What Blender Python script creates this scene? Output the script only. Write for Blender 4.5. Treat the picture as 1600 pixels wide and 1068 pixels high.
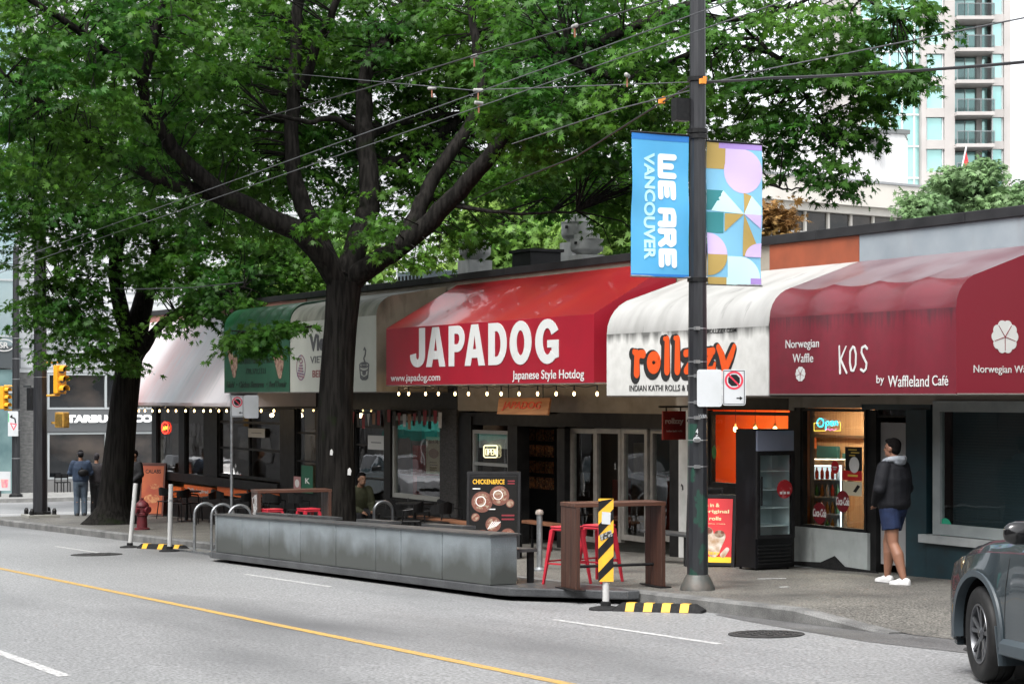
import bpy, math, random
import numpy as np
from mathutils import Vector, Matrix
for _o in list(bpy.data.objects): bpy.data.objects.remove(_o)
SC = bpy.context.scene; COL = SC.collection
R = math.radians
random.seed(7); RNG = np.random.default_rng(7)
# ---------------------------------------------------------------- camera, sky, sun, exposure
# world: X runs along the street (uphill to the right), Y from the camera's pavement across the road to the shops, Z up
F = 3111.0; TH = math.atan(1640/F); CC = math.cos(TH); SS = math.sin(TH); HY = 617.0
SL = 0.0284; EYE = 1.92
cam = bpy.data.cameras.new('camera'); camo = bpy.data.objects.new('camera', cam); COL.objects.link(camo)
cam.lens = 36*F/1600; cam.sensor_width = 36; cam.shift_y = 83/1600; cam.clip_start = .1; cam.clip_end = 3000
camo.matrix_world = Matrix(((SS, 0, CC, 0), (CC, 0, -SS, 0), (0, 1, 0, EYE), (0, 0, 0, 1)))
SC.camera = camo
wd = bpy.data.worlds.new('World'); SC.world = wd; wd.use_nodes = True
SUN_EL, SUN_AZ = R(58), R(150)
nt = wd.node_tree; bg = nt.nodes['Background']
sky = nt.nodes.new('ShaderNodeTexSky'); sky.sky_type = 'NISHITA'; sky.sun_disc = False
sky.sun_elevation = SUN_EL; sky.sun_rotation = SUN_AZ; sky.air_density = 1.0; sky.dust_density = 4.0; sky.ozone_density = 1.0
hs = nt.nodes.new('ShaderNodeHueSaturation'); hs.inputs['Saturation'].default_value = .16
nt.links.new(sky.outputs[0], hs.inputs['Color']); nt.links.new(hs.outputs[0], bg.inputs['Color'])
bg.inputs['Strength'].default_value = .15
sl = bpy.data.lights.new('sun', 'SUN'); so = bpy.data.objects.new('sun', sl); COL.objects.link(so)
sl.energy = 1.3; sl.angle = R(30); sl.color = (1, .97, .93)
_sd = Vector((math.sin(SUN_AZ)*math.cos(SUN_EL), math.cos(SUN_AZ)*math.cos(SUN_EL), math.sin(SUN_EL)))
so.rotation_euler = _sd.to_track_quat('Z', 'Y').to_euler(); so.location = (0, 0, 40)
SC.view_settings.view_transform = 'Standard'; SC.view_settings.look = 'None'
SC.view_settings.exposure = 1.45; SC.view_settings.gamma = 1
SC.cycles.max_bounces = 8; SC.cycles.transparent_max_bounces = 24; SC.cycles.use_denoising = True
SC.cycles.sample_clamp_indirect = 6; SC.cycles.caustics_reflective = False; SC.cycles.caustics_refractive = False

# ---------------------------------------------------------------- where things stand (measured off the photograph, then plain metres)
def gz(X): return SL*max(-95, min(40, X))
def ray(x, y):
    t = (x-800)/F
    return Vector((-CC+SS*t, SS+CC*t, (HY-y)/F))
def P(x, y, Y):
    d = ray(x, y); n = Y/d.y
    return Vector((d.x*n, Y, EYE+d.z*n))
def G(x, y, h=.15):
    d = ray(x, y); n = (h-EYE)/(d.z-SL*d.x)
    return Vector((d.x*n, d.y*n, EYE+d.z*n))
def D(x, y, n):
    d = ray(x, y); return Vector((d.x*n, d.y*n, EYE+d.z*n))
def depth(p): return -CC*p[0]+SS*p[1]
def onwalk(x, Y, h=.15):
    p = P(x, HY, Y); return Vector((p.x, Y, gz(p.x)+h))
YF, YW = 15.2, 16.7
YC = 12.5
def WX(x, Y=YW): return P(x, HY, Y).x

# ---------------------------------------------------------------- mesh builder
class MB:
    def __init__(s): s.v = []; s.f = []; s.m = []; s.eps = 0
    def add(s, vs, fs, mi=0):
        o = len(s.v); s.v += [tuple(v) for v in vs]
        for f in fs: s.f.append(tuple(i+o for i in f)); s.m.append(mi)
    def box(s, x0, x1, y0, y1, z0, z1, mi=0, M=None):
        vs = [(x, y, z) for x in (x0, x1) for y in (y0, y1) for z in (z0, z1)]
        if M is not None: vs = [M @ Vector(v) for v in vs]
        s.add(vs, [(0, 1, 3, 2), (4, 6, 7, 5), (0, 4, 5, 1), (2, 3, 7, 6), (0, 2, 6, 4), (1, 5, 7, 3)], mi)
    def cbox(s, c, d, mi=0, M=None):
        s.box(c[0]-d[0]/2, c[0]+d[0]/2, c[1]-d[1]/2, c[1]+d[1]/2, c[2]-d[2]/2, c[2]+d[2]/2, mi, M)
    def bar(s, a, b, w, h, mi=0, up=(0, 0, 1)):
        a = Vector(a); b = Vector(b); d = (b-a); L = d.length; d.normalize()
        u = Vector(up); r = d.cross(u)
        if r.length < 1e-4: r = d.cross(Vector((1, 0, 0)))
        r.normalize(); u = r.cross(d)
        vs = [a+d*l+r*x+u*z for l in (0, L) for x in (-w/2, w/2) for z in (-h/2, h/2)]
        s.add(vs, [(0, 1, 3, 2), (4, 6, 7, 5), (0, 4, 5, 1), (2, 3, 7, 6), (0, 2, 6, 4), (1, 5, 7, 3)], mi)
    def tube(s, pts, r, n=10, mi=0, caps=True):
        pts = [Vector(p) for p in pts]; k = len(pts)
        rs = list(r) if hasattr(r, '__len__') else [r]*k
        o = len(s.v); ref = None
        for i, p in enumerate(pts):
            d = (pts[min(i+1, k-1)]-pts[max(i-1, 0)]).normalized()
            if ref is None:
                ref = d.orthogonal().normalized()
            ref = (ref-d*ref.dot(d)).normalized(); q = d.cross(ref)
            for j in range(n):
                a = 2*math.pi*j/n
                s.v.append(tuple(p+(ref*math.cos(a)+q*math.sin(a))*rs[i]))
        for i in range(k-1):
            for j in range(n):
                a, b = o+i*n+j, o+i*n+(j+1) % n
                s.f.append((a, b, b+n, a+n)); s.m.append(mi)
        if caps:
            s.f.append(tuple(o+j for j in range(n))[::-1]); s.m.append(mi)
            s.f.append(tuple(o+(k-1)*n+j for j in range(n))); s.m.append(mi)
    def lathe(s, prof, c=(0, 0, 0), n=20, mi=0, M=None, caps=True):
        o = len(s.v); c = Vector(c)
        for r, z in prof:
            for j in range(n):
                a = 2*math.pi*j/n; p = Vector((r*math.cos(a), r*math.sin(a), z))
                if M is not None: p = M @ p
                s.v.append(tuple(c+p))
        for i in range(len(prof)-1):
            for j in range(n):
                a, b = o+i*n+j, o+i*n+(j+1) % n
                s.f.append((a, b, b+n, a+n)); s.m.append(mi)
        if not caps: return
        s.f.append(tuple(o+j for j in range(n))[::-1]); s.m.append(mi)
        s.f.append(tuple(o+(len(prof)-1)*n+j for j in range(n))); s.m.append(mi)
    def ball(s, c, r, n=16, k=10, mi=0, M=None):
        r = r if hasattr(r, '__len__') else (r, r, r)
        o = len(s.v); c = Vector(c); pts = []
        for i in range(1, k):
            t = math.pi*i/k
            for j in range(n):
                a = 2*math.pi*j/n
                pts.append(Vector((r[0]*math.sin(t)*math.cos(a), r[1]*math.sin(t)*math.sin(a), r[2]*math.cos(t))))
        pts += [Vector((0, 0, r[2])), Vector((0, 0, -r[2]))]
        if M is not None: pts = [M @ p for p in pts]
        s.v += [tuple(c+p) for p in pts]
        for i in range(k-2):
            for j in range(n):
                a, b = o+i*n+j, o+i*n+(j+1) % n
                s.f.append((a, a+n, b+n, b)); s.m.append(mi)
        T, B = o+(k-1)*n, o+(k-1)*n+1
        for j in range(n):
            s.f.append((T, o+j, o+(j+1) % n)); s.m.append(mi)
            s.f.append((B, o+(k-2)*n+(j+1) % n, o+(k-2)*n+j)); s.m.append(mi)
    def loft(s, secs, closed=True, caps=True, mi=0):
        o = len(s.v); n = len(secs[0])
        for c in secs: s.v += [tuple(p) for p in c]
        for i in range(len(secs)-1):
            for j in range(n if closed else n-1):
                a, b = o+i*n+j, o+i*n+(j+1) % n
                s.f.append((a, b, b+n, a+n)); s.m.append(mi)
        if caps:
            s.f.append(tuple(o+j for j in range(n))[::-1]); s.m.append(mi)
            s.f.append(tuple(o+(len(secs)-1)*n+j for j in range(n))); s.m.append(mi)
    def plate(s, poly, o, xd, yd, t=.004, mi=0):
        """a flat shape (x, y) with a real thickness t, laid on the plane o + x*xd + y*yd, standing out along xd x yd"""
        o = Vector(o); xd = Vector(xd); yd = Vector(yd); nn = xd.cross(yd).normalized()
        n = len(poly); a = [o+xd*x+yd*y for x, y in poly]
        s.add(a+[p+nn*t for p in a], [tuple(range(n))[::-1], tuple(range(n, 2*n))]+[(i, (i+1) % n, (i+1) % n+n, i+n) for i in range(n)], mi)
    def disc(s, c, r, o, xd, yd, t=.004, n=24, mi=0, a0=0, a1=2*math.pi, ry=None):
        ry = ry or r
        pl = [(c[0]+r*math.cos(a0+(a1-a0)*i/n), c[1]+ry*math.sin(a0+(a1-a0)*i/n)) for i in range(n if a1-a0 > 6.28 else n+1)]
        if a1-a0 < 6.28: pl.append(c)
        s.plate(pl, o, xd, yd, t, mi)
    def ring(s, c, r, w, o, xd, yd, t=.004, n=28, mi=0, ry=None, a0=0, a1=2*math.pi):
        ry = ry or r
        for i in range(n):
            p = [a0+(a1-a0)*i/n, a0+(a1-a0)*(i+1)/n]
            q = [(c[0]+(r+e)*math.cos(a), c[1]+(ry+e)*math.sin(a)) for a, e in ((p[0], -w/2), (p[0], w/2), (p[1], w/2), (p[1], -w/2))]
            s.plate(q, o, xd, yd, t, mi)
    def stroke(s, pts, w, o, xd, yd, t=.004, mi=0, round_=True):
        ws = list(w) if hasattr(w, '__len__') else [w]*len(pts)
        for i in range(len(pts)-1):
            (x0, y0), (x1, y1) = pts[i], pts[i+1]; L = math.hypot(x1-x0, y1-y0) or 1; nx, ny = -(y1-y0)/L, (x1-x0)/L
            s.eps += 1; tt = t+.00015*(s.eps % 14)
            a, b = ws[i]/2, ws[i+1]/2
            s.plate([(x0-nx*a, y0-ny*a), (x1-nx*b, y1-ny*b), (x1+nx*b, y1+ny*b), (x0+nx*a, y0+ny*a)], o, xd, yd, tt, mi)
        if round_:
            for (x, y), a in zip(pts, ws):
                s.eps += 1; s.disc((x, y), a/2, o, xd, yd, t+.00015*(s.eps % 14), 14, mi)
    def text(s, txt, o, xd, yd, w, h, bold=0.0, t=.004, mi=0, shear=0):
        """lettering of exactly w by h metres"""
        cu = bpy.data.curves.new('lettering', 'FONT'); cu.body = txt; cu.size = 1; cu.offset = bold; cu.shear = shear
        cu.resolution_u = 4
        ob = bpy.data.objects.new('lettering', cu); COL.objects.link(ob)
        dg = bpy.context.evaluated_depsgraph_get(); ev = ob.evaluated_get(dg); me = ev.to_mesh()
        co = np.array([v.co[:2] for v in me.vertices]); fs = [tuple(p.vertices) for p in me.polygons]
        ev.to_mesh_clear(); bpy.data.objects.remove(ob); bpy.data.curves.remove(cu)
        if len(co) == 0: return
        mn = co.min(0); mx = co.max(0); co = (co-mn)/np.maximum(mx-mn, 1e-6)*np.array([w, h])
        o = Vector(o); xd = Vector(xd); yd = Vector(yd); nn = xd.cross(yd).normalized()
        cnt = {}
        for f in fs:
            for i in range(len(f)):
                e = (f[i], f[(i+1) % len(f)]); cnt[e] = 1
        a = [o+xd*c[0]+yd*c[1]+nn*t for c in co]; n = len(a); b = [o+xd*c[0]+yd*c[1] for c in co]
        side = [(e[0], e[1], e[1]+n, e[0]+n)[::-1] for e in cnt if (e[1], e[0]) not in cnt]
        s.add(a+b, fs+side, mi)
    def build(s, name, mats, parent=None, world=False, smooth=False, bevel=0, ang=40):
        me = bpy.data.meshes.new(name); vs = s.v
        if world and parent is not None:
            r = parent
            while r.parent is not None: r = r.parent
            inv = ROOTM[r.name].inverted(); vs = [tuple(inv @ Vector(v)) for v in vs]
        me.from_pydata(vs, [], s.f)
        for m in (mats if isinstance(mats, (list, tuple)) else [mats]): me.materials.append(m)
        me.polygons.foreach_set('material_index', s.m)
        if smooth:
            me.polygons.foreach_set('use_smooth', [True]*len(s.f))
            try: me.set_sharp_from_angle(angle=R(ang))
            except Exception: pass
        me.update()
        ob = bpy.data.objects.new(name, me); COL.objects.link(ob)
        if parent is not None: ob.parent = parent
        if bevel:
            b = ob.modifiers.new('bevel', 'BEVEL'); b.width = bevel; b.segments = 2; b.limit_method = 'ANGLE'; b.angle_limit = R(50)
        return ob
ROOTM = {}
def tag(o, label=None, cat=None, group=None, kind=None):
    if label: o['label'] = label
    if cat: o['category'] = cat
    if group: o['group'] = group
    if kind: o['kind'] = kind
    return o
def thing(name, label, cat, loc=(0, 0, 0), rz=0, group=None):
    o = bpy.data.objects.new(name, None); COL.objects.link(o); o.empty_display_size = .2
    o.location = loc; o.rotation_euler = (0, 0, rz)
    ROOTM[o.name] = Matrix.Translation(Vector(loc)) @ Matrix.Rotation(rz, 4, 'Z')
    return tag(o, label, cat, group)
def dup(o, parent=None, **kw):
    c = o.copy(); COL.objects.link(c)
    if parent is not None: c.parent = parent
    for ch in [x for x in o.children]: dup(ch, c)
    if parent is None:
        c.location = kw['loc']; c.rotation_euler = (0, 0, kw.get('rz', 0))
        if 'label' in kw: c['label'] = kw['label']
        if 'group' in kw: c['group'] = kw['group']
    return c
def struct(mb, name, mat, **k): return tag(mb.build(name, mat, **k), kind='structure')

# ---------------------------------------------------------------- materials
_mc = {}
def M(name, col, rough=.6, metal=0, col2=None, scale=6, stretch=(1, 1, 1), lo=.35, hi=.65, bump=0, bscale=60, spec=.5,
      stain=None, sscale=3, sstretch=(1, 1, 1), slo=.5, shi=.7, coat=0, island=0, bstretch=(1, 1, 1), fine=None, trans=0):
    if name in _mc: return _mc[name]
    m = bpy.data.materials.new(name); m.use_nodes = True; n = m.node_tree; b = n.nodes['Principled BSDF']; L = n.links.new
    b.inputs['Roughness'].default_value = rough; b.inputs['Metallic'].default_value = metal
    b.inputs['Specular IOR Level'].default_value = spec; b.inputs['Coat Weight'].default_value = coat
    tc = n.nodes.new('ShaderNodeTexCoord')
    def noise(sc, st, det=5):
        mp = n.nodes.new('ShaderNodeMapping'); mp.inputs['Scale'].default_value = st; L(tc.outputs['Object'], mp.inputs[0])
        t = n.nodes.new('ShaderNodeTexNoise'); t.inputs['Scale'].default_value = sc; t.inputs['Detail'].default_value = det
        L(mp.outputs[0], t.inputs['Vector']); return t.outputs[0]
    def rng(x, a, c):
        r = n.nodes.new('ShaderNodeMapRange'); r.inputs[1].default_value = a; r.inputs[2].default_value = c; L(x, r.inputs[0]); return r.outputs[0]
    def mix(f, a, c):
        x = n.nodes.new('ShaderNodeMix'); x.data_type = 'RGBA'; L(f, x.inputs[0])
        for s, v in ((6, a), (7, c)):
            if isinstance(v, tuple): x.inputs[s].default_value = (*v, 1)
            else: L(v, x.inputs[s])
        return x.outputs[2]
    cur = tuple(col)
    if col2 is not None: cur = mix(rng(noise(scale, stretch), lo, hi), cur, tuple(col2))
    if fine is not None:
        fs, fa = fine
        g = rng(noise(fs, (1, 1, 1), 2), .3, .7); x = n.nodes.new('ShaderNodeMix'); x.data_type = 'RGBA'; x.blend_type = 'MULTIPLY'; x.inputs[0].default_value = 1
        if isinstance(cur, tuple): x.inputs[6].default_value = (*cur, 1)
        else: L(cur, x.inputs[6])
        r = n.nodes.new('ShaderNodeMapRange'); r.inputs[3].default_value = 1-fa; r.inputs[4].default_value = 1+fa; L(g, r.inputs[0])
        L(r.outputs[0], x.inputs[7]); cur = x.outputs[2]
    if stain is not None: cur = mix(rng(noise(sscale, sstretch, 6), slo, shi), cur, tuple(stain))
    if island:
        gm = n.nodes.new('ShaderNodeNewGeometry'); h = n.nodes.new('ShaderNodeHueSaturation')
        r = n.nodes.new('ShaderNodeMapRange'); r.inputs[3].default_value = 1-island; r.inputs[4].default_value = 1+island
        L(gm.outputs['Random Per Island'], r.inputs[0]); L(r.outputs[0], h.inputs['Value'])
        if isinstance(cur, tuple): h.inputs['Color'].default_value = (*cur, 1)
        else: L(cur, h.inputs['Color'])
        cur = h.outputs[0]
    if isinstance(cur, tuple): b.inputs['Base Color'].default_value = (*cur, 1)
    else: L(cur, b.inputs['Base Color'])
    if bump:
        bp = n.nodes.new('ShaderNodeBump'); bp.inputs['Strength'].default_value = bump; bp.inputs['Distance'].default_value = .02
        L(noise(bscale, bstretch), bp.inputs['Height']); L(bp.outputs[0], b.inputs['Normal'])
    if trans:
        out = n.nodes['Material Output']; tr = n.nodes.new('ShaderNodeBsdfTranslucent'); ms = n.nodes.new('ShaderNodeMixShader'); ms.inputs[0].default_value = trans
        if isinstance(cur, tuple): tr.inputs[0].default_value = (*cur, 1)
        else: L(cur, tr.inputs[0])
        L(b.outputs[0], ms.inputs[1]); L(tr.outputs[0], ms.inputs[2]); L(ms.outputs[0], out.inputs[0])
    _mc[name] = m; return m
def EM(name, col, s):
    if name in _mc: return _mc[name]
    m = bpy.data.materials.new(name); m.use_nodes = True; n = m.node_tree; e = n.nodes.new('ShaderNodeEmission')
    e.inputs[0].default_value = (*col, 1); e.inputs[1].default_value = s; n.links.new(e.outputs[0], n.nodes['Material Output'].inputs[0])
    _mc[name] = m; return m
def GLASS(name='shop_glass', tint=(.86, .9, .9), ior=1.5, rough=.0, gcol=(1, 1, 1), boost=1.0):
    if name in _mc: return _mc[name]
    m = bpy.data.materials.new(name); m.use_nodes = True; n = m.node_tree; L = n.links.new
    t = n.nodes.new('ShaderNodeBsdfTransparent'); t.inputs[0].default_value = (*tint, 1)
    g = n.nodes.new('ShaderNodeBsdfGlossy'); g.inputs['Roughness'].default_value = rough; g.inputs[0].default_value = (*gcol, 1)
    f = n.nodes.new('ShaderNodeFresnel'); f.inputs[0].default_value = ior
    k = n.nodes.new('ShaderNodeMath'); k.operation = 'MULTIPLY'; k.inputs[1].default_value = boost; k.use_clamp = True; L(f.outputs[0], k.inputs[0])
    tc = n.nodes.new('ShaderNodeTexCoord'); nz = n.nodes.new('ShaderNodeTexNoise'); nz.inputs['Scale'].default_value = 1.3; L(tc.outputs['Object'], nz.inputs['Vector'])
    bp = n.nodes.new('ShaderNodeBump'); bp.inputs['Strength'].default_value = .04; bp.inputs['Distance'].default_value = .05; L(nz.outputs[0], bp.inputs['Height']); L(bp.outputs[0], g.inputs['Normal'])
    ge = n.nodes.new('ShaderNodeNewGeometry'); fr = n.nodes.new('ShaderNodeMath'); fr.operation = 'SUBTRACT'; fr.inputs[0].default_value = 1; L(ge.outputs['Backfacing'], fr.inputs[1])
    k2 = n.nodes.new('ShaderNodeMath'); k2.operation = 'MULTIPLY'; L(k.outputs[0], k2.inputs[0]); L(fr.outputs[0], k2.inputs[1])
    x = n.nodes.new('ShaderNodeMixShader'); L(k2.outputs[0], x.inputs[0]); L(t.outputs[0], x.inputs[1]); L(g.outputs[0], x.inputs[2])
    L(x.outputs[0], n.nodes['Material Output'].inputs[0]); _mc[name] = m; return m
XD, YD, ZD = Vector((1, 0, 0)), Vector((0, 1, 0)), Vector((0, 0, 1))
black = M('black_paint', (.005, .005, .0055), .5, col2=(.011, .011, .012), scale=9, spec=.25)
blackm = M('black_metal', (.007, .007, .008), .4, .2, col2=(.014, .014, .014), scale=20, spec=.3)
steel = M('galvanised_steel', (.42, .44, .45), .38, .85, col2=(.3, .31, .32), scale=14, fine=(90, .12))
white = M('white_paint', (.58, .58, .57), .45, col2=(.5, .5, .49), scale=4)
signwhite = M('sign_white', (.50, .52, .54), .45, col2=(.44, .46, .47), scale=3, bump=.05, bscale=8)
rubber = M('rubber', (.010, .010, .011), .8, col2=(.02, .02, .02), scale=30, spec=.2)
yellow = M('yellow_paint', (.78, .42, .02), .5, col2=(.6, .33, .03), scale=18)
conc = M('concrete', (.25, .25, .24), .85, col2=(.17, .17, .165), scale=4, fine=(120, .25), bump=.2, bscale=90)
redpaint = M('red_stool_paint', (.42, .02, .035), .4, col2=(.36, .015, .03), scale=10)
# ---------------------------------------------------------------- ground
asphalt = M('asphalt', (.21, .213, .215), .55, col2=(.165, .168, .17), scale=.35, stretch=(.35, 1, 1), lo=.3, hi=.75, fine=(34, .5), bump=.3, bscale=60,
            stain=(.088, .09, .093), sscale=.42, sstretch=(.22, 1, 1), slo=.47, shi=.72, spec=.5)
paving = M('exposed_aggregate_paving', (.118, .113, .10), .6, col2=(.078, .075, .068), scale=.9, fine=(42, .85), bump=.3, bscale=80, spec=.4,
           stain=(.045, .043, .04), sscale=1.1, slo=.55, shi=.75)
kerbm = M('kerb_concrete', (.16, .16, .155), .75, col2=(.085, .085, .083), scale=3, fine=(90, .3), bump=.2, bscale=60)
linewhite = M('road_paint_white', (.46, .46, .455), .6, col2=(.24, .24, .24), scale=9, stretch=(1, 3, 1), lo=.4, hi=.66, fine=(60, .2))
lineyellow = M('road_paint_yellow', (.42, .26, .055), .6, col2=(.28, .2, .1), scale=7, stretch=(1, 3, 1), lo=.4, hi=.7, fine=(60, .2))
def sheet(xs, ys, zf):
    mb = MB()
    vs = [(x, y, zf(x, y)) for x in xs for y in ys]; n = len(ys)
    mb.add(vs, [(i*n+j, (i+1)*n+j, (i+1)*n+j+1, i*n+j+1) for i in range(len(xs)-1) for j in range(n-1)]); return mb
struct(sheet([-700, -300, -95, -75, -55, -35, -20, -5, 15, 40, 120, 400], [-300, -60, -10, 0, 8, 12.5, 20, 60, 200, 900], lambda x, y: gz(x)), 'road', asphalt)
XK0, XK1 = -55.0, -15.6
def walk_h(x, y):
    if x < -17.3: return .15
    k = min(1, (x+17.3)/1.7)
    ramp = .15*min(1, max(0, (y-12.62)/1.8))
    return .15*(1-k)+k*(ramp+.004)
xs = [XK0, -54, -45, -35, -25, -20, -18]+[-17.3+.2*i for i in range(10)]+[-14, -10, 0, 25, 60]
ys = [12.64]+[12.64+.3*i for i in range(1, 8)]+[15.2, 16.9, 19, 24, 32]
struct(sheet(xs, ys, lambda x, y: gz(x)+walk_h(x, y)), 'sidewalk', paving)
kb = MB(); kx = [XK0, -45, -35, -25, -20, -18, -17.3]+[-17.3+.2*i for i in range(1, 9)]
secs = []
for x in kx:
    h = max(.012, walk_h(x, 12.64))
    secs.append([(x, 12.48, gz(x)-.1), (x, 12.48, gz(x)+h-.025), (x, 12.505, gz(x)+h+.004), (x, 12.64, gz(x)+h+.004), (x, 12.64, gz(x)-.1)])
kb.loft(secs); kb.box(XK0-.14, XK0, 12.48, 32, gz(XK0)-.1, gz(XK0)+.10)
struct(kb, 'kerb', kerbm)
fx_ = -75.5
fs = MB(); fs.loft([[(x, 12.5, gz(x)-.1), (x, 12.5, gz(x)+.15), (x, 60, gz(x)+.15), (x, 60, gz(x)-.1)] for x in (-200, -95, fx_)])
struct(fs, 'far_sidewalk', conc)
def line(name, x0, x1, y, w, m):
    mb = MB(); n = max(2, int((x1-x0)/4)); X = [x0+(x1-x0)*i/n for i in range(n+1)]
    mb.add([(x, yy, gz(x)+.004) for x in X for yy in (y-w/2, y+w/2)], [(2*i, 2*i+2, 2*i+3, 2*i+1) for i in range(n)])
    struct(mb, name, m)
line('yellow_centre_line', -54, 40, 7.84, .12, lineyellow)
for a, b in ((-39.9, -36.4), (-28.85, -25.45), (-19.12, -15.85), (-9.4, -6.1), (-49.6, -46.3)): line('white_lane_line', a, b, 10.6, .085, linewhite)
for a, b in ((-28.0, -24.8), (-20.1, -16.81), (-12, -8.8)): line('white_lane_line', a, b, 4.55, .12, linewhite)
cw = MB(); 
for x in (-57.3, -61.5): cw.add([(x, 12, gz(x)+.004), (x+.4, 12, gz(x+.4)+.004), (x+.4, 30, gz(x+.4)+.004), (x, 30, gz(x)+.004)], [(0, 1, 2, 3)])
struct(cw, 'crosswalk_line', linewhite)
iron = M('cast_iron', (.045, .043, .042), .7, .3, col2=(.02, .02, .02), scale=25, bump=.5, bscale=35)
def manhole(x, y, r, label):
    mb = MB(); z = gz(x); T = Matrix.Rotation(-math.atan(SL), 3, 'Y')
    mb.lathe([(r+.05, .001), (r+.05, .010), (r, .012), (r, .008), (r-.02, .008), (r-.02, .013), (.01, .015)], (0, 0, 0), 28, M=T)
    for i in range(5):
        for j in range(5):
            a, b = (i-2)*r*.33, (j-2)*r*.33
            if math.hypot(a, b) < r*.8: mb.cbox((a, b, .014+SL*a), (r*.16, r*.16, .012))
    o = mb.build('manhole_cover', iron); o.location = (x, y, z+.002); tag(o, label, 'manhole cover')
manhole(-16.38, 11.5, .33, 'round iron manhole cover in the road in front of the white kerbside dash')
manhole(-36.1, 10.36, .42, 'iron manhole cover far down the road beside a faded white dash')
manhole(-13.9, 13.0-.6, .33, 'dark manhole cover half hidden behind the grey car bumper')
lb = MB()
for (px, py, w, d, r) in ((1206, 904, .38, .05, .1), (1225, 917, .12, .05, .2)):
    p = G(px, py, .15); c = Matrix.Translation(p+Vector((0, 0, .004))) @ Matrix.Rotation(1.2+r, 4, 'Z'); lb.box(-w/2, w/2, -d/2, d/2, 0, .004, M=c)
struct(lb, 'paving_paint_mark', linewhite)
gp = MB(); gx = [-18.6, -17.8, -16.6, -15.2, -13.8, -12.2, -10, -7]; gy0 = [12.36, 12.2, 12.02, 11.86, 11.95, 11.8, 11.9, 11.8]; gy1 = [12.47, 12.47, 12.47, 12.63, 12.63, 12.63, 12.63, 12.63]
gp.add([(x, y, gz(x)+.004) for x, a, b in zip(gx, gy0, gy1) for y in (a, b)], [(2*i, 2*i+2, 2*i+3, 2*i+1) for i in range(len(gx)-1)])
struct(gp, 'gutter_patch', M('dark_asphalt_patch', (.11, .11, .11), .5, col2=(.06, .06, .06), scale=1.6, stretch=(.5, 1, 1), fine=(50, .5), bump=.4, bscale=60))

# ---------------------------------------------------------------- shop row building
sr = thing('shop_row', 'long single storey row of small shops with a dark flat roof edge', 'building', (-53.4, YW, gz(-53.4)))
cream = M('cream_render', (.30, .27, .225), .75, col2=(.24, .215, .175), scale=3, stretch=(1, 1, 2), stain=(.16, .14, .11), sscale=2, sstretch=(2, 2, .5), slo=.6, shi=.85)
dark = M('dark_cladding', (.0055, .0055, .006), .55, col2=(.014, .014, .014), scale=6, spec=.2)
teal = M('dark_teal_paint', (.005, .022, .031), .5, col2=(.008, .03, .038), scale=5, stain=(.01, .02, .025), sscale=4)
greyp = M('light_grey_paint', (.40, .43, .42), .65, col2=(.33, .36, .35), scale=4, stain=(.16, .17, .16), sscale=3, sstretch=(1, 1, .4), slo=.58, shi=.8)
fascia = M('grey_blue_fascia', (.25, .285, .31), .5, col2=(.20, .235, .26), scale=2, stain=(.22, .24, .25), sscale=4, sstretch=(1, 1, .2), slo=.58, shi=.85)
orangefas = M('rust_orange_fascia', (.26, .062, .026), .6, col2=(.20, .05, .022), scale=3, stain=(.2, .06, .03), sscale=3, sstretch=(1, 1, .3), slo=.58, shi=.8)
capm = M('dark_roof_flashing', (.014, .0145, .016), .55, .1, col2=(.025, .025, .027), scale=3, spec=.3)
pink = M('faded_pink_wall', (.36, .17, .14), .7, col2=(.3, .14, .12), scale=4)
def zat(px, y, Y=YW): return P(px, y, Y).z
ZCAP0, ZCAP1, ZAW = 4.08, 4.21, 3.72
def blk(mb, a, b, yt, yb, mi=0, off=0, th=.25):
    """wall block between two pixel columns of the shop front; yb None = down to the pavement"""
    xa, xb = WX(a), WX(b); m = (a+b)/2
    z1 = yt if yt < 20 else zat(m, yt); z0 = gz((xa+xb)/2)-.35 if yb is None else (yb if yb < 20 else zat(m, yb))
    if isinstance(mb, list): mb.append(MB()); mb = mb[-1]
    mb.box(xa, xb, YW+off, YW+off+th, z0, z1, mi)
XE = -9.0
def part(mb, name, mats, **k):
    if isinstance(mb, list): return [m_.build(name, mats, sr, world=True, **k) for m_ in mb]
    return mb.build(name, mats, sr, world=True, **k)
w = MB()
w.box(-53.4, WX(715), YW, YW+.25, 2.301, ZCAP0)                 # upper wall, left half
w.box(WX(715), WX(1062), YW, YW+.25, zat(950, 645), ZCAP0)
w.box(WX(1062), WX(1240), YW, YW+.25, zat(1150, 640), ZCAP0)
w.box(WX(1240), WX(1345), YW, YW+.25, zat(1300, 637), ZCAP0)
w.box(WX(1345), XE, YW, YW+.25, 1.80, ZCAP0)
part(w, 'upper_wall', cream)
b = MB(); b.box(-53.4, WX(455)-.01, YW-.01, YW+.25, 1.62, 2.3); b.box(WX(455)+.01, WX(715), YW-.01, YW+.25, 1.62, 2.3); part(b, 'dark_header', dark)
b = MB(); b.box(WX(398), WX(440), YW-.03, YW-.012, 1.64, 1.95); part(b, 'rust_panel', M('rust_panel', (.10, .02, .008), .6, col2=(.06, .015, .008), scale=4))
b = MB(); b.box(WX(1345)+.01, XE, YW-.03, YW-.002, ZAW-.02, ZCAP0-.002); part(b, 'grey_fascia', fascia)
b = MB(); b.box(WX(1205), WX(1345), YW-.03, YW-.002, ZAW-.02, ZCAP0-.002); part(b, 'orange_fascia', orangefas)
b = MB(); b.box(-53.4, WX(480), YW-.02, YW-.002, 3.4, ZCAP0-.002); part(b, 'pink_fascia', pink)
b = MB(); x = -53.5
while x < XE:
    x2 = min(x+3.1, XE); b.box(x+.004, x2-.004, YW-.07, YW+.3, ZCAP0, ZCAP1); x = x2
part(b, 'roof_edge', capm, bevel=.008)
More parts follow.
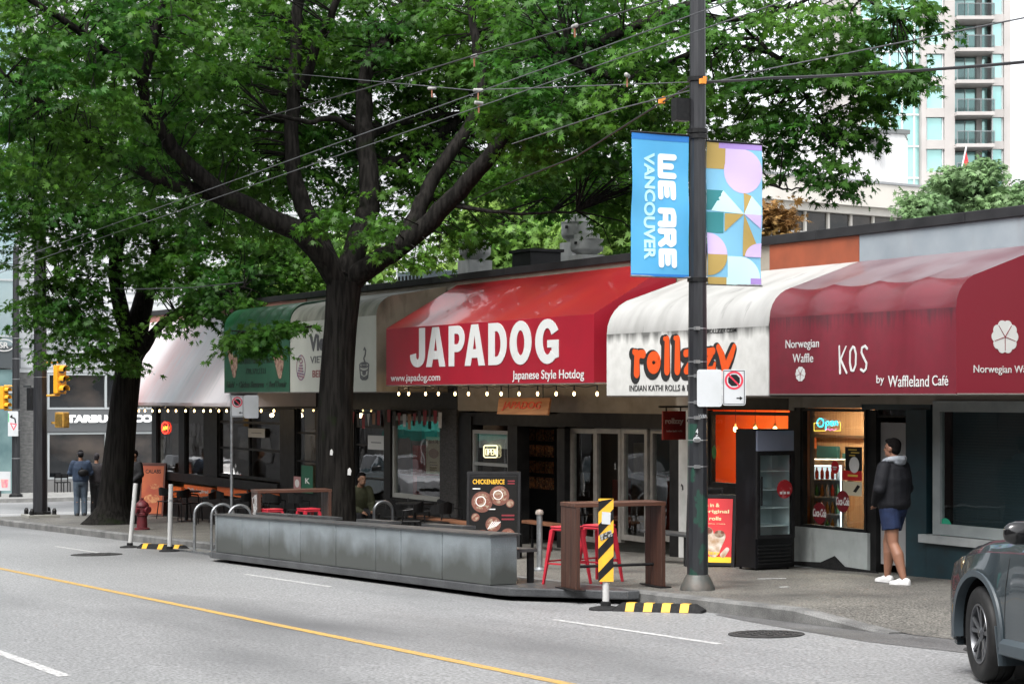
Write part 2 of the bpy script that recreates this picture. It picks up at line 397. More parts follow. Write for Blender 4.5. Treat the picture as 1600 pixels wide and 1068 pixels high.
b = MB(); b.box(-53.3, XE, YW+.3, 30, 3.92, 4.05); part(b, 'roof', capm)
b = MB(); b.box(-53.4, -53.15, YW+.25, 30, -2.2, 3.92); b.box(XE-.25, XE, YW+.25, 30, -1, 3.92); b.box(-53.15, XE-.25, 29.8, 30, -2.2, 3.92)
part(b, 'side_wall', cream)
# lower front, right to left
b = MB(); blk(b, 1241, 1355, 827, None, th=.22); part(b, 'grey_plinth', greyp)
b = []; blk(b, 1345, 1452, 625, 640, off=.02); blk(b, 1418, 1450, 640, None, off=-.03, th=.3); blk(b, 1452, 1640, 856, None, off=-.05, th=.25); part(b, 'teal_pier', teal)
b = []; blk(b, 1350, 1364, 640, None, off=.05); blk(b, 1232, 1249, 622, None, off=.02, th=.08); blk(b, 1450, 1461, 640, 856, off=.25); blk(b, 1046, 1062, 669, None)
blk(b, 870, 882, 669, None); blk(b, 870, 1062, 645.5, 668.5, off=.01); blk(b, 1080, 1106, 640, None, off=.02, th=.07); blk(b, 1106, 1232, 762, None, off=.02); blk(b, 1080, 1232, 622, 640, off=-.01)
blk(b, 793, 808, 665, None); blk(b, 716, 736, 650, None); blk(b, 736, 793, 765, None); blk(b, 716, 880, 645.5, 665, off=.03)
part(b, 'dark_front', dark)
b = MB(); blk(b, 1062, 1080, 640, None, off=-.02); part(b, 'white_pier', M('spotted_white_pier', (.55, .55, .53), .6, col2=(.45, .45, .43), scale=5, stain=(.03, .03, .03), sscale=6, sstretch=(1, 1, .7), slo=.66, shi=.68))
brick = M('dark_brick', (.02, .019, .018), .8, col2=(.045, .042, .04), scale=14, stretch=(1, 1, 3), bump=.5, bscale=20)
b = MB(); blk(b, 690, 716, 640, None, off=-.04); part(b, 'brick_pier', brick)
# Vietnamese shop front and the corner restaurant
b = []; blk(b, 452, 461, 1.6, None, off=-.02, th=.1); blk(b, 493, 500, 1.6, None, th=.1); blk(b, 545, 553, 1.6, None, th=.1); blk(b, 601, 611, 1.6, None, off=-.02, th=.1)
blk(b, 461, 493, 765, None); blk(b, 500, 545, 1.6, None, off=.02); blk(b, 553, 601, 790, None); blk(b, 611, 690, 780, None)
blk(b, 437, 452, 1.6, None, th=.1); blk(b, 237, 244, 1.6, None, th=.1); blk(b, 279, 288, 1.6, 745, th=.1); blk(b, 319, 340, 1.6, 748, off=-.02, th=.1)
blk(b, 237, 437, 745, 758, off=-.06, th=.3); blk(b, 237, 437, 776, None, off=.0)
part(b, 'black_front', dark)
orangep = M('orange_panel', (.72, .14, .02), .5, col2=(.6, .11, .02), scale=3)
for (a, c, t) in ((246, 284, ''), (288, 332, 'Philly Inspired'), (340, 388, ''), (392, 436, '')):
    q = MB(); blk(q, a, c, 759, 775, off=-.01, th=.2); o = part(q, 'orange_panel', orangep)
    if t:
        q = MB(); xa, xb = WX(a+6), WX(c-6); z0 = zat((a+c)/2, 771); q.text(t, (xa, YW-.012, z0), XD, ZD, xb-xa, .13, .01); q.build('lettering', white, o, world=True)

glass = GLASS(boost=1.5)
def window(px0, px1, yt, yb, cols=1, rows=1, fw=.05, mat=dark, gl=None, off=.06, name='window', vs=None):
    xa, xb = WX(px0), WX(px1); m = (px0+px1)/2; z1 = yt if yt < 20 else zat(m, yt); z0 = zat(m, yb)
    f = MB(); y0, y1 = YW+off-.03, YW+off+.05
    f.box(xa, xa+fw, y0, y1, z0, z1); f.box(xb-fw, xb, y0, y1, z0, z1); f.box(xa+fw, xb-fw, y0, y1, z1-fw, z1); f.box(xa+fw, xb-fw, y0, y1, z0, z0+fw)
    for i in range(1, cols): c = xa+(xb-xa)*i/cols; f.box(c-fw*.4, c+fw*.4, y0+.005, y1-.005, z0+fw, z1-fw)
    for i in (range(1, rows) if vs is None else vs):
        c = z0+(z1-z0)*(i/rows if vs is None else i); f.box(xa+fw, xb-fw, y0+.008, y1-.008, c-fw*.4, c+fw*.4)
    fr = part(f, name, mat)
    g = MB(); g.box(xa+fw*.5, xb-fw*.5, YW+off+.006, YW+off+.014, z0+fw*.5, z1-fw*.5); g.build('pane', gl or glass, fr, world=True)
    return fr
window(1249, 1350, 638, 827, fw=.04)
tv = window(1461, 1640, 626, 842, fw=.14, mat=M('grey_window_frame', (.30, .33, .33), .55, col2=(.25, .28, .28), scale=5), off=-.01)
b = MB(); blk(b, 1446, 1640, 842.5, 855.5, off=-.12, th=.35); part(b, 'window_sill', M('grey_sill', (.34, .36, .36), .6, col2=(.28, .3, .3), scale=5))
# louvre blind behind the big right-hand pane
b = MB(); xa, xb = WX(1470), WX(1640); z = zat(1540, 836)
while z < zat(1540, 640): b.box(xa, xb, YW+.2, YW+.235, z, z+.035); z += .0365
part(b, 'blind', M('blind_slats', (.040, .060, .068), .5, spec=.3))
b = MB(); b.disc((0, 0), .13, (WX(1469.5)+.1, YW-.006, zat(1470, 824)), XD, ZD, .003); b.build('round_sticker', M('green_sticker', (.02, .35, .2), .5), tv, world=True)
d = MB(); blk(d, 1365, 1418, 660, 884, off=.12, th=.05); do = part(d, 'white_door', M('pale_door_glass', (.36, .36, .36), .25, col2=(.3, .3, .3), scale=2))
q = MB(); q.box(WX(1365)+.03, WX(1365)+.06, YW+.06, YW+.12, -.05+.45, .75); q.build('handle', steel, do, world=True)
window(1364, 1418, 637, 652, fw=.03, off=.1)
window(1106, 1232, 643, 762, fw=.05)
dm = M('aluminium_door_frame', (.36, .34, .31), .4, .6, col2=(.28, .27, .25), scale=8)
for a, c in ((882, 922), (923, 964), (965, 1005), (1006, 1045)):
    window(a, c, 669, 845, 1, 1, .085, dm, off=.1 if a % 2 else .14, name='door')
window(736, 793, 672, 764, 1, 1, .07, M('grey_service_frame', (.25, .26, .26), .5), name='service_window', vs=[.42])
wb = MB(); blk(wb, 741, 789, 677, 700, off=.1, th=.02); part(wb, 'roller_blind', M('white_blind', (.5, .5, .5), .6, col2=(.4, .4, .4), scale=3))
window(611, 690, 650, 780, 1, 1, .09, M('pale_frame', (.33, .33, .3), .5))
window(461, 493, 632, 765, 1, 3, .05); window(553, 601, 632, 790, 1, 1, .05, vs=[.27, .6, .78])
window(244, 279, 1.6, 745, 1, 1, .05); window(288, 319, 1.6, 745, 1, 1, .05); window(340, 437, 1.6, 748, 2, 1, .07, vs=[.42, .8])
# interiors
def room(a, c, name, wallm, dpt=3.2, ceil=1.75):
    xa, xb = (WX(a), WX(c)); mb = MB(); z0 = gz((xa+xb)/2)-.3
    sh = 1.27*dpt; mb.box(xa-sh, xb-sh, YW+dpt, YW+dpt+.1, z0, ceil+.3)
    for x in (xa, xb): mb.loft([[(x-.04, YW+.3, z), (x+.04, YW+.3, z), (x+.04-sh, YW+dpt, z), (x-.04-sh, YW+dpt, z)] for z in (z0, ceil+.3)])
    mb.loft([[(xa, YW+.26, z), (xb, YW+.26, z), (xb-sh, YW+dpt, z), (xa-sh, YW+dpt, z)] for z in (ceil+.3, ceil+.4)]); return part(mb, name, wallm)
orangew = M('orange_interior', (.88, .23, .03), .6, col2=(.82, .20, .025), scale=2)
room(1070, 1236, 'orange_interior', orangew, 1.9)
wood = M('pine_slat_wall', (.48, .29, .15), .55, col2=(.36, .20, .095), scale=3, stretch=(14, 14, .3))
room(1243, 1349, 'cafe_interior', wood, 2.0)
room(1455, 1660, 'dim_interior', M('dim_interior', (.05, .06, .065), .7), 3)
room(722, 1050, 'hotdog_interior', M('black_interior', (.02, .017, .017), .6, col2=(.04, .025, .02), scale=2), 4, 1.6)
room(456, 700, 'noodle_interior', M('brown_interior', (.14, .105, .08), .6, col2=(.09, .07, .055), scale=1.5), 4)
room(240, 450, 'corner_interior', M('grey_interior', (.13, .115, .10), .6, col2=(.07, .06, .055), scale=1.2), 5)

rf = random.Random(21)
fitm = [M('fitting_brown', (.10, .05, .025), .6, col2=(.06, .03, .015), scale=5), M('fitting_cream', (.30, .27, .2), .6, col2=(.2, .17, .12), scale=6), M('fitting_black', (.01, .01, .011), .5), M('fitting_red', (.22, .02, .015), .5), M('fitting_teal', (.03, .12, .12), .5), M('fitting_steel', (.2, .21, .21), .3, .7)]
def fittings(a, c, dpt, names, n, seed):
    rf = random.Random(seed); xa, xb = WX(a), WX(c); z0 = gz((xa+xb)/2)+.15
    for i in range(n):
        q = MB(); w_ = rf.uniform(.4, 1.3); x = xa-1.2*(dpt-.5)+.2+(xb-xa-.4-w_)*(i+.5*rf.random())/n
        if i % 3 == 0: q.box(x, x+w_, YW+dpt-.7, YW+dpt-.2, z0, z0+rf.uniform(.8, 1.1)); nm = 'counter'
        elif i % 3 == 1: z = z0+rf.uniform(1.2, 1.7); q.box(x, x+w_, YW+dpt-.06, YW+dpt-.01, z, z+rf.uniform(.3, .7)); nm = 'menu_board'
        else: q.box(x, x+.5, YW+dpt-.5, YW+dpt-.05, z0, z0+rf.uniform(1.5, 2.1)); nm = 'cabinet'
        part(q, nm, fitm[(i*5+seed) % 6])
fittings(242, 448, 5, 0, 11, 1); fittings(458, 698, 4, 0, 12, 2); fittings(880, 1046, 4, 0, 7, 3)
# ---------------------------------------------------------------- things in the shop windows
def pane_pt(px, y, off=.05): p = P(px, y, YW+off); return p
def neon(name, label, parts):
    t = thing(name, label, 'neon sign', tuple(parts[0][2])); 
    for nm, pts, _, r, m in parts:
        mb = MB()
        for pl in pts: mb.tube(pl, r, 6)
        mb.build(nm, m, t, world=True)
    return t
cy = EM('neon_cyan', (.05, .75, 1), 1.1); ye = EM('neon_yellow', (1, .75, .1), .55); pk = EM('neon_pink', (1, .25, .6), .55); rd = EM('neon_red', (1, .05, .03), 1.3); wy = EM('neon_warm_white', (1, .9, .5), .75)
def npts(pp, off=.04): return [pane_pt(x, y, off) for x, y in pp]
def arc(cx, cy_, rx, ry, a0, a1, n=14): return [(cx+rx*math.cos(a0+(a1-a0)*i/n), cy_-ry*math.sin(a0+(a1-a0)*i/n)) for i in range(n+1)]
o = pane_pt(1292, 662)
letters = [npts(arc(1282, 660, 5, 6.5, 1.2, 1.2+2*math.pi)), npts([(1290, 671), (1291, 659), (1294, 657.5), (1296, 660), (1294.5, 663.5), (1291, 664)]), npts([(1297.5, 661), (1302, 660), (1301, 657.5), (1298.5, 658), (1297.5, 662), (1299, 664.5), (1302.5, 663.5)]), npts([(1304, 664.5), (1304.5, 658.5), (1307, 657.5), (1308.5, 659.5), (1308.5, 664.5)])]
frame_ = [npts([(1280, 660.5), (1272, 660.5), (1272, 672.5), (1290, 672.5)]), npts([(1303, 672.5), (1313, 672.5), (1313, 659.5), (1309, 659.5)])]
neon('open_neon_sign', 'cyan handwritten Open neon in a yellow frame inside the cafe window', [('tube_lettering', letters, o, .009, cy), ('tube_frame', frame_, o, .006, ye), ('pink_tube', [npts([(1290, 672), (1294, 669), (1297, 672.5), (1300, 669.5), (1303, 672.5), (1307, 669.5)])], o, .006, pk)])
o = pane_pt(766, 705)
def seg(ch, x, y, w, h):
    S_ = {'O': [[(0, 0), (1, 0), (1, 1), (0, 1), (0, 0)]], 'P': [[(0, 1), (0, 0), (1, 0), (1, .5), (0, .5)]], 'E': [[(1, 0), (0, 0), (0, 1), (1, 1)], [(0, .5), (.8, .5)]], 'N': [[(0, 1), (0, 0), (1, 1), (1, 0)]]}[ch]
    return [npts([(x+w*a, y+h*c) for a, c in pl], .03) for pl in S_]
lt = sum([seg(c, 759+4.3*i, 701, 3, 9) for i, c in enumerate('OPEN')], [])
neon('open_box_sign', 'small glowing OPEN sign in a rounded frame in the hot dog service window', [('tube_lettering', lt, o, .009, wy), ('tube_frame', [npts([(758, 695.5), (775, 695.5), (777, 697.5), (777, 712), (775, 714), (758, 714), (756, 712), (756, 697.5), (758, 695.5)], .03)], o, .012, wy)])
o = pane_pt(258, 668, .03)
neon('oval_neon_sign', 'round red neon open sign in the corner restaurant window', [('tube_ring', [npts(arc(258, 668, 5.2, 9, 0, 2*math.pi), .03)], o, .018, rd), ('tube_lettering', [npts([(254.5, 672), (256, 666), (257.5, 671), (259, 665.5), (260.5, 670), (262, 665)], .03)], o, .014, ye)])
# unseen ceiling lamps that light the shops from inside
def ceiling_lamp(label, px, Y, z, w, l, col, s):
    p = P(px, HY, Y); t = thing('ceiling_lamp', label, 'lamp', (p.x, Y, z), 0); q = MB(); q.box(-w/2, w/2, -l/2, l/2, 0, .06); q.build('housing', white, t); q = MB(); q.box(-w/2+.02, w/2-.02, -l/2+.02, l/2-.02, -.012, -.001); q.build('diffuser', EM('lamp_%.1f_%.2f' % (s, col[2]), col, s), t)
ceiling_lamp('ceiling lamp inside the cafe with the Open neon', 1300, YW+1.2, 1.86, 1.6, .3, (1, .86, .66), 22)
ceiling_lamp('unseen ceiling lamp added to light the orange shop evenly', 1150, YW+.9, 1.86, 2.2, .3, (1, .82, .6), 8)  # added out of view to even out the light on the orange walls
ceiling_lamp('ceiling lamp over the hot dog counter', 830, YW+2.2, 1.6, 1.2, .3, (1, .75, .5), 3)
ceiling_lamp('ceiling lamp inside the corner restaurant', 300, YW+2.5, 1.8, 1.5, .4, (1, .78, .52), 4)
ceiling_lamp('ceiling lamp inside the noodle shop', 590, YW+2.0, 1.8, 1.5, .4, (1, .85, .65), 5)
# posters and stickers on the cafe window
def poster(name, label, px0, px1, y0, y1, mats, art, off=.03, cat='poster'):
    xa, xb = WX(px0, YW+off), WX(px1, YW+off); m = (px0+px1)/2; z1, z0 = zat(m, y0, YW+off), zat(m, y1, YW+off)
    t = thing(name, label, cat, (xa, YW+off, z0)); mb = MB(); mb.box(0, xb-xa, -.004, 0, 0, z1-z0); mb.build('sheet', mats[0], t)
    q = MB(); art(q, xb-xa, z1-z0); 
    if q.v: q.build('print', mats[1:], t)
    return t
o_ = (0, -.0045, 0)
red = M('sticker_red', (.5, .012, .02), .4); maroon_d = M('sticker_dark_red', (.16, .008, .015), .4); wht = M('print_white', (.7, .7, .68), .5); ylw = M('print_yellow', (.7, .5, .08), .5)
def art1(q, w, h):
    for i, (a, c) in enumerate(((.2, .7), (.35, .85), (.25, .6))): q.box(w*a, w*c, -.0065, -.004, h*(.86-i*.12), h*(.91-i*.12), 0)
    q.disc((w*.55, h*.25), w*.3, o_, XD, ZD, .003, mi=1)
poster('menu_poster', 'dark poster with yellow writing and a pale dish hung in the cafe window', 1321, 1347, 698, 735, [black, ylw, wht], art1)
poster('red_poster', 'red poster above a cream photo card on the cafe window', 1316, 1347, 735, 750, [red, ylw], lambda q, w, h: q.box(w*.3, w*.8, -.0065, -.004, h*.4, h*.6))
poster('photo_card', 'cream card with a dark waffle photo stuck to the cafe window', 1317, 1347, 752, 774, [M('cream_card', (.55, .5, .36), .6), black], lambda q, w, h: q.plate([(w*.55, h*.3), (w*.7, h*.25), (w*.92, h*.7), (w*.78, h*.8)], o_, XD, ZD, .003))
def coke(px, y, rp, label, txt, base):
    p = P(px, y, YW+.02); r = rp/(F/depth(p))
    t = thing('round_sticker', label, 'sticker', tuple(p)); mb = MB(); mb.disc((0, 0), r, (0, 0, 0), XD, ZD, .004, 28); mb.build('sheet', base, t)
    q = MB()
    if txt: q.text(txt, (-r*1.0, -.0045, -r*.35), XD, ZD, r*2.0, r*.75, .02, .003, shear=.25)
    else: q.box(-r*.5, r*.5, -.008, -.0042, -r*.1, r*.12); q.box(-r*.35, r*.35, -.008, -.0042, -r*.4, -r*.25)
    q.build('lettering', wht, t)
coke(1281, 801, 17, 'lower dark red round Coca-Cola sticker at the foot of the cafe window', 'Coca-Cola', maroon_d)
coke(1317, 783, 17, 'upper dark red round Coca-Cola sticker under the cream card', 'Coca-Cola', maroon_d)
coke(1305, 729.5, 10, 'small plain red round sticker in the middle of the cafe window', '', red)
# drinks cooler and counter inside the cafe
lampw = EM('cooler_light', (.85, .95, 1), 1.6)
p = onwalk(1262, YW+.75, .16); t = thing('drinks_cooler', 'lit glass shelf cooler full of bottles inside the cafe window', 'cooler', tuple(p), .85)
mb = MB(); mb.box(-.55, -.52, -.3, .3, 0, 1.42); mb.box(.52, .55, -.3, .3, 0, 1.42); mb.box(-.52, .52, .25, .3, 0, 1.42); mb.box(-.52, .52, -.3, .25, 0, .12); mb.box(-.55, .55, -.3, .3, 1.421, 1.50); mb.build('case', M('cooler_white', (.6, .62, .62), .5), t)
mb = MB()
for z in (.45, .70, .95, 1.20): mb.box(-.519, .519, -.25, .249, z, z+.018)
mb.build('shelf', white, t)
for x in (-.50, .50): mb = MB(); mb.tube([(x, -.27, .15), (x, -.27, 1.40)], .008, 6); mb.build('light_strip', lampw, t)
mb = MB(); mb.box(-.5, .5, -.2, .2, 1.405, 1.42); mb.build('light_panel', lampw, t)
bm = [M('bottle_amber', (.3, .12, .02), .2), M('bottle_green', (.05, .2, .06), .2), M('bottle_red', (.4, .03, .02), .2), M('bottle_clear', (.5, .52, .5), .15)]
for k, z in enumerate((.13, .47, .72, .97, 1.22)):
    for i in range(13):
        q = MB(); q.lathe([(.024, 0), (.027, .01), (.027, .10), (.011, .14), (.011, .17)], (-.45+i*.075, -.2+.02*(i % 2), z), 8); q.build('bottle', bm[(i*7+k*3) % 4 if k % 2 else (k+i//4) % 4], t, smooth=True)
for a, c, y1, y0, m_ in ((1276, 1308, 697, 722, fitm[4]), (1316, 1330, 707, 738, fitm[4]), (1250, 1272, 682, 701, M('fitting_orange', (.5, .12, .03), .5)), (1250, 1350, 679, 683, fitm[0])):
    q = MB(); yy = YW+1.9; xa, xb = WX(a, yy), WX(c, yy); q.box(xa, xb, yy, yy+.05, zat(1300, y0, yy), zat(1300, y1, yy)); part(q, 'menu_board', m_)
# pendant lamps and framed pictures in the orange shop
bulbm = EM('warm_bulb', (1, .66, .28), 5)
def bulb_light(p, e, parent=None, r=.05):
    l = bpy.data.lights.new('bulb_light', 'POINT'); l.energy = e; l.color = (1, .75, .45); l.shadow_soft_size = r
    o = bpy.data.objects.new('bulb_light', l); COL.objects.link(o); o.location = p; return o
for i, px in enumerate((1149, 1180, 1211)):
    p = P(px, 668, YW+.7); t = thing('pendant_lamp', ('first', 'second', 'third')[i]+' hanging filament bulb from the left over the fridge in the orange shop', 'lamp', tuple(p), group='pendant bulbs in the orange shop')
    mb = MB(); mb.tube([(0, 0, .06), (0, 0, .6)], .004, 6); mb.build('cord', black, t)
    mb = MB(); mb.lathe([(.018, .02), (.02, .05), (.012, .07)], n=10); mb.build('socket', M('brass', (.5, .32, .1), .3, .9), t)
    mb = MB(); mb.ball((0, 0, -.02), (.032, .032, .045), 12, 8); mb.build('bulb', bulbm, t, smooth=True)
    bulb_light(p+Vector((0, 0, -.12)), 3)
for i, (a, c) in enumerate(((1139, 1187), (1203, 1230))):
    z1, z0 = zat(1160, 640, YW+2), zat(1160, 657, YW+2); xa, xb = WX(a, YW+2), WX(c, YW+2)
    t = thing('framed_picture', ('larger amber framed menu picture on the orange back wall', 'smaller reddish framed picture on the orange back wall')[i], 'picture', (xa, YW+2.19, z0))
    mb = MB(); mb.box(0, xb-xa, -.03, 0, 0, z1-z0); mb.build('frame', M('dark_wood', (.05, .02, .01), .5), t)
    mb = MB(); mb.box(.05, xb-xa-.05, -.035, -.031, .05, z1-z0-.05); mb.build('picture_sheet', M(('amber_art', 'red_art')[i], ((.6, .3, .03), (.5, .08, .03))[i], .5, col2=(.3, .1, .03), scale=6), t)
p = P(1116, 706, YW+.03); mb = MB(); mb.disc((0, 0), .06, (0, 0, 0), XD, ZD, .004, ry=.1); o = mb.build('oval_sticker', M('green_oval', (.02, .16, .03), .5)); o.location = p; tag(o, 'small green oval sticker on the glass of the orange shop', 'sticker')
# picture menu inside the hot dog shop
mm = M('food_photo', (.30, .11, .04), .5, col2=(.05, .02, .015), scale=22, lo=.42, hi=.55, stain=(.55, .4, .2), sscale=30, slo=.62, shi=.66)
p = P(838, 760, YW+1.2); t = thing('menu_wall', 'dark picture menu of hot dogs filling the shop doorway', 'menu', (p.x, YW+1.2, gz(p.x)+.15))
mb = MB(); mb.box(-.75, .75, 0, .05, 0, 2.2); mb.build('board', black, t)
for i in range(4):
    for j in range(4):
        mb = MB(); mb.box(-.7+i*.36, -.7+i*.36+.31, -.02, -.001, .95+j*.3, .95+j*.3+.22); mb.build('photo_panel', mm, t)
# posters in the noodle shop window
poster('green_menu', 'dark green menu sheet with a white K in the noodle shop window', 471, 489, 727, 770, [M('menu_green', (.01, .09, .05), .6), wht], lambda q, w, h: q.text('K', (w*.35, -.0045, h*.35), XD, ZD, w*.4, h*.2, .02, .003), off=-.03)
poster('pink_leaflet', 'small pink leaflet under the green menu sheet', 459, 470, 744, 765, [M('leaflet_pink', (.4, .2, .2), .6), wht], lambda q, w, h: q.disc((w*.5, h*.5), w*.3, o_, XD, ZD, .003, ry=h*.3), off=-.03)
def art3(q, w, h):
    q.text('Bánh Mì', (w*.2, -.0045, h*.82), XD, ZD, w*.6, h*.1, .01, .003); q.disc((w*.5, h*.55), w*.33, o_, XD, ZD, .003, ry=h*.13, mi=1)
    for i in range(4): q.box(w*.25, w*(.7+.05*(i % 2)), -.0065, -.004, h*(.3-i*.07), h*(.32-i*.07), 0)
poster('window_poster', 'tan food poster inside the noodle shop display window', 666, 690, 682, 740, [M('tan_paper', (.34, .24, .14), .6), M('print_brown', (.12, .05, .02), .5), M('bowl_brown', (.18, .07, .03), .5)], art3, off=.2)
poster('notice_sheet', 'white notice on the noodle shop glass beside the tree', 575, 601, 680, 702, [M('paper_white', (.5, .5, .48), .6), M('print_grey', (.2, .2, .2), .5)], lambda q, w, h: q.box(w*.2, w*.8, -.0065, -.004, h*.45, h*.55), off=.03)
poster('paper_notice', 'white paper notice in the corner restaurant window', 388, 414, 669, 683, [M('paper_white', (.5, .5, .48), .6), M('print_grey', (.2, .2, .2), .5)], lambda q, w, h: q.box(w*.2, w*.8, -.0065, -.004, h*.45, h*.55), off=.0)

# ---------------------------------------------------------------- awnings
def AX(px): return P(px, HY, YF).x
def drip(name, col, z0, length, dcol=(.02, .02, .018), base=None, rough=.5, coat=0, scale=9, thr=.95, **k):
    """vinyl with mould that runs down from a seam at local height z0"""
    if name in _mc: return _mc[name]
    m = M(name, col, rough, coat=coat, **k); n = m.node_tree; L = n.links.new; b = n.nodes['Principled BSDF']
    tc = n.nodes.new('ShaderNodeTexCoord'); sx = n.nodes.new('ShaderNodeSeparateXYZ'); L(tc.outputs['Object'], sx.inputs[0])
    r = n.nodes.new('ShaderNodeMapRange'); r.inputs[1].default_value = z0-length; r.inputs[2].default_value = z0; L(sx.outputs[2], r.inputs[0])
    r2 = n.nodes.new('ShaderNodeMapRange'); r2.inputs[1].default_value = z0+.02; r2.inputs[2].default_value = z0+.07; r2.inputs[3].default_value = 1; r2.inputs[4].default_value = 0; L(sx.outputs[2], r2.inputs[0])
    mp = n.nodes.new('ShaderNodeMapping'); mp.inputs['Scale'].default_value = (1, 1, .07); L(tc.outputs['Object'], mp.inputs[0])
    nz = n.nodes.new('ShaderNodeTexNoise'); nz.inputs['Scale'].default_value = scale; nz.inputs['Detail'].default_value = 6; L(mp.outputs[0], nz.inputs['Vector'])
    lo = n.nodes.new('ShaderNodeTexNoise'); lo.inputs['Scale'].default_value = 1.1; L(tc.outputs['Object'], lo.inputs['Vector'])
    def math_(op, a, c):
        x = n.nodes.new('ShaderNodeMath'); x.operation = op
        for i, v in enumerate((a, c)):
            if isinstance(v, (int, float)): x.inputs[i].default_value = v
            else: L(v, x.inputs[i])
        return x.outputs[0]
    s = math_('ADD', math_('MULTIPLY', r.outputs[0], .7), math_('ADD', math_('MULTIPLY', nz.outputs[0], .75), math_('MULTIPLY', lo.outputs[0], .5)))
    q = n.nodes.new('ShaderNodeMapRange'); q.inputs[1].default_value = thr; q.inputs[2].default_value = thr+.28; L(s, q.inputs[0])
    f = math_('MULTIPLY', math_('MULTIPLY', q.outputs[0], r2.outputs[0]), .88)
    x = n.nodes.new('ShaderNodeMix'); x.data_type = 'RGBA'; L(f, x.inputs[0]); x.inputs[7].default_value = (*dcol, 1)
    src = b.inputs['Base Color']
    if src.is_linked: L(src.links[0].from_socket, x.inputs[6])
    else: x.inputs[6].default_value = (*col, 1)
    L(x.outputs[2], src); return m
def awning(label, X0, X1, prof, mfront, mtop, mside, ribs=4, sag=.03, mfade=None, name='awning', hip=0):
    """prof runs from the front bottom hem over the curve to the wall"""
    t = thing(name, label, 'awning', (X0, YF, 0)); mb = MB(); n = len(prof); N = ribs*6; secs = []
    for i in range(N+1):
        x = (X1-X0)*i/N; fr = (i % 6)/6; s = sag*4*fr*(1-fr); sec = []
        for j, (y, z) in enumerate(prof):
            k = 0 if j in (0, 1, n-1) else 1
            sec.append((x+hip*(1-i/N)*max(0, 1-(y-YF)/(YW-YF)), y-YF+s*.45*k, z-s*k))
        secs.append(sec)
    o = len(mb.v)
    for sc in secs: mb.v += sc
    for i in range(N):
        for j in range(n-1):
            a = o+i*n+j; mb.f.append((a, a+n, a+n+1, a+1)); mb.m.append(0 if j == 0 else 3 if j == n-2 and mfade else 1)
    zb = prof[0][1]
    for xx, sc in ((0, secs[0]), (X1-X0, secs[-1])):
        
        vs = sc+[(xx, YW-YF-.002, zb)]; f = tuple(range(n+1)); mb.add(vs, [f if xx == 0 else f[::-1]], 2)
    mb.build('canopy', [mfront, mtop, mside]+([mfade] if mfade else []), t, smooth=True, ang=50)
    h = MB(); h.tube([(hip, .01, zb), (X1-X0, .01, zb)], .014, 6); h.tube([(hip, .01, zb), (0, YW-YF-.01, zb)], .014, 6); h.tube([(X1-X0, .01, zb), (X1-X0, YW-YF-.01, zb)], .014, 6)
    h.build('hem_bar', M('dirty_hem', (.12, .11, .1), .6), t)
    t['x0'] = X0; return t
def put(t, mat, items, name='lettering', Y=None):
    """front lettering: (text, px0, px1, ytop, ybot, bold, shear)"""
    mb = MB()
    for it in items:
        s, a, c, y1, y0 = it[:5]; bo = it[5] if len(it) > 5 else .01; sh = it[6] if len(it) > 6 else 0
        xa, xb = AX(a), AX(c); m = (a+c)/2; z1, z0 = P(m, y1, YF).z, P(m, y0, YF).z
        mb.text(s, (xa, YF-.003, z0), XD, ZD, xb-xa, z1-z0, bo, .004, 0, sh)
    return mb.build(name, mat, t, world=True)
def qprof(zb, zf, zt, zw, ry=.45, k=6):
    """straight front, quarter round shoulder, sloping top"""
    pr = [(YF, zb), (YF, zf)]
    for i in range(1, k+1):
        a = math.pi/2*i/k*.86; pr.append((YF+ry*(1-math.cos(a)), zf+(zt-zf)*math.sin(a)/math.sin(math.pi/2*.86)))
    pr.append((YW-.03, zw)); return pr
letw = M('lettering_white', (.52, .53, .52), .45)
# KOS
kt = drip('kos_front', (.125, .007, .017), 2.93, .55, (.035, .008, .012), rough=.5, scale=22, thr=1.12, col2=(.105, .007, .015), fine=None)
ktop = M('kos_top', (.115, .006, .014), .38, col2=(.09, .014, .02), scale=1.2, stretch=(1, 2, 1), lo=.42, hi=.7, coat=.2)
kside = M('kos_side', (.165, .006, .019), .45, col2=(.16, .007, .019), scale=1.5)
X0, X1 = AX(1202.5), AX(1494)
ka = awning('dark red rounded cafe awning with white Norwegian Waffle lettering and open right end', X0, X1, qprof(1.93, 2.93, 3.34, 3.72), kt, ktop, kside, 4, .045, mfade=M('kos_faded_top', (.165, .12, .13), .38, col2=(.10, .036, .045), scale=1.1, lo=.45, hi=.72, coat=.2))
put(ka, letw, [('Norwegian', 1228, 1280, 530, 547, .004), ('Waffle', 1239, 1271, 552, 566, .004), ('by', 1370, 1382, 586, 602, .004), ('Waffleland', 1388, 1452, 586, 604, .004), ('Café', 1457, 1482, 586, 602, .004)])
def brush(t, mat, strokes, px0, px1, y1, y0, name='lettering', Y=YF, t0=.004):
    mb = MB(); xa, xb = AX(px0), AX(px1); m = (px0+px1)/2; z1, z0 = P(m, y1, Y).z, P(m, y0, Y).z
    for st, w in strokes: mb.stroke([(x*(xb-xa), y*(z1-z0)) for x, y in st], [v*(z1-z0) for v in (w if hasattr(w, '__len__') else [w]*len(st))], (xa, Y-.003, z0), XD, ZD, t0)
    return mb.build(name, mat, t, world=True)
K = [([(.04, 1), (.07, .02)], (.07, .11)), ([(.27, .98), (.08, .5)], (.06, .1)), ([(.09, .5), (.29, .02)], (.1, .08)),
     ([(.5, .97), (.41, .8), (.40, .4), (.44, .12), (.52, .1), (.59, .3), (.6, .7), (.55, .92), (.5, .97)], .09),
     ([(.97, .88), (.9, .98), (.8, .92), (.78, .75), (.86, .55), (.95, .35), (.93, .15), (.85, .06), (.76, .14)], .09)]
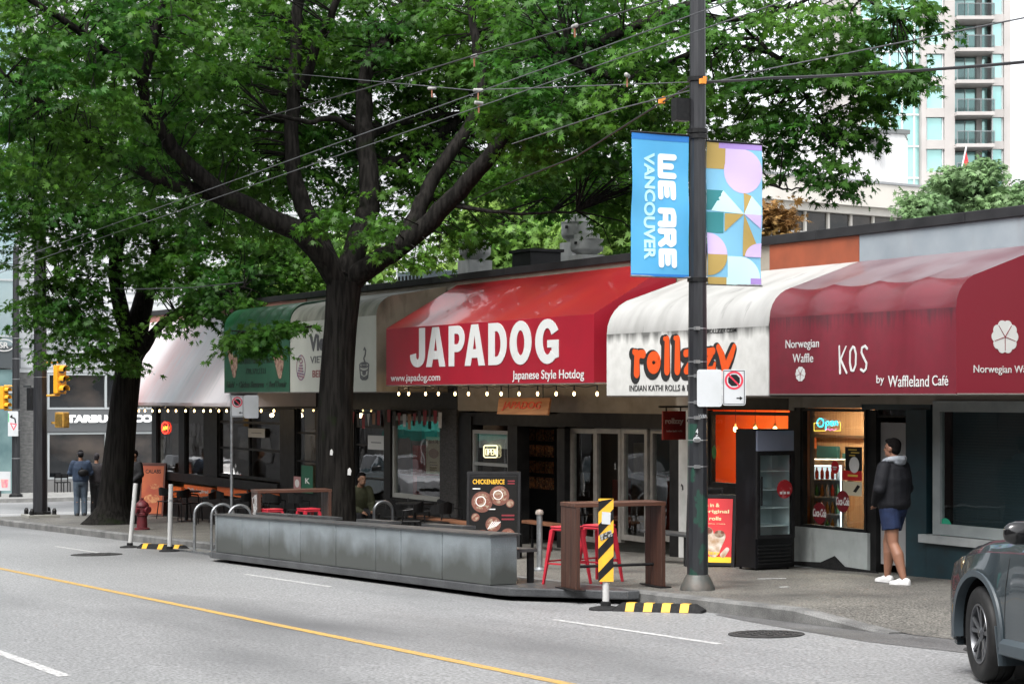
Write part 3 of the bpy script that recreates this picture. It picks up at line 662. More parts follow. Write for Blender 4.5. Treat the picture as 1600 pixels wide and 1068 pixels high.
brush(ka, letw, K, 1310, 1357, 540, 583)
def flower(mb, c, rx, ry, o, xd, yd):
    for i in range(5):
        a = math.pi/2+2*math.pi*i/5
        for d_ in (-.3, .3):
            mb.eps += 1; mb.disc((c[0]+rx*.62*math.cos(a+d_), c[1]+ry*.62*math.sin(a+d_)), rx*.3, o, xd, yd, .003+.0002*(mb.eps % 12), 16, ry=ry*.3)
    mb.disc(c, rx*.62, o, xd, yd, .0026, 20, ry=ry*.62)
def fl_lines(mb, c, rx, ry, o, xd, yd):
    for i in range(5):
        a = math.pi/2+math.pi/5+2*math.pi*i/5; mb.stroke([(c[0], c[1]), (c[0]+rx*.75*math.cos(a), c[1]+ry*.75*math.sin(a))], rx*.035, o, xd, yd, .0062, round_=False)
q = MB(); p0 = P(1251, 584, YF); r = .105; flower(q, (0, 0), r*1.1, r, (p0.x, YF-.002, p0.z), XD, ZD); q.build('flower_emblem', letw, ka, world=True)
q = MB(); fl_lines(q, (0, 0), r*1.1, r, (p0.x, YF-.002, p0.z), XD, ZD); q.build('flower_lines', kside, ka, world=True)
def side_pt(px, y):
    d = ray(px, y); n = X1/d.x; return d.y*n, EYE+d.z*n
yc, zc = side_pt(1570, 526); q = MB(); flower(q, (yc, zc), .22, .215, (X1+.002, 0, 0), YD, ZD); q.build('flower_emblem', letw, ka, world=True)
q = MB(); fl_lines(q, (yc, zc), .22, .215, (X1+.002, 0, 0), YD, ZD); q.build('flower_lines', kside, ka, world=True)
ya, z1 = side_pt(1521, 570); yb, z0 = side_pt(1608, 586); q = MB(); q.text('Norwegian Waf', (X1+.002, ya, z0), YD, ZD, yb-ya, z1-z0, .004, .004); q.build('lettering', letw, ka, world=True)
# rollzzy
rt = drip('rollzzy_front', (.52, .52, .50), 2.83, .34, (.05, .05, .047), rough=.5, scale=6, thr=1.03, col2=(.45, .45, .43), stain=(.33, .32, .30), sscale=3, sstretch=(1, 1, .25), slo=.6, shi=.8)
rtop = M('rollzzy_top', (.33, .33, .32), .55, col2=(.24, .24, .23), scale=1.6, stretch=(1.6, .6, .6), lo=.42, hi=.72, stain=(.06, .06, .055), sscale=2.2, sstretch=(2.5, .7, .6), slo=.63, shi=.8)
X0, X1 = AX(948), AX(1201)
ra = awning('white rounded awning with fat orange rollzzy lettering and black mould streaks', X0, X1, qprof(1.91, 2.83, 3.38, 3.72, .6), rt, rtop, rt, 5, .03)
blk_l = M('lettering_black', (.015, .015, .015), .5)
put(ra, blk_l, [('WWW.ROLLZZY.COM', 1083, 1151, 513.5, 520, .004), ('INDIAN KATHI ROLLS & KEBABS', 984, 1103, 601, 610.5, .006)])
RZ = []
def rz(x, st, w): RZ.append(([(x+a, c) for a, c in st], w))
rz(0, [(.08, .68), (.2, .62)], (.16, .2)); rz(0, [(.2, .04), (.2, .62)], (.3, .24)); rz(0, [(.22, .45), (.34, .62), (.47, .6)], (.14, .22, .24))
rz(.62, [(.26+.17*math.cos(a*math.pi/8), .34+.2*math.sin(a*math.pi/8)) for a in range(17)], .26)
rz(1.2, [(.1, 1.04), (.2, 1.0)], .12); rz(1.2, [(.2, .1), (.2, 1.0)], (.28, .22)); rz(1.6, [(.1, 1.04), (.2, 1.0)], .12); rz(1.6, [(.2, .1), (.2, 1.0)], (.28, .22))
for xo in (2.0, 2.62):
    rz(xo, [(.1, .58), (.5, .62)], .2); rz(xo, [(.5, .62), (.14, .1)], (.16, .2)); rz(xo, [(.12, .08), (.52, .08)], .2); rz(xo, [(.5, .05), (.56, .26)], (.2, .1))
rz(3.24, [(.06, .72), (.18, .5), (.3, .08)], (.18, .24, .26)); rz(3.24, [(.62, .72), (.5, .45), (.3, .08), (.14, -.12)], (.16, .22, .22, .16))
def rzput(px0, px1, y1, y0, grow, dx, dy, mat, name, t0):
    brush(ra, mat, [([(x/3.95+dx, y/1.1+dy) for x, y in st], [v+grow for v in (w if hasattr(w, '__len__') else [w]*len(st))]) for st, w in RZ], px0, px1, y1, y0, name, t0=t0)
rzput(986, 1150, 524, 583, .20, -.004, -.06, blk_l, 'lettering_outline', .002)
rzput(988, 1152, 524, 583, 0, 0, 0, M('lettering_orange', (.60, .072, .008), .5), 'lettering', .0055)
# JAPADOG
jr = M('japadog_front', (.27, .005, .017), .42, col2=(.23, .005, .016), scale=1.4, coat=.15)
jt = M('japadog_top', (.21, .009, .012), .36, col2=(.25, .018, .011), scale=.8, lo=.45, hi=.75, stain=(.2, .01, .016), sscale=2.2, sstretch=(1, .4, 1), slo=.5, shi=.75, coat=.35, bump=.08, bscale=3, bstretch=(1, .3, .3))
X0, X1 = AX(603.5), AX(928)
ja = awning('large red shed roof awning with big white JAPADOG lettering', X0, X1, [(YF, 2.10), (YF, 3.15), (YF+.02, 3.17), ((YF+YW)/2, 3.585), (YW-.03, 4.0)], jr, jt, jr, 5, .012)
jl = put(ja, letw, [('www.japadog.com', 611, 688, 584, 598.5, .006), ('Japanese Style Hotdog', 801, 913, 577.5, 596, .01)])
AB = {}   # heavy block capitals, unit square
def block(mb, ch, x, z, w, h, o):
    def pl(p): mb.eps += 1; mb.plate([(x+a*w, z+c*h) for a, c in p], o, XD, ZD, .005+.0003*(mb.eps % 9))
    def arcb(cx, cy_, ri, ro, ryi, ryo, a0, a1, n=14):
        for i in range(n):
            a, c = a0+(a1-a0)*i/n, a0+(a1-a0)*(i+1)/n
            pl([(cx+ri*math.cos(a), cy_+ryi*math.sin(a)), (cx+ro*math.cos(a), cy_+ryo*math.sin(a)), (cx+ro*math.cos(c), cy_+ryo*math.sin(c)), (cx+ri*math.cos(c), cy_+ryi*math.sin(c))])
    hp = math.pi/2
    if ch == 'J': pl([(.6, .28), (.98, .28), (.98, 1), (.6, 1)]); arcb(.5, .28, .1, .48, .08, .28, -math.pi, 0); pl([(.02, .28), (.4, .28), (.4, .36), (.02, .32)])
    if ch == 'A':
        pl([(0, 0), (.3, 0), (.355, .19), (.5, .19), (.5, .4), (.42, .4), (.5, .74), (.5, 1), (.33, 1)])
        pl([(1, 0), (.67, 1), (.5, 1), (.5, .74), (.58, .4), (.5, .4), (.5, .19), (.645, .19), (.7, 0)])
    if ch == 'P': pl([(.02, 0), (.36, 0), (.36, 1), (.02, 1)]); pl([(.36, .80), (.55, .80), (.55, 1), (.36, 1)]); pl([(.36, .35), (.55, .35), (.55, .54), (.36, .54)]); arcb(.55, .675, .12, .43, .125, .325, -hp, hp)
    if ch == 'D': pl([(.02, 0), (.36, 0), (.36, 1), (.02, 1)]); pl([(.36, .8), (.46, .8), (.46, 1), (.36, 1)]); pl([(.36, 0), (.46, 0), (.46, .2), (.36, .2)]); arcb(.46, .5, .2, .52, .3, .5, -hp, hp)
    if ch == 'O': arcb(.5, .5, .18, .5, .29, .51, 0, 2*math.pi, 28)
    if ch == 'G': arcb(.52, .5, .2, .52, .3, .51, .5, 2*math.pi-.75, 24); pl([(.52, .36), (1, .36), (1, .53), (.52, .53)]); pl([(.7, .08), (1, .14), (1, .36), (.7, .36)])
q = MB()
for i, (a, c) in enumerate(((641, 665), (666.5, 696), (701, 727), (726.5, 758), (763, 793), (797, 831), (837, 873.5))):
    xa, xb = AX(a), AX(c); block(q, 'JAPADOG'[i], 0, 0, xb-xa, .70, (xa, YF-.003, 2.42))
q.build('lettering', letw, ja, world=True)
# cream Vietnamese awning
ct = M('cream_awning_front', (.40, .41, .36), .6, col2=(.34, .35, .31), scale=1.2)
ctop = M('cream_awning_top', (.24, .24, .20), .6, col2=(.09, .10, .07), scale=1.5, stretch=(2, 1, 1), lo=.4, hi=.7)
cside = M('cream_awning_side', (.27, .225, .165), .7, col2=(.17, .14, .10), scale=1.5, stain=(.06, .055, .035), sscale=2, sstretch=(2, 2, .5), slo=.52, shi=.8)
X0, X1 = AX(453.5), AX(588)
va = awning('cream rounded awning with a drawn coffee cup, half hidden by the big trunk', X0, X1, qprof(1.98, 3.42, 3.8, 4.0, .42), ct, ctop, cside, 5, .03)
gl_ = M('lettering_grey', (.07, .07, .075), .5)
put(va, gl_, [('Viet', 483.5, 514, 521, 548, .045), ('VIETNAMESE', 485, 548, 555, 566, .012)]); put(va, M('lettering_red_grey', (.2, .05, .05), .5), [('BEEF', 488.5, 507, 578, 589, .012)])
def emblem_cup(mb, o, w, h):
    S = lambda st, k=.05: mb.stroke([(x*w, y*h) for x, y in st], k*w, o, XD, ZD, .003)
    S([(.0, .45), (.12, .05), (.3, 0), (.7, 0), (.88, .05), (1, .45)], .09); mb.ring((.5*w, .45*h), .5*w, .08*w, o, XD, ZD, .003, ry=.07*h); mb.ring((.5*w, .45*h), .25*w, .05*w, o, XD, ZD, .003, ry=.03*h)
    mb.disc((.5*w, .2*h), .2*w, o, XD, ZD, .0035, ry=.08*h); S([(.08, .12), (.5, .04), (.92, .12)], .07); S([(.05, .3), (.5, .24), (.95, .3)], .06)
    S([(.6, .54), (.45, .66), (.62, .78), (.68, .9), (.55, .99), (.48, .94)], .09)
q = MB(); xa, xb = AX(562), AX(576.5); z0, z1 = P(569, 592, YF).z, P(569, 543, YF).z; emblem_cup(q, (xa, YF-.003, z0), xb-xa, z1-z0); q.build('cup_drawing', gl_, va, world=True)
q = MB(); p0 = P(470.5, 574, YF); o = (p0.x, YF-.003, p0.z); q.ring((0, 0), .24, .03, o, XD, ZD, .003, ry=.25)
for a in range(6): q.stroke([(-.2+.03*a, -.16+.05*a), (.16-.02*a, -.2+.06*a)], .035, o, XD, ZD, .003)
q.stroke([(-.1, .12), (0, .2), (.1, .12)], .03, o, XD, ZD, .003); q.build('round_logo', M('logo_purple', (.10, .09, .17), .5, col2=(.25, .1, .1), scale=9), va, world=True)
# green awning
gt = M('green_awning_front', (.009, .058, .030), .5, col2=(.011, .07, .037), scale=1.5, stain=(.006, .035, .017), sscale=3, sstretch=(1, 1, .3), slo=.5, shi=.8)
gtop = M('green_awning_top', (.004, .048, .018), .35, col2=(.006, .062, .024), scale=1, coat=.3)
X0, X1 = AX(350.5), AX(452.5)
ga = awning('green rounded awning with dark Mediterranean food lettering', X0, X1, qprof(1.98, 3.42, 3.85, 4.0, .45), gt, gtop, gt, 6, .05)
put(ga, M('lettering_dark_green', (.008, .02, .012), .5), [('Mediterranean Food', 373, 427, 556, 568, .012, .2), ('778.379.2121', 384, 415, 575, 584, .012), ('Falafel  •  Chicken Shawarma  •  Beef Donair', 354, 448, 595, 605, .012, .25)])
q = MB()
for px in (364, 435):
    p0 = P(px, 564, YF); o = (p0.x, YF-.003, p0.z); q.stroke([(-.2, .2), (.1, -.25)], .25, o, XD, ZD, .003); q.disc((-.18, .22), .14, o, XD, ZD, .0036, 12); q.disc((.15, -.05), .16, o, XD, ZD, .0038, 12, ry=.2)
q.build('wrap_picture', M('wrap_print', (.35, .25, .18), .6, col2=(.12, .04, .03), scale=12), ga, world=True)
# white shed awning of the corner restaurant
wt = M('white_red_awning', (.56, .50, .505), .38, col2=(.44, .20, .185), scale=.40, stretch=(1, .4, .5), lo=.52, hi=.78, stain=(.42, .41, .42), sscale=5, sstretch=(1.6, .25, .18), slo=.56, shi=.72, coat=.2)  # pink patches and grey streaks mixed into the white
X0, X1 = -53.3, AX(394)
wa = awning('faded white and pink sloping awning of the corner restaurant, with pale grey streaks', X0, X1, [(YF, 1.66), (YF, 1.74), (YF+.02, 1.77), (YF+.5, 2.55), (YF+1.0, 3.3), (YW-.03, 3.9)], wt, wt, wt, 6, .02, hip=1.75)
# ---------------------------------------------------------------- string lights, bunting, wooden shop sign
def strings(label, pts, yhang, Y, zt, px_y):
    pp = [P(a, px_y, Y) for a in pts]; t = thing('string_lights', label, 'string lights', tuple(pp[0])); c = MB(); path = []
    for a, b in zip(pp[:-1], pp[1:]): path += [Vector((a.x, Y, zt)), (Vector((a.x, Y, zt))+Vector((b.x, Y, zt)))/2-Vector((0, 0, .03))]
    c.tube(path+[Vector((pp[-1].x, Y, zt))], .007, 6)
    for p in pp: c.tube([(p.x, Y, zt), (p.x, Y, p.z+.05)], .012, 6)
    c.build('cable', black, t, world=True)
    for p in pp:
        q = MB(); q.ball((p.x, Y, p.z), (.021, .021, .034), 10, 8); q.build('bulb', bulbm, t, world=True, smooth=True)
    return pp
pp = strings('row of warm glass bulbs hung under the red hot dog awning', [623, 638.5, 665, 685, 711, 732, 761, 783, 811, 840, 869, 897, 933], 0, YF+.06, 2.07, 615)
for p in pp[::2]: bulb_light(p+Vector((0, .05, -.12)), 2.2)
pp = strings('row of small warm bulbs under the faded white corner awning', [217, 226.5, 238, 249, 262.5, 275, 290, 303.5, 318, 329, 342, 354, 372, 385, 408, 428], 0, YF+.06, 1.64, 641.5)
for p in pp[::3]: bulb_light(p+Vector((0, .05, -.12)), 1.6)
bu = thing('bunting', 'string of dark red, black and white pennants sagging under the cream awning', 'bunting', tuple(P(610, 632, YW-.15)))
c = MB(); c.tube([P(548, 640, YW-.15), P(580, 646, YW-.15), P(610, 637, YW-.15), P(650, 646, YW-.15), P(688, 632, YW-.15)], .008, 6); c.build('cord', black, bu, world=True)
bmats = [M('flag_red', (.22, .01, .02), .7), M('flag_black', (.02, .02, .02), .7), M('flag_white', (.5, .48, .46), .7), M('flag_tan', (.3, .15, .08), .7)]
for i, px in enumerate(range(552, 690, 8)):
    y = 643+4*math.sin(i*.75); p = P(px, y, YW-.15); q = MB(); w_, h_ = .08, .2+.05*(i % 3)
    q.plate([(-w_, 0), (w_, 0), (w_*.8, -h_), (-w_*.8, -h_)] if i % 3 else [(-w_, 0), (w_, 0), (0, -h_-.06)], (p.x, p.y-.005*(i % 2), p.z), XD, ZD, .003); q.build('pennant', bmats[[0, 1, 0, 2, 3, 0, 1][i % 7]], bu, world=True)
a, b = P(786, 622, 16.1), P(866, 626, 16.1)
t = thing('wooden_shop_sign', 'tilted wooden board with red JAPADOG letters hung under the red awning', 'sign', tuple(a))
tl = Vector((a.x, 16.05, a.z)); xd = (Vector((b.x, 16.05, a.z))-tl); Wd = xd.length; xd.normalize(); yd = Vector((.0, -.5, -.85)).normalized()*-1; yd = Vector((0, .35, .94)).normalized()
q = MB(); q.plate([(0, 0), (Wd, 0), (Wd+.1, -.3), (.12, -.3)], tl, xd, yd, .03); q.build('board', M('old_wood_sign', (.42, .20, .09), .6, col2=(.28, .12, .05), scale=2, stretch=(1, 1, 12)), t, world=True)
q = MB(); nn = xd.cross(yd); q.text('JAPADOG', tl+nn*.03-yd*.24+xd*.25, xd, yd, Wd*.74, .17, .01, .01); q.build('lettering', M('sign_red', (.55, .05, .02), .5), t, world=True)
q = MB(); q.tube([tl+xd*.3, tl+xd*.3+Vector((0, 0, .25))], .01, 6); q.tube([tl+xd*(Wd-.3), tl+xd*(Wd-.3)+Vector((0, 0, .25))], .01, 6); q.build('hanger', blackm, t, world=True)
# ---------------------------------------------------------------- parklet on the road
def splash(m):
    """road dirt splashed on the lower half of the panels (follows the street's slope)"""
    n = m.node_tree; L = n.links.new; b = n.nodes['Principled BSDF']; tc = n.nodes.new('ShaderNodeTexCoord')
    d = n.nodes.new('ShaderNodeVectorMath'); d.operation = 'DOT_PRODUCT'; L(tc.outputs['Object'], d.inputs[0]); d.inputs[1].default_value = (-SL, 0, 1)
    r = n.nodes.new('ShaderNodeMapRange'); L(d.outputs['Value'], r.inputs[0]); r.inputs[1].default_value = .80; r.inputs[2].default_value = .15
    z = n.nodes.new('ShaderNodeTexNoise'); z.inputs['Scale'].default_value = 2.6; z.inputs['Detail'].default_value = 7; mp = n.nodes.new('ShaderNodeMapping'); mp.inputs['Scale'].default_value = (.8, 1, .6); L(tc.outputs['Object'], mp.inputs[0]); L(mp.outputs[0], z.inputs['Vector'])
    a = n.nodes.new('ShaderNodeMath'); a.operation = 'ADD'; L(r.outputs[0], a.inputs[0]); L(z.outputs[0], a.inputs[1]); q = n.nodes.new('ShaderNodeMapRange'); q.inputs[1].default_value = .72; q.inputs[2].default_value = 1.25; L(a.outputs[0], q.inputs[0])
    x = n.nodes.new('ShaderNodeMix'); x.data_type = 'RGBA'; L(q.outputs[0], x.inputs[0]); L(b.inputs['Base Color'].links[0].from_socket, x.inputs[6]); x.inputs[7].default_value = (.075, .082, .077, 1); L(x.outputs[2], b.inputs['Base Color']); return m
planterm = splash(M('brushed_grey_panel', (.25, .285, .305), .42, .3, col2=(.20, .23, .245), scale=2.2, stretch=(1, 1, 2), fine=(80, .15)))
deckm = M('parklet_deck', (.06, .063, .066), .35, col2=(.035, .037, .04), scale=2, fine=(60, .3), bump=.15)
capg = M('parklet_cap', (.03, .032, .034), .45, col2=(.06, .06, .06), scale=6)
def rail_loft(mb, pts, h0, h1, mi=0):
    """a wall that follows the plan outline pts and the slope of the street"""
    n = len(pts); vs = [(x, y, gz(x)+h) for h in (h0, h1) for x, y in pts]
    mb.add(vs, [tuple(range(n))[::-1], tuple(range(n, 2*n))]+[(i, (i+1) % n, (i+1) % n+n, i+n) for i in range(n)], mi)
pk_ = thing('parklet', 'long low grey panelled parklet wall standing on the road on a dark platform', 'parklet', (-27.5, 11.9, gz(-27.5)))
mb = MB(); rail_loft(mb, [(-33.0, 11.62), (-32.75, 11.38), (-32.5, 11.33), (-22.0, 11.38), (-21.75, 11.42), (-20.38, 12.30), (-20.36, 12.465), (-33.0, 12.465)], .06, .165)
mb.build('platform', deckm, pk_, world=True, bevel=.015)
yf = lambda x: 11.36+.0*(x+32)
seams = [-32.42, -31.2, -29.95, -28.6, -27.2, -25.75, -24.9, -23.6, -22.2]
for a, c in zip(seams[:-1], seams[1:]):
    mb = MB(); rail_loft(mb, [(a+.011, 11.40), (c-.011, 11.40), (c-.011, 11.78), (a+.011, 11.78)], .17, .79); mb.build('wall_panel', planterm, pk_, world=True, bevel=.006)
mb = MB(); rail_loft(mb, [(-32.72, 11.56), (-32.62, 11.44), (-32.426, 11.402), (-32.426, 11.778), (-32.72, 11.75)], .17, .79); mb.build('wall_panel', planterm, pk_, world=True)
mb = MB(); rail_loft(mb, [(-32.76, 11.55), (-32.64, 11.41), (-32.43, 11.37), (-22.16, 11.37), (-22.16, 11.81), (-32.76, 11.81)], .79, .81); mb.build('wall_cap', capg, pk_, world=True)
for a, c in ((-31.9, -30.4), (-30.2, -28.6), (-27.6, -26.4), (-25.3, -24.0)):
    mb = MB(); rail_loft(mb, [(a, 11.9), (c, 11.9), (c, 12.1), (a, 12.1)], .80, .84)
    for x in (a+.1, c-.1): mb.tube([(x, 12, gz(x)+.16), (x, 12, gz(x)+.80)], .025, 8)
    mb.build('backrest_rail', capg, pk_, world=True)
mb = MB(); rail_loft(mb, [(-31.5, 11.80), (-22.3, 11.80), (-22.3, 12.12), (-31.5, 12.12)], .56, .60); mb.build('seat', capg, pk_, world=True)
mb = MB(); [mb.box(x, x+.05, 12.02, 12.10, gz(x)+.16, gz(x)+.56) for x in (-31.4, -29, -26.5, -24, -22.4)]; mb.build('seat_support', blackm, pk_, world=True)
# bike racks
def rack(x, y, r, label, rot=math.pi/2, h=.88, m=steel, base=.0):
    t = thing('bike_rack', label, 'bike rack', (x, y, gz(x)+base), rot, 'bike racks'); q = MB(); pts = [(-r, 0, 0), (-r, 0, h-r)]
    pts += [(-r*math.cos(math.pi*i/12), 0, h-r+r*math.sin(math.pi*i/12)) for i in range(1, 12)]+[(r, 0, h-r), (r, 0, 0)]
    q.tube(pts, .026, 12); q.build('hoop', m, t, smooth=True); q = MB(); [q.lathe([(.06, 0), (.06, .01), (.03, .015)], (s*r, 0, .002), 12) for s in (-1, 1)]; q.build('foot_plate', m, t)
for i, px in enumerate((321, 348, 375)):
    p = P(px, HY, 12.28); rack(p.x, 12.28, .215, ('leftmost steel bike hoop clear of the parklet end', 'middle steel bike hoop just behind the parklet end', 'third steel bike hoop behind the parklet wall, nearest the wooden table')[i], base=.035)
q = MB(); rail_loft(q, [(-37.3, 12.02), (-33.1, 12.02), (-33.1, 12.46), (-37.3, 12.46)], .004, .034); tag(q.build('rack_base_plate', steel), 'flat steel base plate under the three bike hoops beside the kerb', 'plate')
p = P(599, HY, 13.0); rack(p.x, 13.0, .16, 'dark steel bike hoop inside the parklet beside the tree', m=M('dark_steel', (.12, .125, .13), .3, .8), h=.9, base=.15)
# wooden bar tables and red stools
woodm = M('stained_timber', (.062, .024, .014), .5, col2=(.026, .012, .008), scale=2.5, stretch=(12, 12, .5), lo=.35, hi=.7, stain=(.13, .085, .06), sscale=7, sstretch=(6, 6, .3), slo=.62, shi=.74, bump=.2, bscale=8, bstretch=(12, 12, .5))
woodt = M('stained_timber_top', (.085, .032, .018), .4, col2=(.04, .017, .010), scale=2.5, stretch=(12, .5, 12), bump=.2, bscale=8, bstretch=(12, .5, 12))
def bar_table(x, y, h0, label, rz, L, W=.46, tag_=False):
    t = thing('bar_table', label, 'bar table', (x, y, gz(x)+h0), rz, 'timber bar tables on the parklet')
    for s in (0, 1):
        q = MB()
        for i in range(3): q.box(-W/2+i*W/3+.002, -W/2+(i+1)*W/3-.002, (L-.055)*s, (L-.055)*s+.055, .012, 1.0)
        q.build('side_panel', woodm, t, bevel=.004); q = MB(); q.box(-W/2-.06, W/2+.06, (L-.055)*s-.05, (L-.055)*s+.105, 0, .012); q.build('foot_plate', blackm, t)
    q = MB(); [q.box(-W/2+i*W/3+.002, -W/2+(i+1)*W/3-.002, -.01, L+.01, 1.002, 1.05) for i in range(3)]; q.build('table_top', woodt, t, bevel=.004)
    q = MB(); q.tube([(0, .05, .27), (0, L-.05, .27)], .018, 8); q.build('foot_rail', blackm, t)
    if tag_:
        q = MB(); rr = random.Random(3)
        for k in range(9): q.stroke([(rr.uniform(.06, .4), rr.uniform(.55, .98)) for _ in range(4)], .014, (-W/2, -.001, 0), XD, ZD, .002)
        q.build('graffiti', M('graffiti_white', (.45, .45, .45), .6), t)
    return t
q0 = G(888, 920, .165); bar_table(q0.x, q0.y, .165, 'near wooden bar table with thick plank sides at the right end of the parklet', -.1, 1.2)
q0 = P(398, HY, 12.0); bar_table(q0.x, 12.0, .165, 'far wooden bar table with white graffiti on its plank side', -.1, 1.3, tag_=True)
def stool(x, y, h0, label, rz):
    t = thing('metal_stool', label, 'stool', (x, y, gz(x)+h0), rz, 'red metal stools')
    q = MB(); s = .155; q.box(-s, s, -s, s, .705, .73); q.box(-s+.006, s-.006, -s+.006, s-.006, .67, .704); q.build('seat', redpaint, t, bevel=.02)
    for i in (-1, 1):
        for j in (-1, 1):
            q = MB(); q.loft([[(i*c*a+d*e, j*c*b+d*f_, z) for e, f_ in ((-1, -1), (1, -1), (1, 1), (-1, 1))] for c, z, d, a, b in ((.212, 0, .013, 1, 1), (.13, .68, .026, 1, 1))]); q.build('leg', redpaint, t)
    q = MB(); c = .18
    q.bar((-c, -c, .26), (c, -c, .26), .012, .02); q.bar((-c, c, .26), (c, c, .26), .012, .02); q.bar((-c, -c, .285), (-c, c, .285), .012, .02); q.bar((c, -c, .285), (c, c, .285), .012, .02)
    q.build('brace', redpaint, t); return t
for px, Y, lb_ in ((886, 12.32, 'left red metal stool showing past the near wooden table'), (936, 12.85, 'right red metal stool inside the near wooden table')):
    p = P(px, HY, Y); stool(p.x, Y, .165, lb_, .35)
for px, Y, lb_ in ((424, 12.2, 'left red stool under the far wooden table'), (482, 12.75, 'right red stool under the far wooden table')):
    p = P(px, HY, Y); stool(p.x, Y, .165, lb_, .1)
# bollard
p = G(843, 891); t = thing('bollard', 'slim grey steel bollard with a domed cap before the hot dog shop', 'bollard', tuple(p)); q = MB(); q.lathe([(.1, 0), (.1, .02), (.05, .05)], n=16); q.build('foot', steel, t)
q = MB(); q.lathe([(.042, .03), (.042, .80)], n=16); q.build('post', steel, t, smooth=True); q = MB(); q.lathe([(.055, .79), (.06, .82), (.045, .85), (.01, .862)], n=16); q.build('post_cap', M('bollard_cap', (.38, .34, .3), .6, .4, col2=(.25, .2, .17), scale=20), t, smooth=True)
# benches by the hot dog shop
def bench(px, Y, L, label, m=woodt):
    p = P(px, HY, Y); t = thing('bench', label, 'bench', (p.x, Y, gz(p.x)+.15), 0, 'small benches by the hot dog shop'); q = MB(); q.box(-L/2, L/2, -.15, .15, .43, .47); q.build('seat', m, t, bevel=.006)
    for s in (-1, 1):
        q = MB(); x = s*(L/2-.12); q.bar((x, -.11, 0), (x, -.11, .43), .035, .035); q.bar((x, .11, 0), (x, .11, .43), .035, .035); q.bar((x, -.09, .41), (x, .09, .41), .03, .03); q.build('leg_frame', blackm, t)
wb_ = M('bench_timber', (.16, .07, .035), .5, col2=(.1, .04, .02), scale=3, stretch=(1, 10, 1))
bench(671, 15.7, 1.2, 'timber topped bench at the left of the chicken and rice board', wb_); bench(716, 15.3, 1.2, 'timber topped bench just touching the chicken and rice board', wb_)
bench(846, 16.1, 1.3, 'timber bench right of the chicken and rice board behind the bollard', wb_); bench(1050, 15.7, 1.3, 'black bench under the small hanging rollzzy sign', capg)
# sandwich boards
def aboard(name, label, x, y, rz, W, H, frame, lean=.16):
    """stands on the pavement with its printed face towards local -Y; returns thing and the print plane"""
    t = thing(name, label, 'sandwich board', (x, y, gz(x)+.15), rz)
    for s, nm in ((-1, 'front_frame'), (1, 'rear_frame')):
        b_, tp = Vector((0, s*lean*H, 0)), Vector((0, s*.02, H)); up = (tp-b_).normalized(); q = MB()
        for x_ in (-W/2, W/2): q.bar(b_+XD*x_, tp+XD*x_, .04, .03, up=(0, 1, 0))
        for f_ in (.045, .985): c = b_+(tp-b_)*f_; q.bar(c+XD*(-W/2+.02), c+XD*(W/2-.02), .03, .045, up=tuple(up))
        q.build(nm, frame, t)
        q = MB(); q.plate([(0, 0), (W-.05, 0), (W-.05, H*.95), (0, H*.95)] if s < 0 else [(0, 0), (0, H*.95), (W-.05, H*.95), (W-.05, 0)], b_+XD*(-W/2+.025)+up*.05+Vector((0, s*.002, 0)), XD, up, .004); q.build('panel', frame, t)
    b_ = Vector((0, -lean*H, 0)); up = (Vector((0, -.02, H))-b_).normalized(); o = b_+up*.06+XD*(-W/2+.03)-Vector((0, .008, 0)); return t, o, up
t, o, up = aboard('sandwich_board', 'tall black sandwich board with yellow CHICKEN&RICE heading and round dishes', onwalk(772, 14.3).x, 14.3, 1.0, .80, 1.36, black)
W, H = .74, 1.24
def up_(q, *a): pass
q = MB(); q.plate([(0, 0), (W, 0), (W, H), (0, H)], o, XD, up, .003); q.build('poster', M('poster_black', (.006, .0055, .005), .6, spec=.15), t)
oo = o-Vector((0, .0035, 0))
q = MB(); q.text('CHICKEN&RICE', oo+XD*.04+up*1.12, XD, up, .5, .075, .014, .002); q.build('heading', M('heading_yellow', (.75, .42, .02), .5), t)
bowlr = M('bowl_red', (.15, .05, .03), .5, col2=(.11, .035, .022), scale=9); food = M('dish_food', (.26, .19, .13), .6, col2=(.14, .035, .018), scale=22, lo=.42, hi=.55)
q = MB(); bl = [(.19, .84, .165), (.46, .94, .155), (.09, .60, .065), (.63, .82, .065), (.37, .49, .12), (.2, .26, .145), (.60, .31, .12)]
for x, y, r in bl: q.disc((x, y), r, oo, XD, up, .002, 24)
q.build('bowl_picture', bowlr, t); q = MB()
for x, y, r in bl: q.disc((x, y), r*.78, oo, XD, up, .004, 24)
q.build('food_picture', food, t); q = MB()
for x, y, r in bl[:2]: q.ring((x-.02, y+.01), r*.45, .012, oo, XD, up, .0055)
for k in range(5): q.stroke([(.29+.03*k, .42+.01*k), (.36+.03*k, .53)], .012, oo, XD, up, .0055)
for x, y in ((.04, 1.04), (.28, .72), (.1, .06), (.45, .06)): q.plate([(x, y), (x+.12, y), (x+.12, y+.015), (x, y+.015)], oo, XD, up, .002)
q.build('print', wht, t); q = MB(); [q.plate([(.59, y), (.70, y), (.70, y+.02), (.59, y+.02)], oo, XD, up, .002) for y in (1.12, 1.16)]; [q.plate([(.5, y), (.7, y), (.7, y+.025), (.5, y+.025)], oo, XD, up, .002) for y in (.56, .62)]; q.build('red_print', maroon_d, t)
t, o, up = aboard('sandwich_board', 'red sandwich board with cream roll lettering half hidden behind the big pole', *(lambda p: (p.x, p.y))(G(1113, 884)), .75, .68, 1.02, black)
W, H = .62, .92
q = MB(); q.plate([(0, .0), (W, .0), (W, H), (0, H)], o, XD, up, .003); q.build('poster', M('poster_red', (.62, .03, .035), .5, col2=(.52, .025, .03), scale=1.5), t); oo = o-Vector((0, .0035, 0))
crm = M('print_cream', (.75, .62, .35), .5); q = MB()
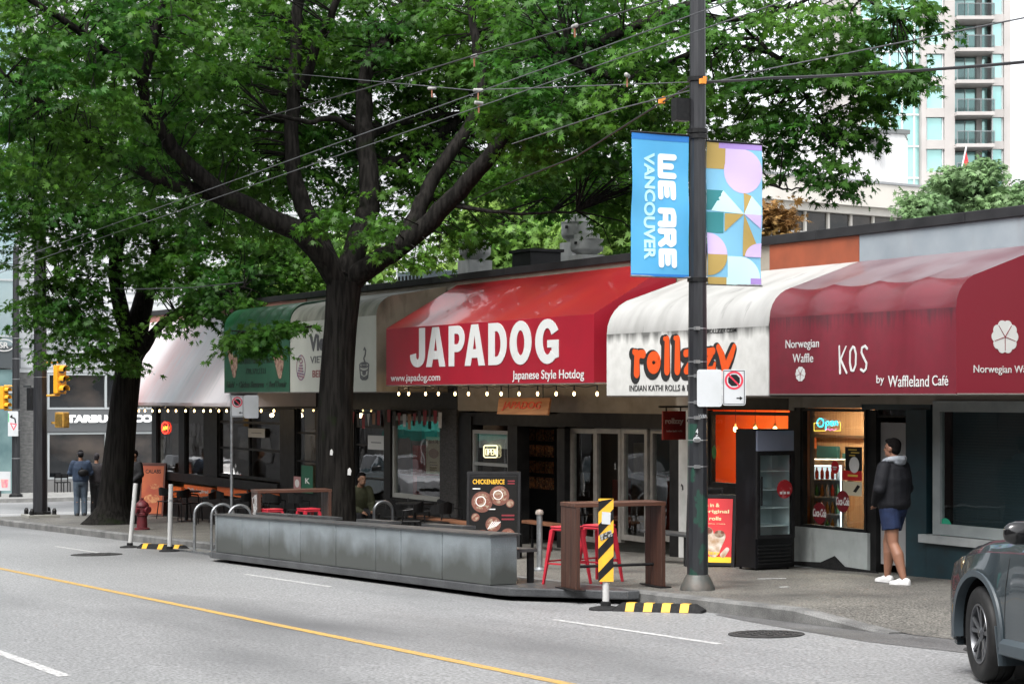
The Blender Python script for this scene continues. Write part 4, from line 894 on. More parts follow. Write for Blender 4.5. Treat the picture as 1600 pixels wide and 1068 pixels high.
for s, x0, x1, y, h in (('dine in &', .12, .43, .80, .055), ('original', .2, .57, .70, .065), ('kathi rolls', .05, .46, .61, .055)): q.text(s, oo+XD*x0+up*y, XD, up, x1-x0, h, .022, .002)
q.text('in paratha rolls', oo+XD*.08+up*.55, XD, up, .44, .02, .005, .002); q.build('lettering', crm, t)
q = MB(); q.plate([(0, 0), (W, 0), (W, .09), (0, .09)], oo, XD, up, .002); q.text('rollzzy', oo+XD*.16+up*.11, XD, up, .30, .06, .02, .009); q.build('yellow_print', M('print_gold', (.85, .50, .02), .5), t)
q = MB(); q.stroke([(.2, .16), (.26, .42)], (.14, .19), oo, XD, up, .003); q.stroke([(.36, .16), (.44, .38)], (.16, .18), oo, XD, up, .0035); q.stroke([(.5, .12), (.56, .2)], (.08, .06), oo, XD, up, .004); q.build('wrap_picture', M('wrap_paper', (.62, .55, .48), .6, col2=(.35, .22, .12), scale=9), t)
q = MB(); q.disc((.26, .46), .075, oo, XD, up, .0085, ry=.05); q.disc((.44, .42), .075, oo, XD, up, .0085, ry=.05); q.build('filling_picture', food, t)
q = MB(); q.bar((-.15, -.02, 1.03), (-.15, -.02, 1.10), .03, .02); q.bar((.15, -.02, 1.03), (.15, -.02, 1.10), .03, .02); q.bar((-.165, -.02, 1.11), (.165, -.02, 1.11), .025, .03); q.build('handle', black, t)
t, o, up = aboard('sandwich_board', 'orange sandwich board with dark heading and burger picture by the corner restaurant', *(lambda p: (p.x, p.y))(G(241, 806)), .85, .66, 1.42, M('board_brown', (.09, .025, .015), .5))
W, H = .6, 1.3; q = MB(); q.plate([(0, 0), (W, 0), (W, H), (0, H)], o, XD, up, .003); q.build('poster', M('poster_orange', (.30, .05, .02), .5, col2=(.42, .10, .03), scale=2), t); oo = o-Vector((0, .0035, 0))
q = MB(); q.text('CALABS', oo+XD*.08+up*1.1, XD, up, .44, .11, .02, .002); q.build('heading', black, t); q = MB(); q.disc((.3, .42), .22, oo, XD, up, .002, ry=.12); q.disc((.35, .75), .14, oo, XD, up, .002, ry=.07); q.build('burger_picture', M('burger', (.5, .25, .1), .6, col2=(.3, .05, .02), scale=12), t)
# hanging shop sign and drinks fridge
p = P(1071, 664, 16.62); t = thing('hanging_sign', 'small dark red hanging rollzzy sign on an iron bracket by the white pier', 'sign', (p.x, 16.62, p.z)); w_, h_ = .42, .44
q = MB(); q.box(-.012, .012, -w_, 0, -h_/2, h_/2); q.build('board', M('sign_dark_red', (.27, .012, .01), .5, col2=(.2, .01, .008), scale=3), t)
q = MB(); q.box(-.015, .015, -w_-.06, .06, h_/2+.05, h_/2+.08); [q.box(-.006, .006, -w_+a, -w_+a+.02, h_/2+.001, h_/2+.05) for a in (.06, .32)]; q.build('bracket', blackm, t)
q = MB(); q.text('rollzzy', (.0125, -w_+.045, .0), YD, ZD, w_-.09, .11, .035, .003); q.text('indian kathi rolls', (.0125, -w_+.07, -.1), YD, ZD, w_-.14, .03, .006, .002); q.build('lettering', M('sign_cream', (.62, .52, .46), .5), t)
fx0 = -23.2; t = thing('drinks_fridge', 'tall black glass door drinks fridge with a round red sticker standing sideways to the street', 'fridge', (fx0, 15.77, gz(-22.9)+.15))
fb = M('fridge_black', (.004, .004, .005), .35, col2=(.014, .014, .017), scale=2.2, lo=.52, hi=.75, spec=.25)
Dp, Wd, Ht = .53, .63, 1.95
q = MB(); q.box(0, Dp-.05, 0, .035, .03, Ht); q.box(0, Dp-.05, Wd-.035, Wd, .03, Ht); q.box(0, .03, .035, Wd-.035, .03, Ht); q.box(.03, Dp-.05, .035, Wd-.035, Ht-.32, Ht); q.box(.03, Dp-.05, .035, Wd-.035, .03, .45); q.build('cabinet', fb, t, bevel=.006)
q = MB(); q.box(.031, .034, .036, Wd-.036, .451, Ht-.321); q.box(.035, .45, .0355, .038, .451, Ht-.321); q.box(.035, .45, Wd-.038, Wd-.0355, .451, Ht-.321); q.build('liner', M('fridge_liner', (.62, .68, .69), .4), t)
q = MB(); [q.box(.04, .44, .04, Wd-.04, z, z+.012) for z in (.60, .85, 1.10, 1.36)]; q.build('shelf', M('fridge_shelf', (.75, .8, .8), .4), t)
q = MB(); q.box(Dp-.049, Dp, 0, .05, .44, Ht-.31); q.box(Dp-.049, Dp, Wd-.05, Wd, .44, Ht-.31); q.box(Dp-.049, Dp, .05, Wd-.05, Ht-.36, Ht-.31); q.box(Dp-.049, Dp, .05, Wd-.05, .44, .49); f_ = q.build('door', black, t)
q = MB(); q.box(Dp-.03, Dp-.022, .048, Wd-.048, .488, Ht-.358); q.build('pane', GLASS('fridge_glass', (.88, .92, .92), 1.5, boost=1.6), f_); q = MB(); q.bar((Dp+.03, .05, .9), (Dp+.03, .05, 1.3), .02, .02); q.build('handle', black, f_)
q = MB(); q.loft([[(Dp-.049, y, z), (Dp+.02*(1-abs(2*y/Wd-1)**4), y, z)] for y, z in ()] or [[(Dp-.05, .01, Ht-.3), (Dp-.05, Wd-.01, Ht-.3), (Dp-.01, Wd-.01, Ht-.3), (Dp+.03, Wd/2, Ht-.3), (Dp-.01, .01, Ht-.3)], [(Dp-.05, .01, Ht-.02), (Dp-.05, Wd-.01, Ht-.02), (Dp-.01, Wd-.01, Ht-.02), (Dp+.03, Wd/2, Ht-.02), (Dp-.01, .01, Ht-.02)]]); q.build('header_panel', M('fridge_header', (.22, .24, .31), .35, col2=(.17, .19, .25), scale=2), t, smooth=True, ang=80)
q = MB(); q.disc((Wd*.72, 1.12), .13, (Dp+.001, 0, 0), YD, ZD, .003); s_ = q.build('sticker', M('fridge_sticker', (.34, .012, .02), .45, col2=(.5, .2, .2), scale=16, lo=.6, hi=.68), t)
q = MB(); [q.box(Dp+.0045, Dp+.0065, Wd*.72+a, Wd*.72+a+.04, 1.05, 1.085) for a in (-.08, -.02, .04)]; q.build('print', wht, s_)
q = MB(); q.box(0, .02, .02, .6, .02, .03); [q.box(Dp-.06-.0, Dp-.02, .04, Wd-.04, .08+.05*i, .1+.05*i) for i in range(6)]; [q.lathe([(.02, 0), (.02, .03)], (x, y, 0), 8) for x in (.05, Dp-.1) for y in (.05, Wd-.05)]; q.build('grille', blackm, t)
# black peaked patch at the wall foot under the cafe window
q = MB(); p = P(1300, HY, YW-.04); q.plate([(-1.2, 0), (1.1, 0), (.9, .05), (.25, .06), (.02, .19), (-.3, .08), (-.9, .05)], (p.x, YW-.006, gz(p.x)+.152), XD, ZD, .008)
tag(q.build('wall_patch', rubber), 'black peaked patch at the foot of the pale cafe wall', 'patch')

# ---------------------------------------------------------------- posts and wheel stops in the road
def delineator(x, y, label, rx, board=False):
    t = thing('delineator_post', label, 'delineator', (x, y, gz(x)), 0, 'flexible lane posts'); T = Matrix.Rotation(rx, 4, Vector((-CC, SS, 0)))
    q = MB(); q.lathe([(.2, 0), (.19, .02), (.06, .045), (.06, .09), (.03, .1)], (0, 0, .003), 20); q.build('base', rubber, t)
    wp = M('post_white', (.52, .52, .51), .5, col2=(.38, .38, .37), scale=5, stretch=(1, 1, .3), stain=(.2, .2, .2), sscale=9, slo=.62, shi=.72)
    q = MB(); q.tube([T @ Vector((0, 0, .09)), T @ Vector((0, 0, 1.27))], .04 if board else .043, 14); q.build('post', wp, t, smooth=True)
    if board:
        rz = TH; u = Vector((SS, CC, 0)); n = Vector((CC, -SS, 0)); q = MB(); W, z0, z1 = .175, .33, 1.29
        q.plate([(-W/2, z0), (W/2, z0), (W/2, z1), (-W/2, z1)], n*.045, u, ZD, .006); q.build('hazard_board', yellow, t)
        q = MB()
        for k in range(4):
            b_ = z0-.02+k*.275; pl = [(-W/2, b_), (W/2, b_+.19), (W/2, b_+.315), (-W/2, b_+.125)]
            pl = [(x_, min(max(z_, z0), z1)) for x_, z_ in pl]; q.plate(pl, n*.0515, u, ZD, .002)
        q.build('hazard_stripe', black, t); q = MB(); q.plate([(-.05, 1.0), (.05, .99), (.055, 1.13), (-.045, 1.14)], n*.054, u, ZD, .002); q.build('sticker', signwhite, t)
        q = MB(); q.plate([(-.06, .80), (.075, .86), (.06, .93), (-.075, .87)], n*.054, u, ZD, .002); q.build('sticker', M('sticker_grey', (.3, .3, .29), .6, col2=(.02, .02, .02), scale=40, lo=.48, hi=.52), t)
delineator(-38.3, 11.66, 'white flexible post leaning right, the left one of the pair near the hydrant', .09); delineator(-36.3, 11.82, 'upright white flexible post between the wheel stop and the first bike hoop', .02)
delineator(-19.92, 11.73, 'white post carrying a yellow and black striped hazard board', .01, True)
def wheelstop(a, b, label):
    a, b = Vector(a), Vector(b); L = (b-a).length; rz = math.atan2(b.y-a.y, b.x-a.x); t = thing('wheel_stop', label, 'wheel stop', (a.x, a.y, gz(a.x)+.003), rz, 'rubber wheel stops')
    sl_ = math.tan(math.asin(max(-1, min(1, (gz(b.x)-gz(a.x))/L))))
    def sec(x, k=1): return [(x, -.085, sl_*x), (x, -.04 if k else -.08, sl_*x+(.095 if k else .03)), (x, .04 if k else .08, sl_*x+(.095 if k else .03)), (x, .085, sl_*x)]
    q = MB(); q.loft([sec(0, 0), sec(.1), sec(L-.1), sec(L, 0)]); q.build('body', rubber, t)
    n = 4 if L < 1.3 else 3
    for i in range(n):
        bw_ = .105 if L < 1.3 else .16; x0 = .16+(L-.32-bw_)*i/(n-1); q = MB(); e = .002
        q.loft([[(x, -.0865, sl_*x+.004), (x, -.041, sl_*x+.0975), (x, .041, sl_*x+.0975), (x, .0865, sl_*x+.004)] for x in (x0, x0+bw_)]); q.build('yellow_band', yellow, t)
wheelstop((-19.73, 11.74, 0), (-18.86, 12.39, 0), 'black rubber wheel stop with yellow bands beside the striped post'); wheelstop((-37.9, 11.75, 0), (-36.45, 12.2, 0), 'far rubber wheel stop with yellow bands between the two plain white posts')
# fire hydrant
p = G(222, 827); t = thing('fire_hydrant', 'dark red fire hydrant between the left tree and the orange board', 'hydrant', tuple(p), .4); hr = M('hydrant_red', (.13, .012, .018), .5, col2=(.09, .01, .014), scale=8)
q = MB(); q.lathe([(.17, 0), (.17, .04), (.12, .05), (.11, .3), (.14, .32), (.14, .36), (.12, .38), (.125, .52)], n=20); q.build('barrel', hr, t, smooth=True)
q = MB(); q.lathe([(.15, .52), (.15, .55), (.12, .6), (.06, .65), (.035, .66), (.035, .71)], n=20); q.build('bonnet', hr, t, smooth=True)
for a in (0, math.pi/2, math.pi, -math.pi/2):
    q = MB(); d = Vector((math.cos(a), math.sin(a), 0)); c = Vector((0, 0, .44)); q.tube([c+d*.1, c+d*.17, c+d*.17, c+d*.21], [.055, .055, .075, .07], 12); q.build('outlet', hr, t)

# ---------------------------------------------------------------- big trolley pole with banners and signs
polem = M('chipped_black_pole', (.013, .014, .017), .35, col2=(.02, .022, .025), scale=5, stretch=(3, 3, .5), stain=(.013, .046, .033), sscale=3.6, sstretch=(1.5, 1.5, .7), slo=.53, shi=.545, bump=.12, bscale=9)
polet = M('black_pole', (.012, .0125, .015), .36, col2=(.024, .025, .028), scale=6, stretch=(4, 4, .3))
bp_ = G(1090, 921); bx, by, bz = bp_
pl = thing('street_pole', 'tall black trolley pole with chipped green paint at its foot, carrying two banners', 'pole', (bx, by, bz))
q = MB(); q.lathe([(.215, 0), (.21, .03), (.185, .09), (.155, .15), (.135, .185), (.12, .19)], n=12); q.build('base', M('pole_base', (.06, .065, .06), .55, .3, col2=(.09, .08, .07), scale=9, bump=.2, bscale=20), pl, smooth=True, ang=30)
q = MB(); q.lathe([(.128, .15), (.118, 2.0)], n=12); q.build('lower_shaft', polem, pl)
q = MB(); q.lathe([(.1175, 2.0), (.108, 3.6), (.108, 3.62), (.1, 5.2), (.1, 5.21), (.085, 9.6)], n=12); q.build('upper_shaft', polet, pl)
def zp(y): return EYE+(HY-y)/F*depth((bx, by))-bz
strap = M('strap_metal', (.4, .41, .42), .35, .8); q = MB()
for y in (513, 565, 587, 628, 652, 687, 728):
    r = .122-.004*(zp(y)); q.lathe([(r, zp(y)-.008), (r+.006, zp(y)-.006), (r+.006, zp(y)+.006), (r, zp(y)+.008)], n=12); q.box(r*.75, r*.75+.05, -.11, -.05, zp(y)-.02, zp(y)+.02)
q.build('strap', strap, pl); q = MB()
for y in (124, 205, 214, 437): q = MB(); q.lathe([(.10, zp(y)-.03), (.125, zp(y)-.025), (.125, zp(y)+.025), (.10, zp(y)+.03)], n=12); q.build('collar', blackm, pl)
q = MB(); q.box(-.12, -.0, -.3, -.1, zp(190), zp(155)); q.build('junction_box', blackm, pl)
q = MB(); oo = Vector((CC, -SS, 0))*.125; u = Vector((SS, CC, 0))
for i, s in enumerate('45'): q.text(s, oo-u*.035+ZD*(zp(677)-i*.075), u, ZD, .03, .06, .015, .002)
q.disc((0, zp(686)), .045, oo-u*.02, u, ZD, .002, ry=.035); q.text('VVBA', oo+u*.0+ZD*zp(652), u, ZD, .1, .04, .004, .002); q.build('number_decal', signwhite, pl)
def banner(label, px0, px1, y0, y1, side, art):
    Y0 = by+(-1 if side < 0 else 1)*.13; W = .80; z1, z0 = zp(y0)+bz, zp(y1)+bz
    t = thing('street_banner', label, 'banner', (bx, Y0 if side > 0 else Y0-W, z0)); H = z1-z0
    # cloth hangs in the plane across the street, printed face looking down the road to the camera; gentle waves
    def wave(a, b): return .018*math.sin(a*5+side)*math.sin(b*3.0+1)+.012*math.sin(b*7+a*3)*(1-abs(2*b/H-1))
    q = MB(); NX, NZ = 10, 24; vs = []
    for s in (0, .004):
        for i in range(NX+1):
            for j in range(NZ+1): a, b = W*i/NX, H*j/NZ; vs.append((wave(a, b)+s, a, b))
    k = (NX+1)*(NZ+1)
    fs = [(i*(NZ+1)+j, (i+1)*(NZ+1)+j, (i+1)*(NZ+1)+j+1, i*(NZ+1)+j+1) for i in range(NX) for j in range(NZ)]
    q.add(vs, [tuple(v+k for v in f) for f in fs]+[f[::-1] for f in fs]); cl = art(t, q, W, H)
    for z in (0, H):
        q = MB(); ya = -.0 if side > 0 else W; q.tube([(0, -.16 if side > 0 else W+.16, z), (0, W+.01 if side > 0 else -.01, z)], .014, 8); q.build('arm', steel if z == 0 else blackm, t)
    for o in list(t.children):
        if o.name.startswith(('print', 'lettering', 'hem')):
            for v in o.data.vertices: v.co.x += wave(v.co.y, v.co.z)+.004
    return t
def gridplate(mb, poly, step=.06, mi=0, lift=.002):
    """flat print cut into small pieces so that it can follow the cloth"""
    import itertools
    xs_ = [p[0] for p in poly]; ys_ = [p[1] for p in poly]
    def clip(pl, ax, v, keep):
        out = []
        for i in range(len(pl)):
            a, b = pl[i], pl[(i+1) % len(pl)]; ia, ib = (a[ax]-v)*keep >= -1e-9, (b[ax]-v)*keep >= -1e-9
            if ia: out.append(a)
            if ia != ib: t_ = (v-a[ax])/(b[ax]-a[ax]); out.append((a[0]+t_*(b[0]-a[0]), a[1]+t_*(b[1]-a[1])))
        return out
    y = min(ys_)
    while y < max(ys_)-1e-6:
        s_ = clip(clip(poly, 1, y, 1), 1, y+step, -1)
        if len(s_) >= 3:
            x = min(xs_)
            while x < max(xs_)-1e-6:
                c = clip(clip(s_, 0, x, 1), 0, x+step*2, -1)
                if len(c) >= 3: mb.add([(lift, a, b) for a, b in c], [tuple(range(len(c)))], mi)
                x += step*2
        y += step
sky_b = M('banner_blue', (.13, .50, .80), .6, col2=(.10, .46, .77), scale=2, trans=.25); deep_b = M('banner_deep_blue', (.03, .22, .62), .6, trans=.2); pale_b = M('banner_pale_cyan', (.45, .78, .86), .6); bw = M('banner_white', (.78, .86, .86), .6)
def art_left(t, q, W, H):
    q.build('cloth', sky_b, t, smooth=True); q = MB(); gridplate(q, [(0, H-.085), (W, H-.085), (W, H), (0, H)]); gridplate(q, [(0, 0), (W, 0), (W, .03), (0, .03)]); q.build('hem_print', deep_b, t)
    fat = {'W': [[(.13, .95), (.13, .14), (.5, .14), (.5, .8)], [(.5, .14), (.87, .14), (.87, .95)]], 'E': [[(.9, .88), (.2, .88), (.2, .12), (.9, .12)], [(.2, .5), (.8, .5)]],
           'A': [[(.15, .1), (.15, .8), (.4, .88), (.85, .88), (.85, .1)], [(.15, .4), (.85, .4)]], 'R': [[(.17, .1), (.17, .88), (.75, .88), (.86, .7), (.7, .48), (.17, .48)], [(.6, .46), (.86, .1)]]}
    q = MB(); x = 0; hh = .235
    for c in 'WE ARE':
        if c == ' ': x += .1; continue
        wl = .30 if c == 'W' else .225
        for st in fat[c]: q.stroke([(x+a*wl, b_*hh) for a, b_ in st], .074, (.0035, .375, H-.235), -ZD, YD, .0015)
        x += wl+.012
    q.build('lettering_heading', bw, t)
    for s, y0_, y1_, w, m, nm, bo in (('VANCOUVER', .17, .325, 1.27, pale_b, 'lettering', .034),):
        q = MB(); q.text(s, (.0035, y0_, H-.235), -ZD, YD, w, y1_-y0_, bo, .0015); q.build(nm, m, t)
banner('sky blue banner reading WE ARE VANCOUVER down its length', 987, 1084, 213, 434, -1, art_left)
gold = M('banner_gold', (.44, .31, .09), .6); lil = M('banner_lilac', (.60, .48, .78), .6); pur = M('banner_purple', (.36, .24, .58), .6); tl_ = M('banner_teal', (.03, .22, .24), .6); mint = M('banner_mint', (.55, .84, .86), .6)
def art_right(t, q, W, H):
    sb2 = M('banner_pale_blue', (.26, .60, .82), .6, trans=.2); q.build('cloth', sb2, t, smooth=True); mats = [gold, lil, pur, tl_, mint, sb2]; q = MB()
    def A_(cx, cy_, r, a0, a1, ry=None, n=12): return [((cx+r*math.cos(R(a0+(a1-a0)*i/n)))*W, (cy_+(ry or r*W/H)*math.sin(R(a0+(a1-a0)*i/n)))*H) for i in range(n+1)]
    def Q(a, b, c, d): return [(a*W, b*H), (c*W, b*H), (c*W, d*H), (a*W, d*H)]
    L = 0
    def g(p, mi):
        nonlocal L; L += 1; gridplate(q, p, mi=mi, lift=.001+.00035*L)
    g(Q(.0, .955, .22, 1), 0); g(Q(.22, .955, 1, 1), 2); g(Q(0, .81, .34, .955), 0)
    g(A_(.66, .80, .34, 0, 360, .155, 24), 1); g(Q(.34, .80, .7, .955), 1)
    g(Q(0, .52, .3, .66), 3); g(A_(.0, .66, .3, -90, 0, .14)+[(0, .66*H)], 3)
    g([(.08*W, .515*H), (.3*W, .66*H), (.66*W, .50*H)], 4); g(Q(0, .36, .3, .505), 3)
    g([(.66*W, .50*H), (.66*W, .65*H), (.8*W, .63*H)], 0); g([(.66*W, .50*H), (.8*W, .63*H), (.98*W, .55*H), (.98*W, .50*H)], 4); g([(.66*W, .5*H), (.98*W, .5*H), (.98*W, .40*H)], 1)
    g([(.66*W, .50*H), (.32*W, .50*H), (.32*W, .37*H)], 0); g([(.66*W, .50*H), (.66*W, .20*H), (.94*W, .27*H)], 0)
    g(A_(0, .21, .36, 0, 90, .15)+[(0, .21*H)], 1); g(A_(0, .21, .36, -90, 0, .15)+[(0, .21*H)], 0); g(Q(.36, .05, .62, .20), 4); g(A_(.62, .05, .36, 0, 90, .15)+[(.62*W, .05*H)], 4); g(A_(1.0, .20, .3, 90, 180, .1)+[(1.0*W, .2*H)], 1)
    g(Q(0, 0, .34, .05), 0); g(Q(.34, 0, .8, .05), 4); g(Q(.8, 0, 1, .05), 2); q.build('print', mats, t)
banner('patterned banner of gold, lilac and blue shapes', 1112, 1201, 219, 443, 1, art_right)
# street signs
def nostop(name, label, origin, w, h, u, blank_side, wb, up=True, arrow=1):
    t = thing(name, label, 'street sign', tuple(origin)); n = u.cross(ZD)
    def rr(x0, x1, y0, y1, r=.03):
        out = []
        for cx, cy_, a in ((x1-r, y1-r, 0), (x0+r, y1-r, 90), (x0+r, y0+r, 180), (x1-r, y0+r, 270)):
            out += [(cx+r*math.cos(R(a+30*i)), cy_+r*math.sin(R(a+30*i))) for i in range(4)]
        return out
    q = MB(); q.plate(rr(0, w, 0, h), (0, 0, 0), u, ZD, .004); q.build('sign_plate', signwhite, t)
    if not wb:
        q = MB(); 
        for a, b, c, d in ((.012, w-.012, .012, .02), (.012, w-.012, h-.02, h-.012), (.012, .02, .02, h-.02), (w-.02, w-.012, .02, h-.02)): q.plate([(a, c), (b, c), (b, d), (a, d)], n*.0042, u, ZD, .001)
        r = w*.27; q.plate([(w/2+r*math.cos(R(22.5+45*i)), h*.70+r*math.sin(R(22.5+45*i))) for i in range(8)], n*.0042, u, ZD, .001)
        ax, ay, s_ = w*.75, h*.2, arrow; q.plate([(ax-.04*s_, ay-.008), (ax, ay-.008), (ax, ay-.025), (ax+.035*s_, ay), (ax, ay+.025), (ax, ay+.008), (ax-.04*s_, ay+.008)][::s_], n*.0042, u, ZD, .001); q.build('sign_print', black, t)
        q = MB(); q.ring((w/2, h*.70), w*.355, w*.085, n*.0055, u, ZD, .001); a = w*.33*.72; q.stroke([(w/2-a, h*.70+a), (w/2+a, h*.70-a)], w*.07, n*.0056, u, ZD, .0012, round_=False); q.build('red_ring', M('sign_ring_red', (.55, .02, .05), .45), t)
    q = MB(); [q.lathe([(.006, 0), (.005, .004)], tuple(u*x+ZD*z+n*.004), 8) for x in (.03, w-.03) for z in (.04, h-.04)]; q.build('bolt', steel, t)
    return t
u = Vector((SS, CC, 0)); n = u.cross(ZD)
for px0, px1, y0, y1, wb, lb_ in ((1089, 1128, 577, 635, True, 'blank white sign plate on the big pole'), (1128.6, 1165, 577, 633, False, 'white no stopping sign with red ring beside the blank plate on the big pole')):
    n_ = depth((bx, by))-.2; o = D(px0, y1, n_); w_ = (px1-px0)/F*n_; h_ = (y1-y0)/F*n_; nostop('street_sign', lb_, o, w_, h_, u, 1, wb)
q = MB(); a = D(1092, 606, depth((bx, by))-.185); b = D(1160, 606, depth((bx, by))-.185); q.bar(a-u*.0, b, .01, .03); tag(q.build('sign_bracket', steel), 'steel bar holding the two sign plates to the big pole', 'bracket')
p = P(362, HY, 13.0); z0 = gz(p.x)+.15; t = thing('sign_post', 'thin grey sign post rising behind the bike hoops', 'sign post', (p.x, 13.0, z0)); q = MB(); q.tube([(0, 0, 0), (0, 0, 2.78)], .03, 10); q.build('post', steel, t, smooth=True); q = MB(); q.lathe([(.08, 0), (.08, .02), (.04, .04)], n=12); q.build('foot', steel, t)
for px0, px1, y0, y1, wb, lb_ in ((360.5, 381, 618, 651, False, 'small white no stopping sign on the thin grey post'), (381.3, 404, 617, 653, True, 'blank white plate beside the small sign on the thin grey post')):
    n_ = depth((p.x, 13.0))-.05; o = D(px0, y1, n_); nostop('street_sign', lb_, o, (px1-px0)/F*n_, (y1-y0)/F*n_, u, 1, wb, arrow=-1)
# left traffic pole, signals
sigy = M('signal_yellow', (.72, .33, .015), .45, col2=(.6, .27, .015), scale=4)
p = G(63, 808); lx, ly, lz = p; t = thing('street_pole', 'thick black traffic signal pole on a square plate at the far corner', 'pole', (lx, ly, lz))
q = MB(); q.box(-.42, .42, -.42, .42, 0, .09); q.build('base_plate', M('pale_plate', (.22, .22, .2), .6), t, bevel=.01); q = MB(); q.lathe([(.3, .09), (.3, .16), (.2, .17)], n=8); [q.lathe([(.06, .09), (.06, .2), (.03, .26)], (x, y, 0), 8) for x in (-.3, .3) for y in (-.3, .3)]; q.build('anchor', blackm, t)
q = MB(); q.lathe([(.2, .16), (.155, 9.0)], n=8); q.build('shaft', polet, t); q = MB()
for z in (1.9, 2.55, 2.9, 3.3, 3.75, 4.2, 4.7, 5.1): q.lathe([(.19-.004*z, z), (.197-.004*z, z+.005), (.197-.004*z, z+.02), (.19-.004*z, z+.025)], n=8)
q.build('strap', strap, t)
def signal(label, px0, px1, y0, y1, dep, facing, arm_to=None):
    o = D((px0+px1)/2, y1, dep); t = thing('traffic_signal', label, 'traffic light', tuple(o), facing); h = (y1-y0)/F*dep; w = .3
    q = MB(); q.box(-w/2, w/2, -.1, .1, 0, h); q.build('housing', sigy, t, bevel=.03)
    for i in range(3):
        z = h*(i+.5)/3; q = MB(); q.tube([(0, -.1, z), (0, -.125, z)], .09, 14); q.build('lens', M('lens_dark', (.03, .02, .02), .2), t)
        q = MB(); prof = []
        for a in range(-20, 201, 20): prof.append((math.cos(R(a)), math.sin(R(a))))
        q.loft([[(c*.11, yy, z+s_*.11) for c, s_ in prof]+[(c*.1, yy, z+s_*.1) for c, s_ in prof[::-1]] for yy in (-.1, -.32)]); q.build('visor', sigy, t)
    return t, o
def sarm(name, label, a, b):
    q = MB(); q.tube([a, b], .03, 8); return tag(q.build(name, sigy), label, 'bracket')
dl = depth((lx, ly))
t, o = signal('yellow traffic signal seen from the side on the thick black pole', 85, 102, 570, 615, dl-.1, math.pi*.5+.3)
sarm('signal_arm', 'upper yellow arm holding the side-on traffic signal', Vector((lx, ly, o.z+.82)), o+Vector((0, 0, .85))); sarm('signal_arm', 'lower yellow arm holding the side-on traffic signal', Vector((lx, ly, o.z-.06)), o+Vector((0, 0, -.03)))
o = D(97, 668, dl-.25); t = thing('pedestrian_signal', 'square dark yellow pedestrian signal box low on the thick black pole', 'signal', tuple(o), TH+math.pi/2-.2-math.pi/2)
ys = M('signal_dull_yellow', (.40, .22, .03), .5, col2=(.22, .12, .03), scale=10); q = MB(); q.box(-.22, .22, -.1, .1, 0, .42); q.build('housing', ys, t, bevel=.03); q = MB(); q.box(-.16, .16, -.11, -.101, .06, .36); q.build('lens', M('ped_lens', (.06, .04, .02), .3, col2=(.2, .12, .02), scale=30), t); q = MB(); q.box(-.5, -.221, -.03, .03, .1, .16); q.build('bracket', ys, t)
p2 = G(25, 776); t = thing('street_pole', 'slim weathered black pole with signs across the side street', 'pole', tuple(p2)); q = MB(); q.lathe([(.28, 0), (.26, .1), (.16, .16)], n=8); q.build('base', blackm, t); q = MB(); q.lathe([(.17, .1), (.12, 9.8)], n=8); q.build('shaft', polem if False else polet, t)
q = MB()
for z in (1.5, 2.6, 3.4, 4.6, 5.4, 6.2): q.lathe([(.172-.005*z, z), (.178-.005*z, z+.03)], n=8)
q.build('strap', strap, t)
d2 = depth(p2)
t, o = signal('yellow traffic signal at the left picture edge beyond the side street', 1, 12, 603, 639, d2, math.pi*.5+.5); sarm('signal_arm', 'yellow bracket from the slim pole to the far signal', Vector((p2.x, p2.y, o.z+.9)), o+Vector((0, 0, .92))); sarm('signal_arm', 'lower yellow bracket from the slim pole to the far signal', Vector((p2.x, p2.y, o.z-.03)), o+Vector((0, 0, -.02)))
o = D(48, 641, d2); t = thing('traffic_signal', 'black backed traffic signal seen from behind on the slim pole', 'traffic light', tuple(o), .3); q = MB(); q.box(-.16, .16, -.1, .1, 0, .9); q.build('housing', black, t, bevel=.03); q = MB(); q.tube([(-.5, 0, .95), (0, 0, .95), (0, 0, .9)], .03, 8); q.build('bracket', black, t); q = MB(); q.tube([(0, .1, .2), (0, .28, .2)], .1, 10); q.tube([(0, .1, .7), (0, .28, .7)], .1, 10); q.build('visor', black, t)
o = D(12.5, 681, d2-.3); w_ = 16/F*d2; h_ = 39/F*d2; t = thing('turn_sign', 'white sign with a curved black arrow and red triangle on the slim far pole', 'street sign', tuple(o)); n = u.cross(ZD)
q = MB(); q.plate([(0, 0), (w_, 0), (w_, h_), (0, h_)], (0, 0, 0), u, ZD, .005); q.build('sign_plate', signwhite, t); q = MB(); q.stroke([(.3, .52), (.27, .68), (.12, .76)], .05, n*.0055, u, ZD, .001); q.plate([(.06, .75), (.17, .68), (.17, .85)], n*.0055, u, ZD, .0012); q.build('arrow_print', black, t)
q = MB(); [q.stroke([a, b], .035, n*.0055, u, ZD, .001) for a, b in (((.1, .5), (.33, .46)), ((.33, .46), (.22, .25)), ((.22, .25), (.1, .5)))]; q.build('triangle_print', M('sign_ring_red', (.55, .02, .05), .45), t); q = MB(); q.plate([(0.01, .55), (.04, .55), (.04, .9), (.01, .9)], n*.0055, u, ZD, .001); q.build('green_print', M('sign_green', (.02, .4, .12), .5), t)
o = D(0, 766, d2+1); t = thing('drink_poster', 'white poster of a pink drink cup at the left picture edge', 'poster', tuple(o)); q = MB(); q.plate([(-.1, 0), (.42, 0), (.42, .76), (-.1, .76)], (0, 0, 0), u, ZD, .02); q.build('panel', signwhite, t)
q = MB(); q.plate([(.08, .12), (.3, .12), (.34, .45), (.04, .45)], n*.021, u, ZD, .003); q.build('cup_print', M('cup_pink', (.7, .15, .22), .5, col2=(.7, .35, .3), scale=8), t); q = MB(); q.bar((.1, 0, -.45), (.1, 0, 0), .04, .04); q.build('stand', blackm, t)
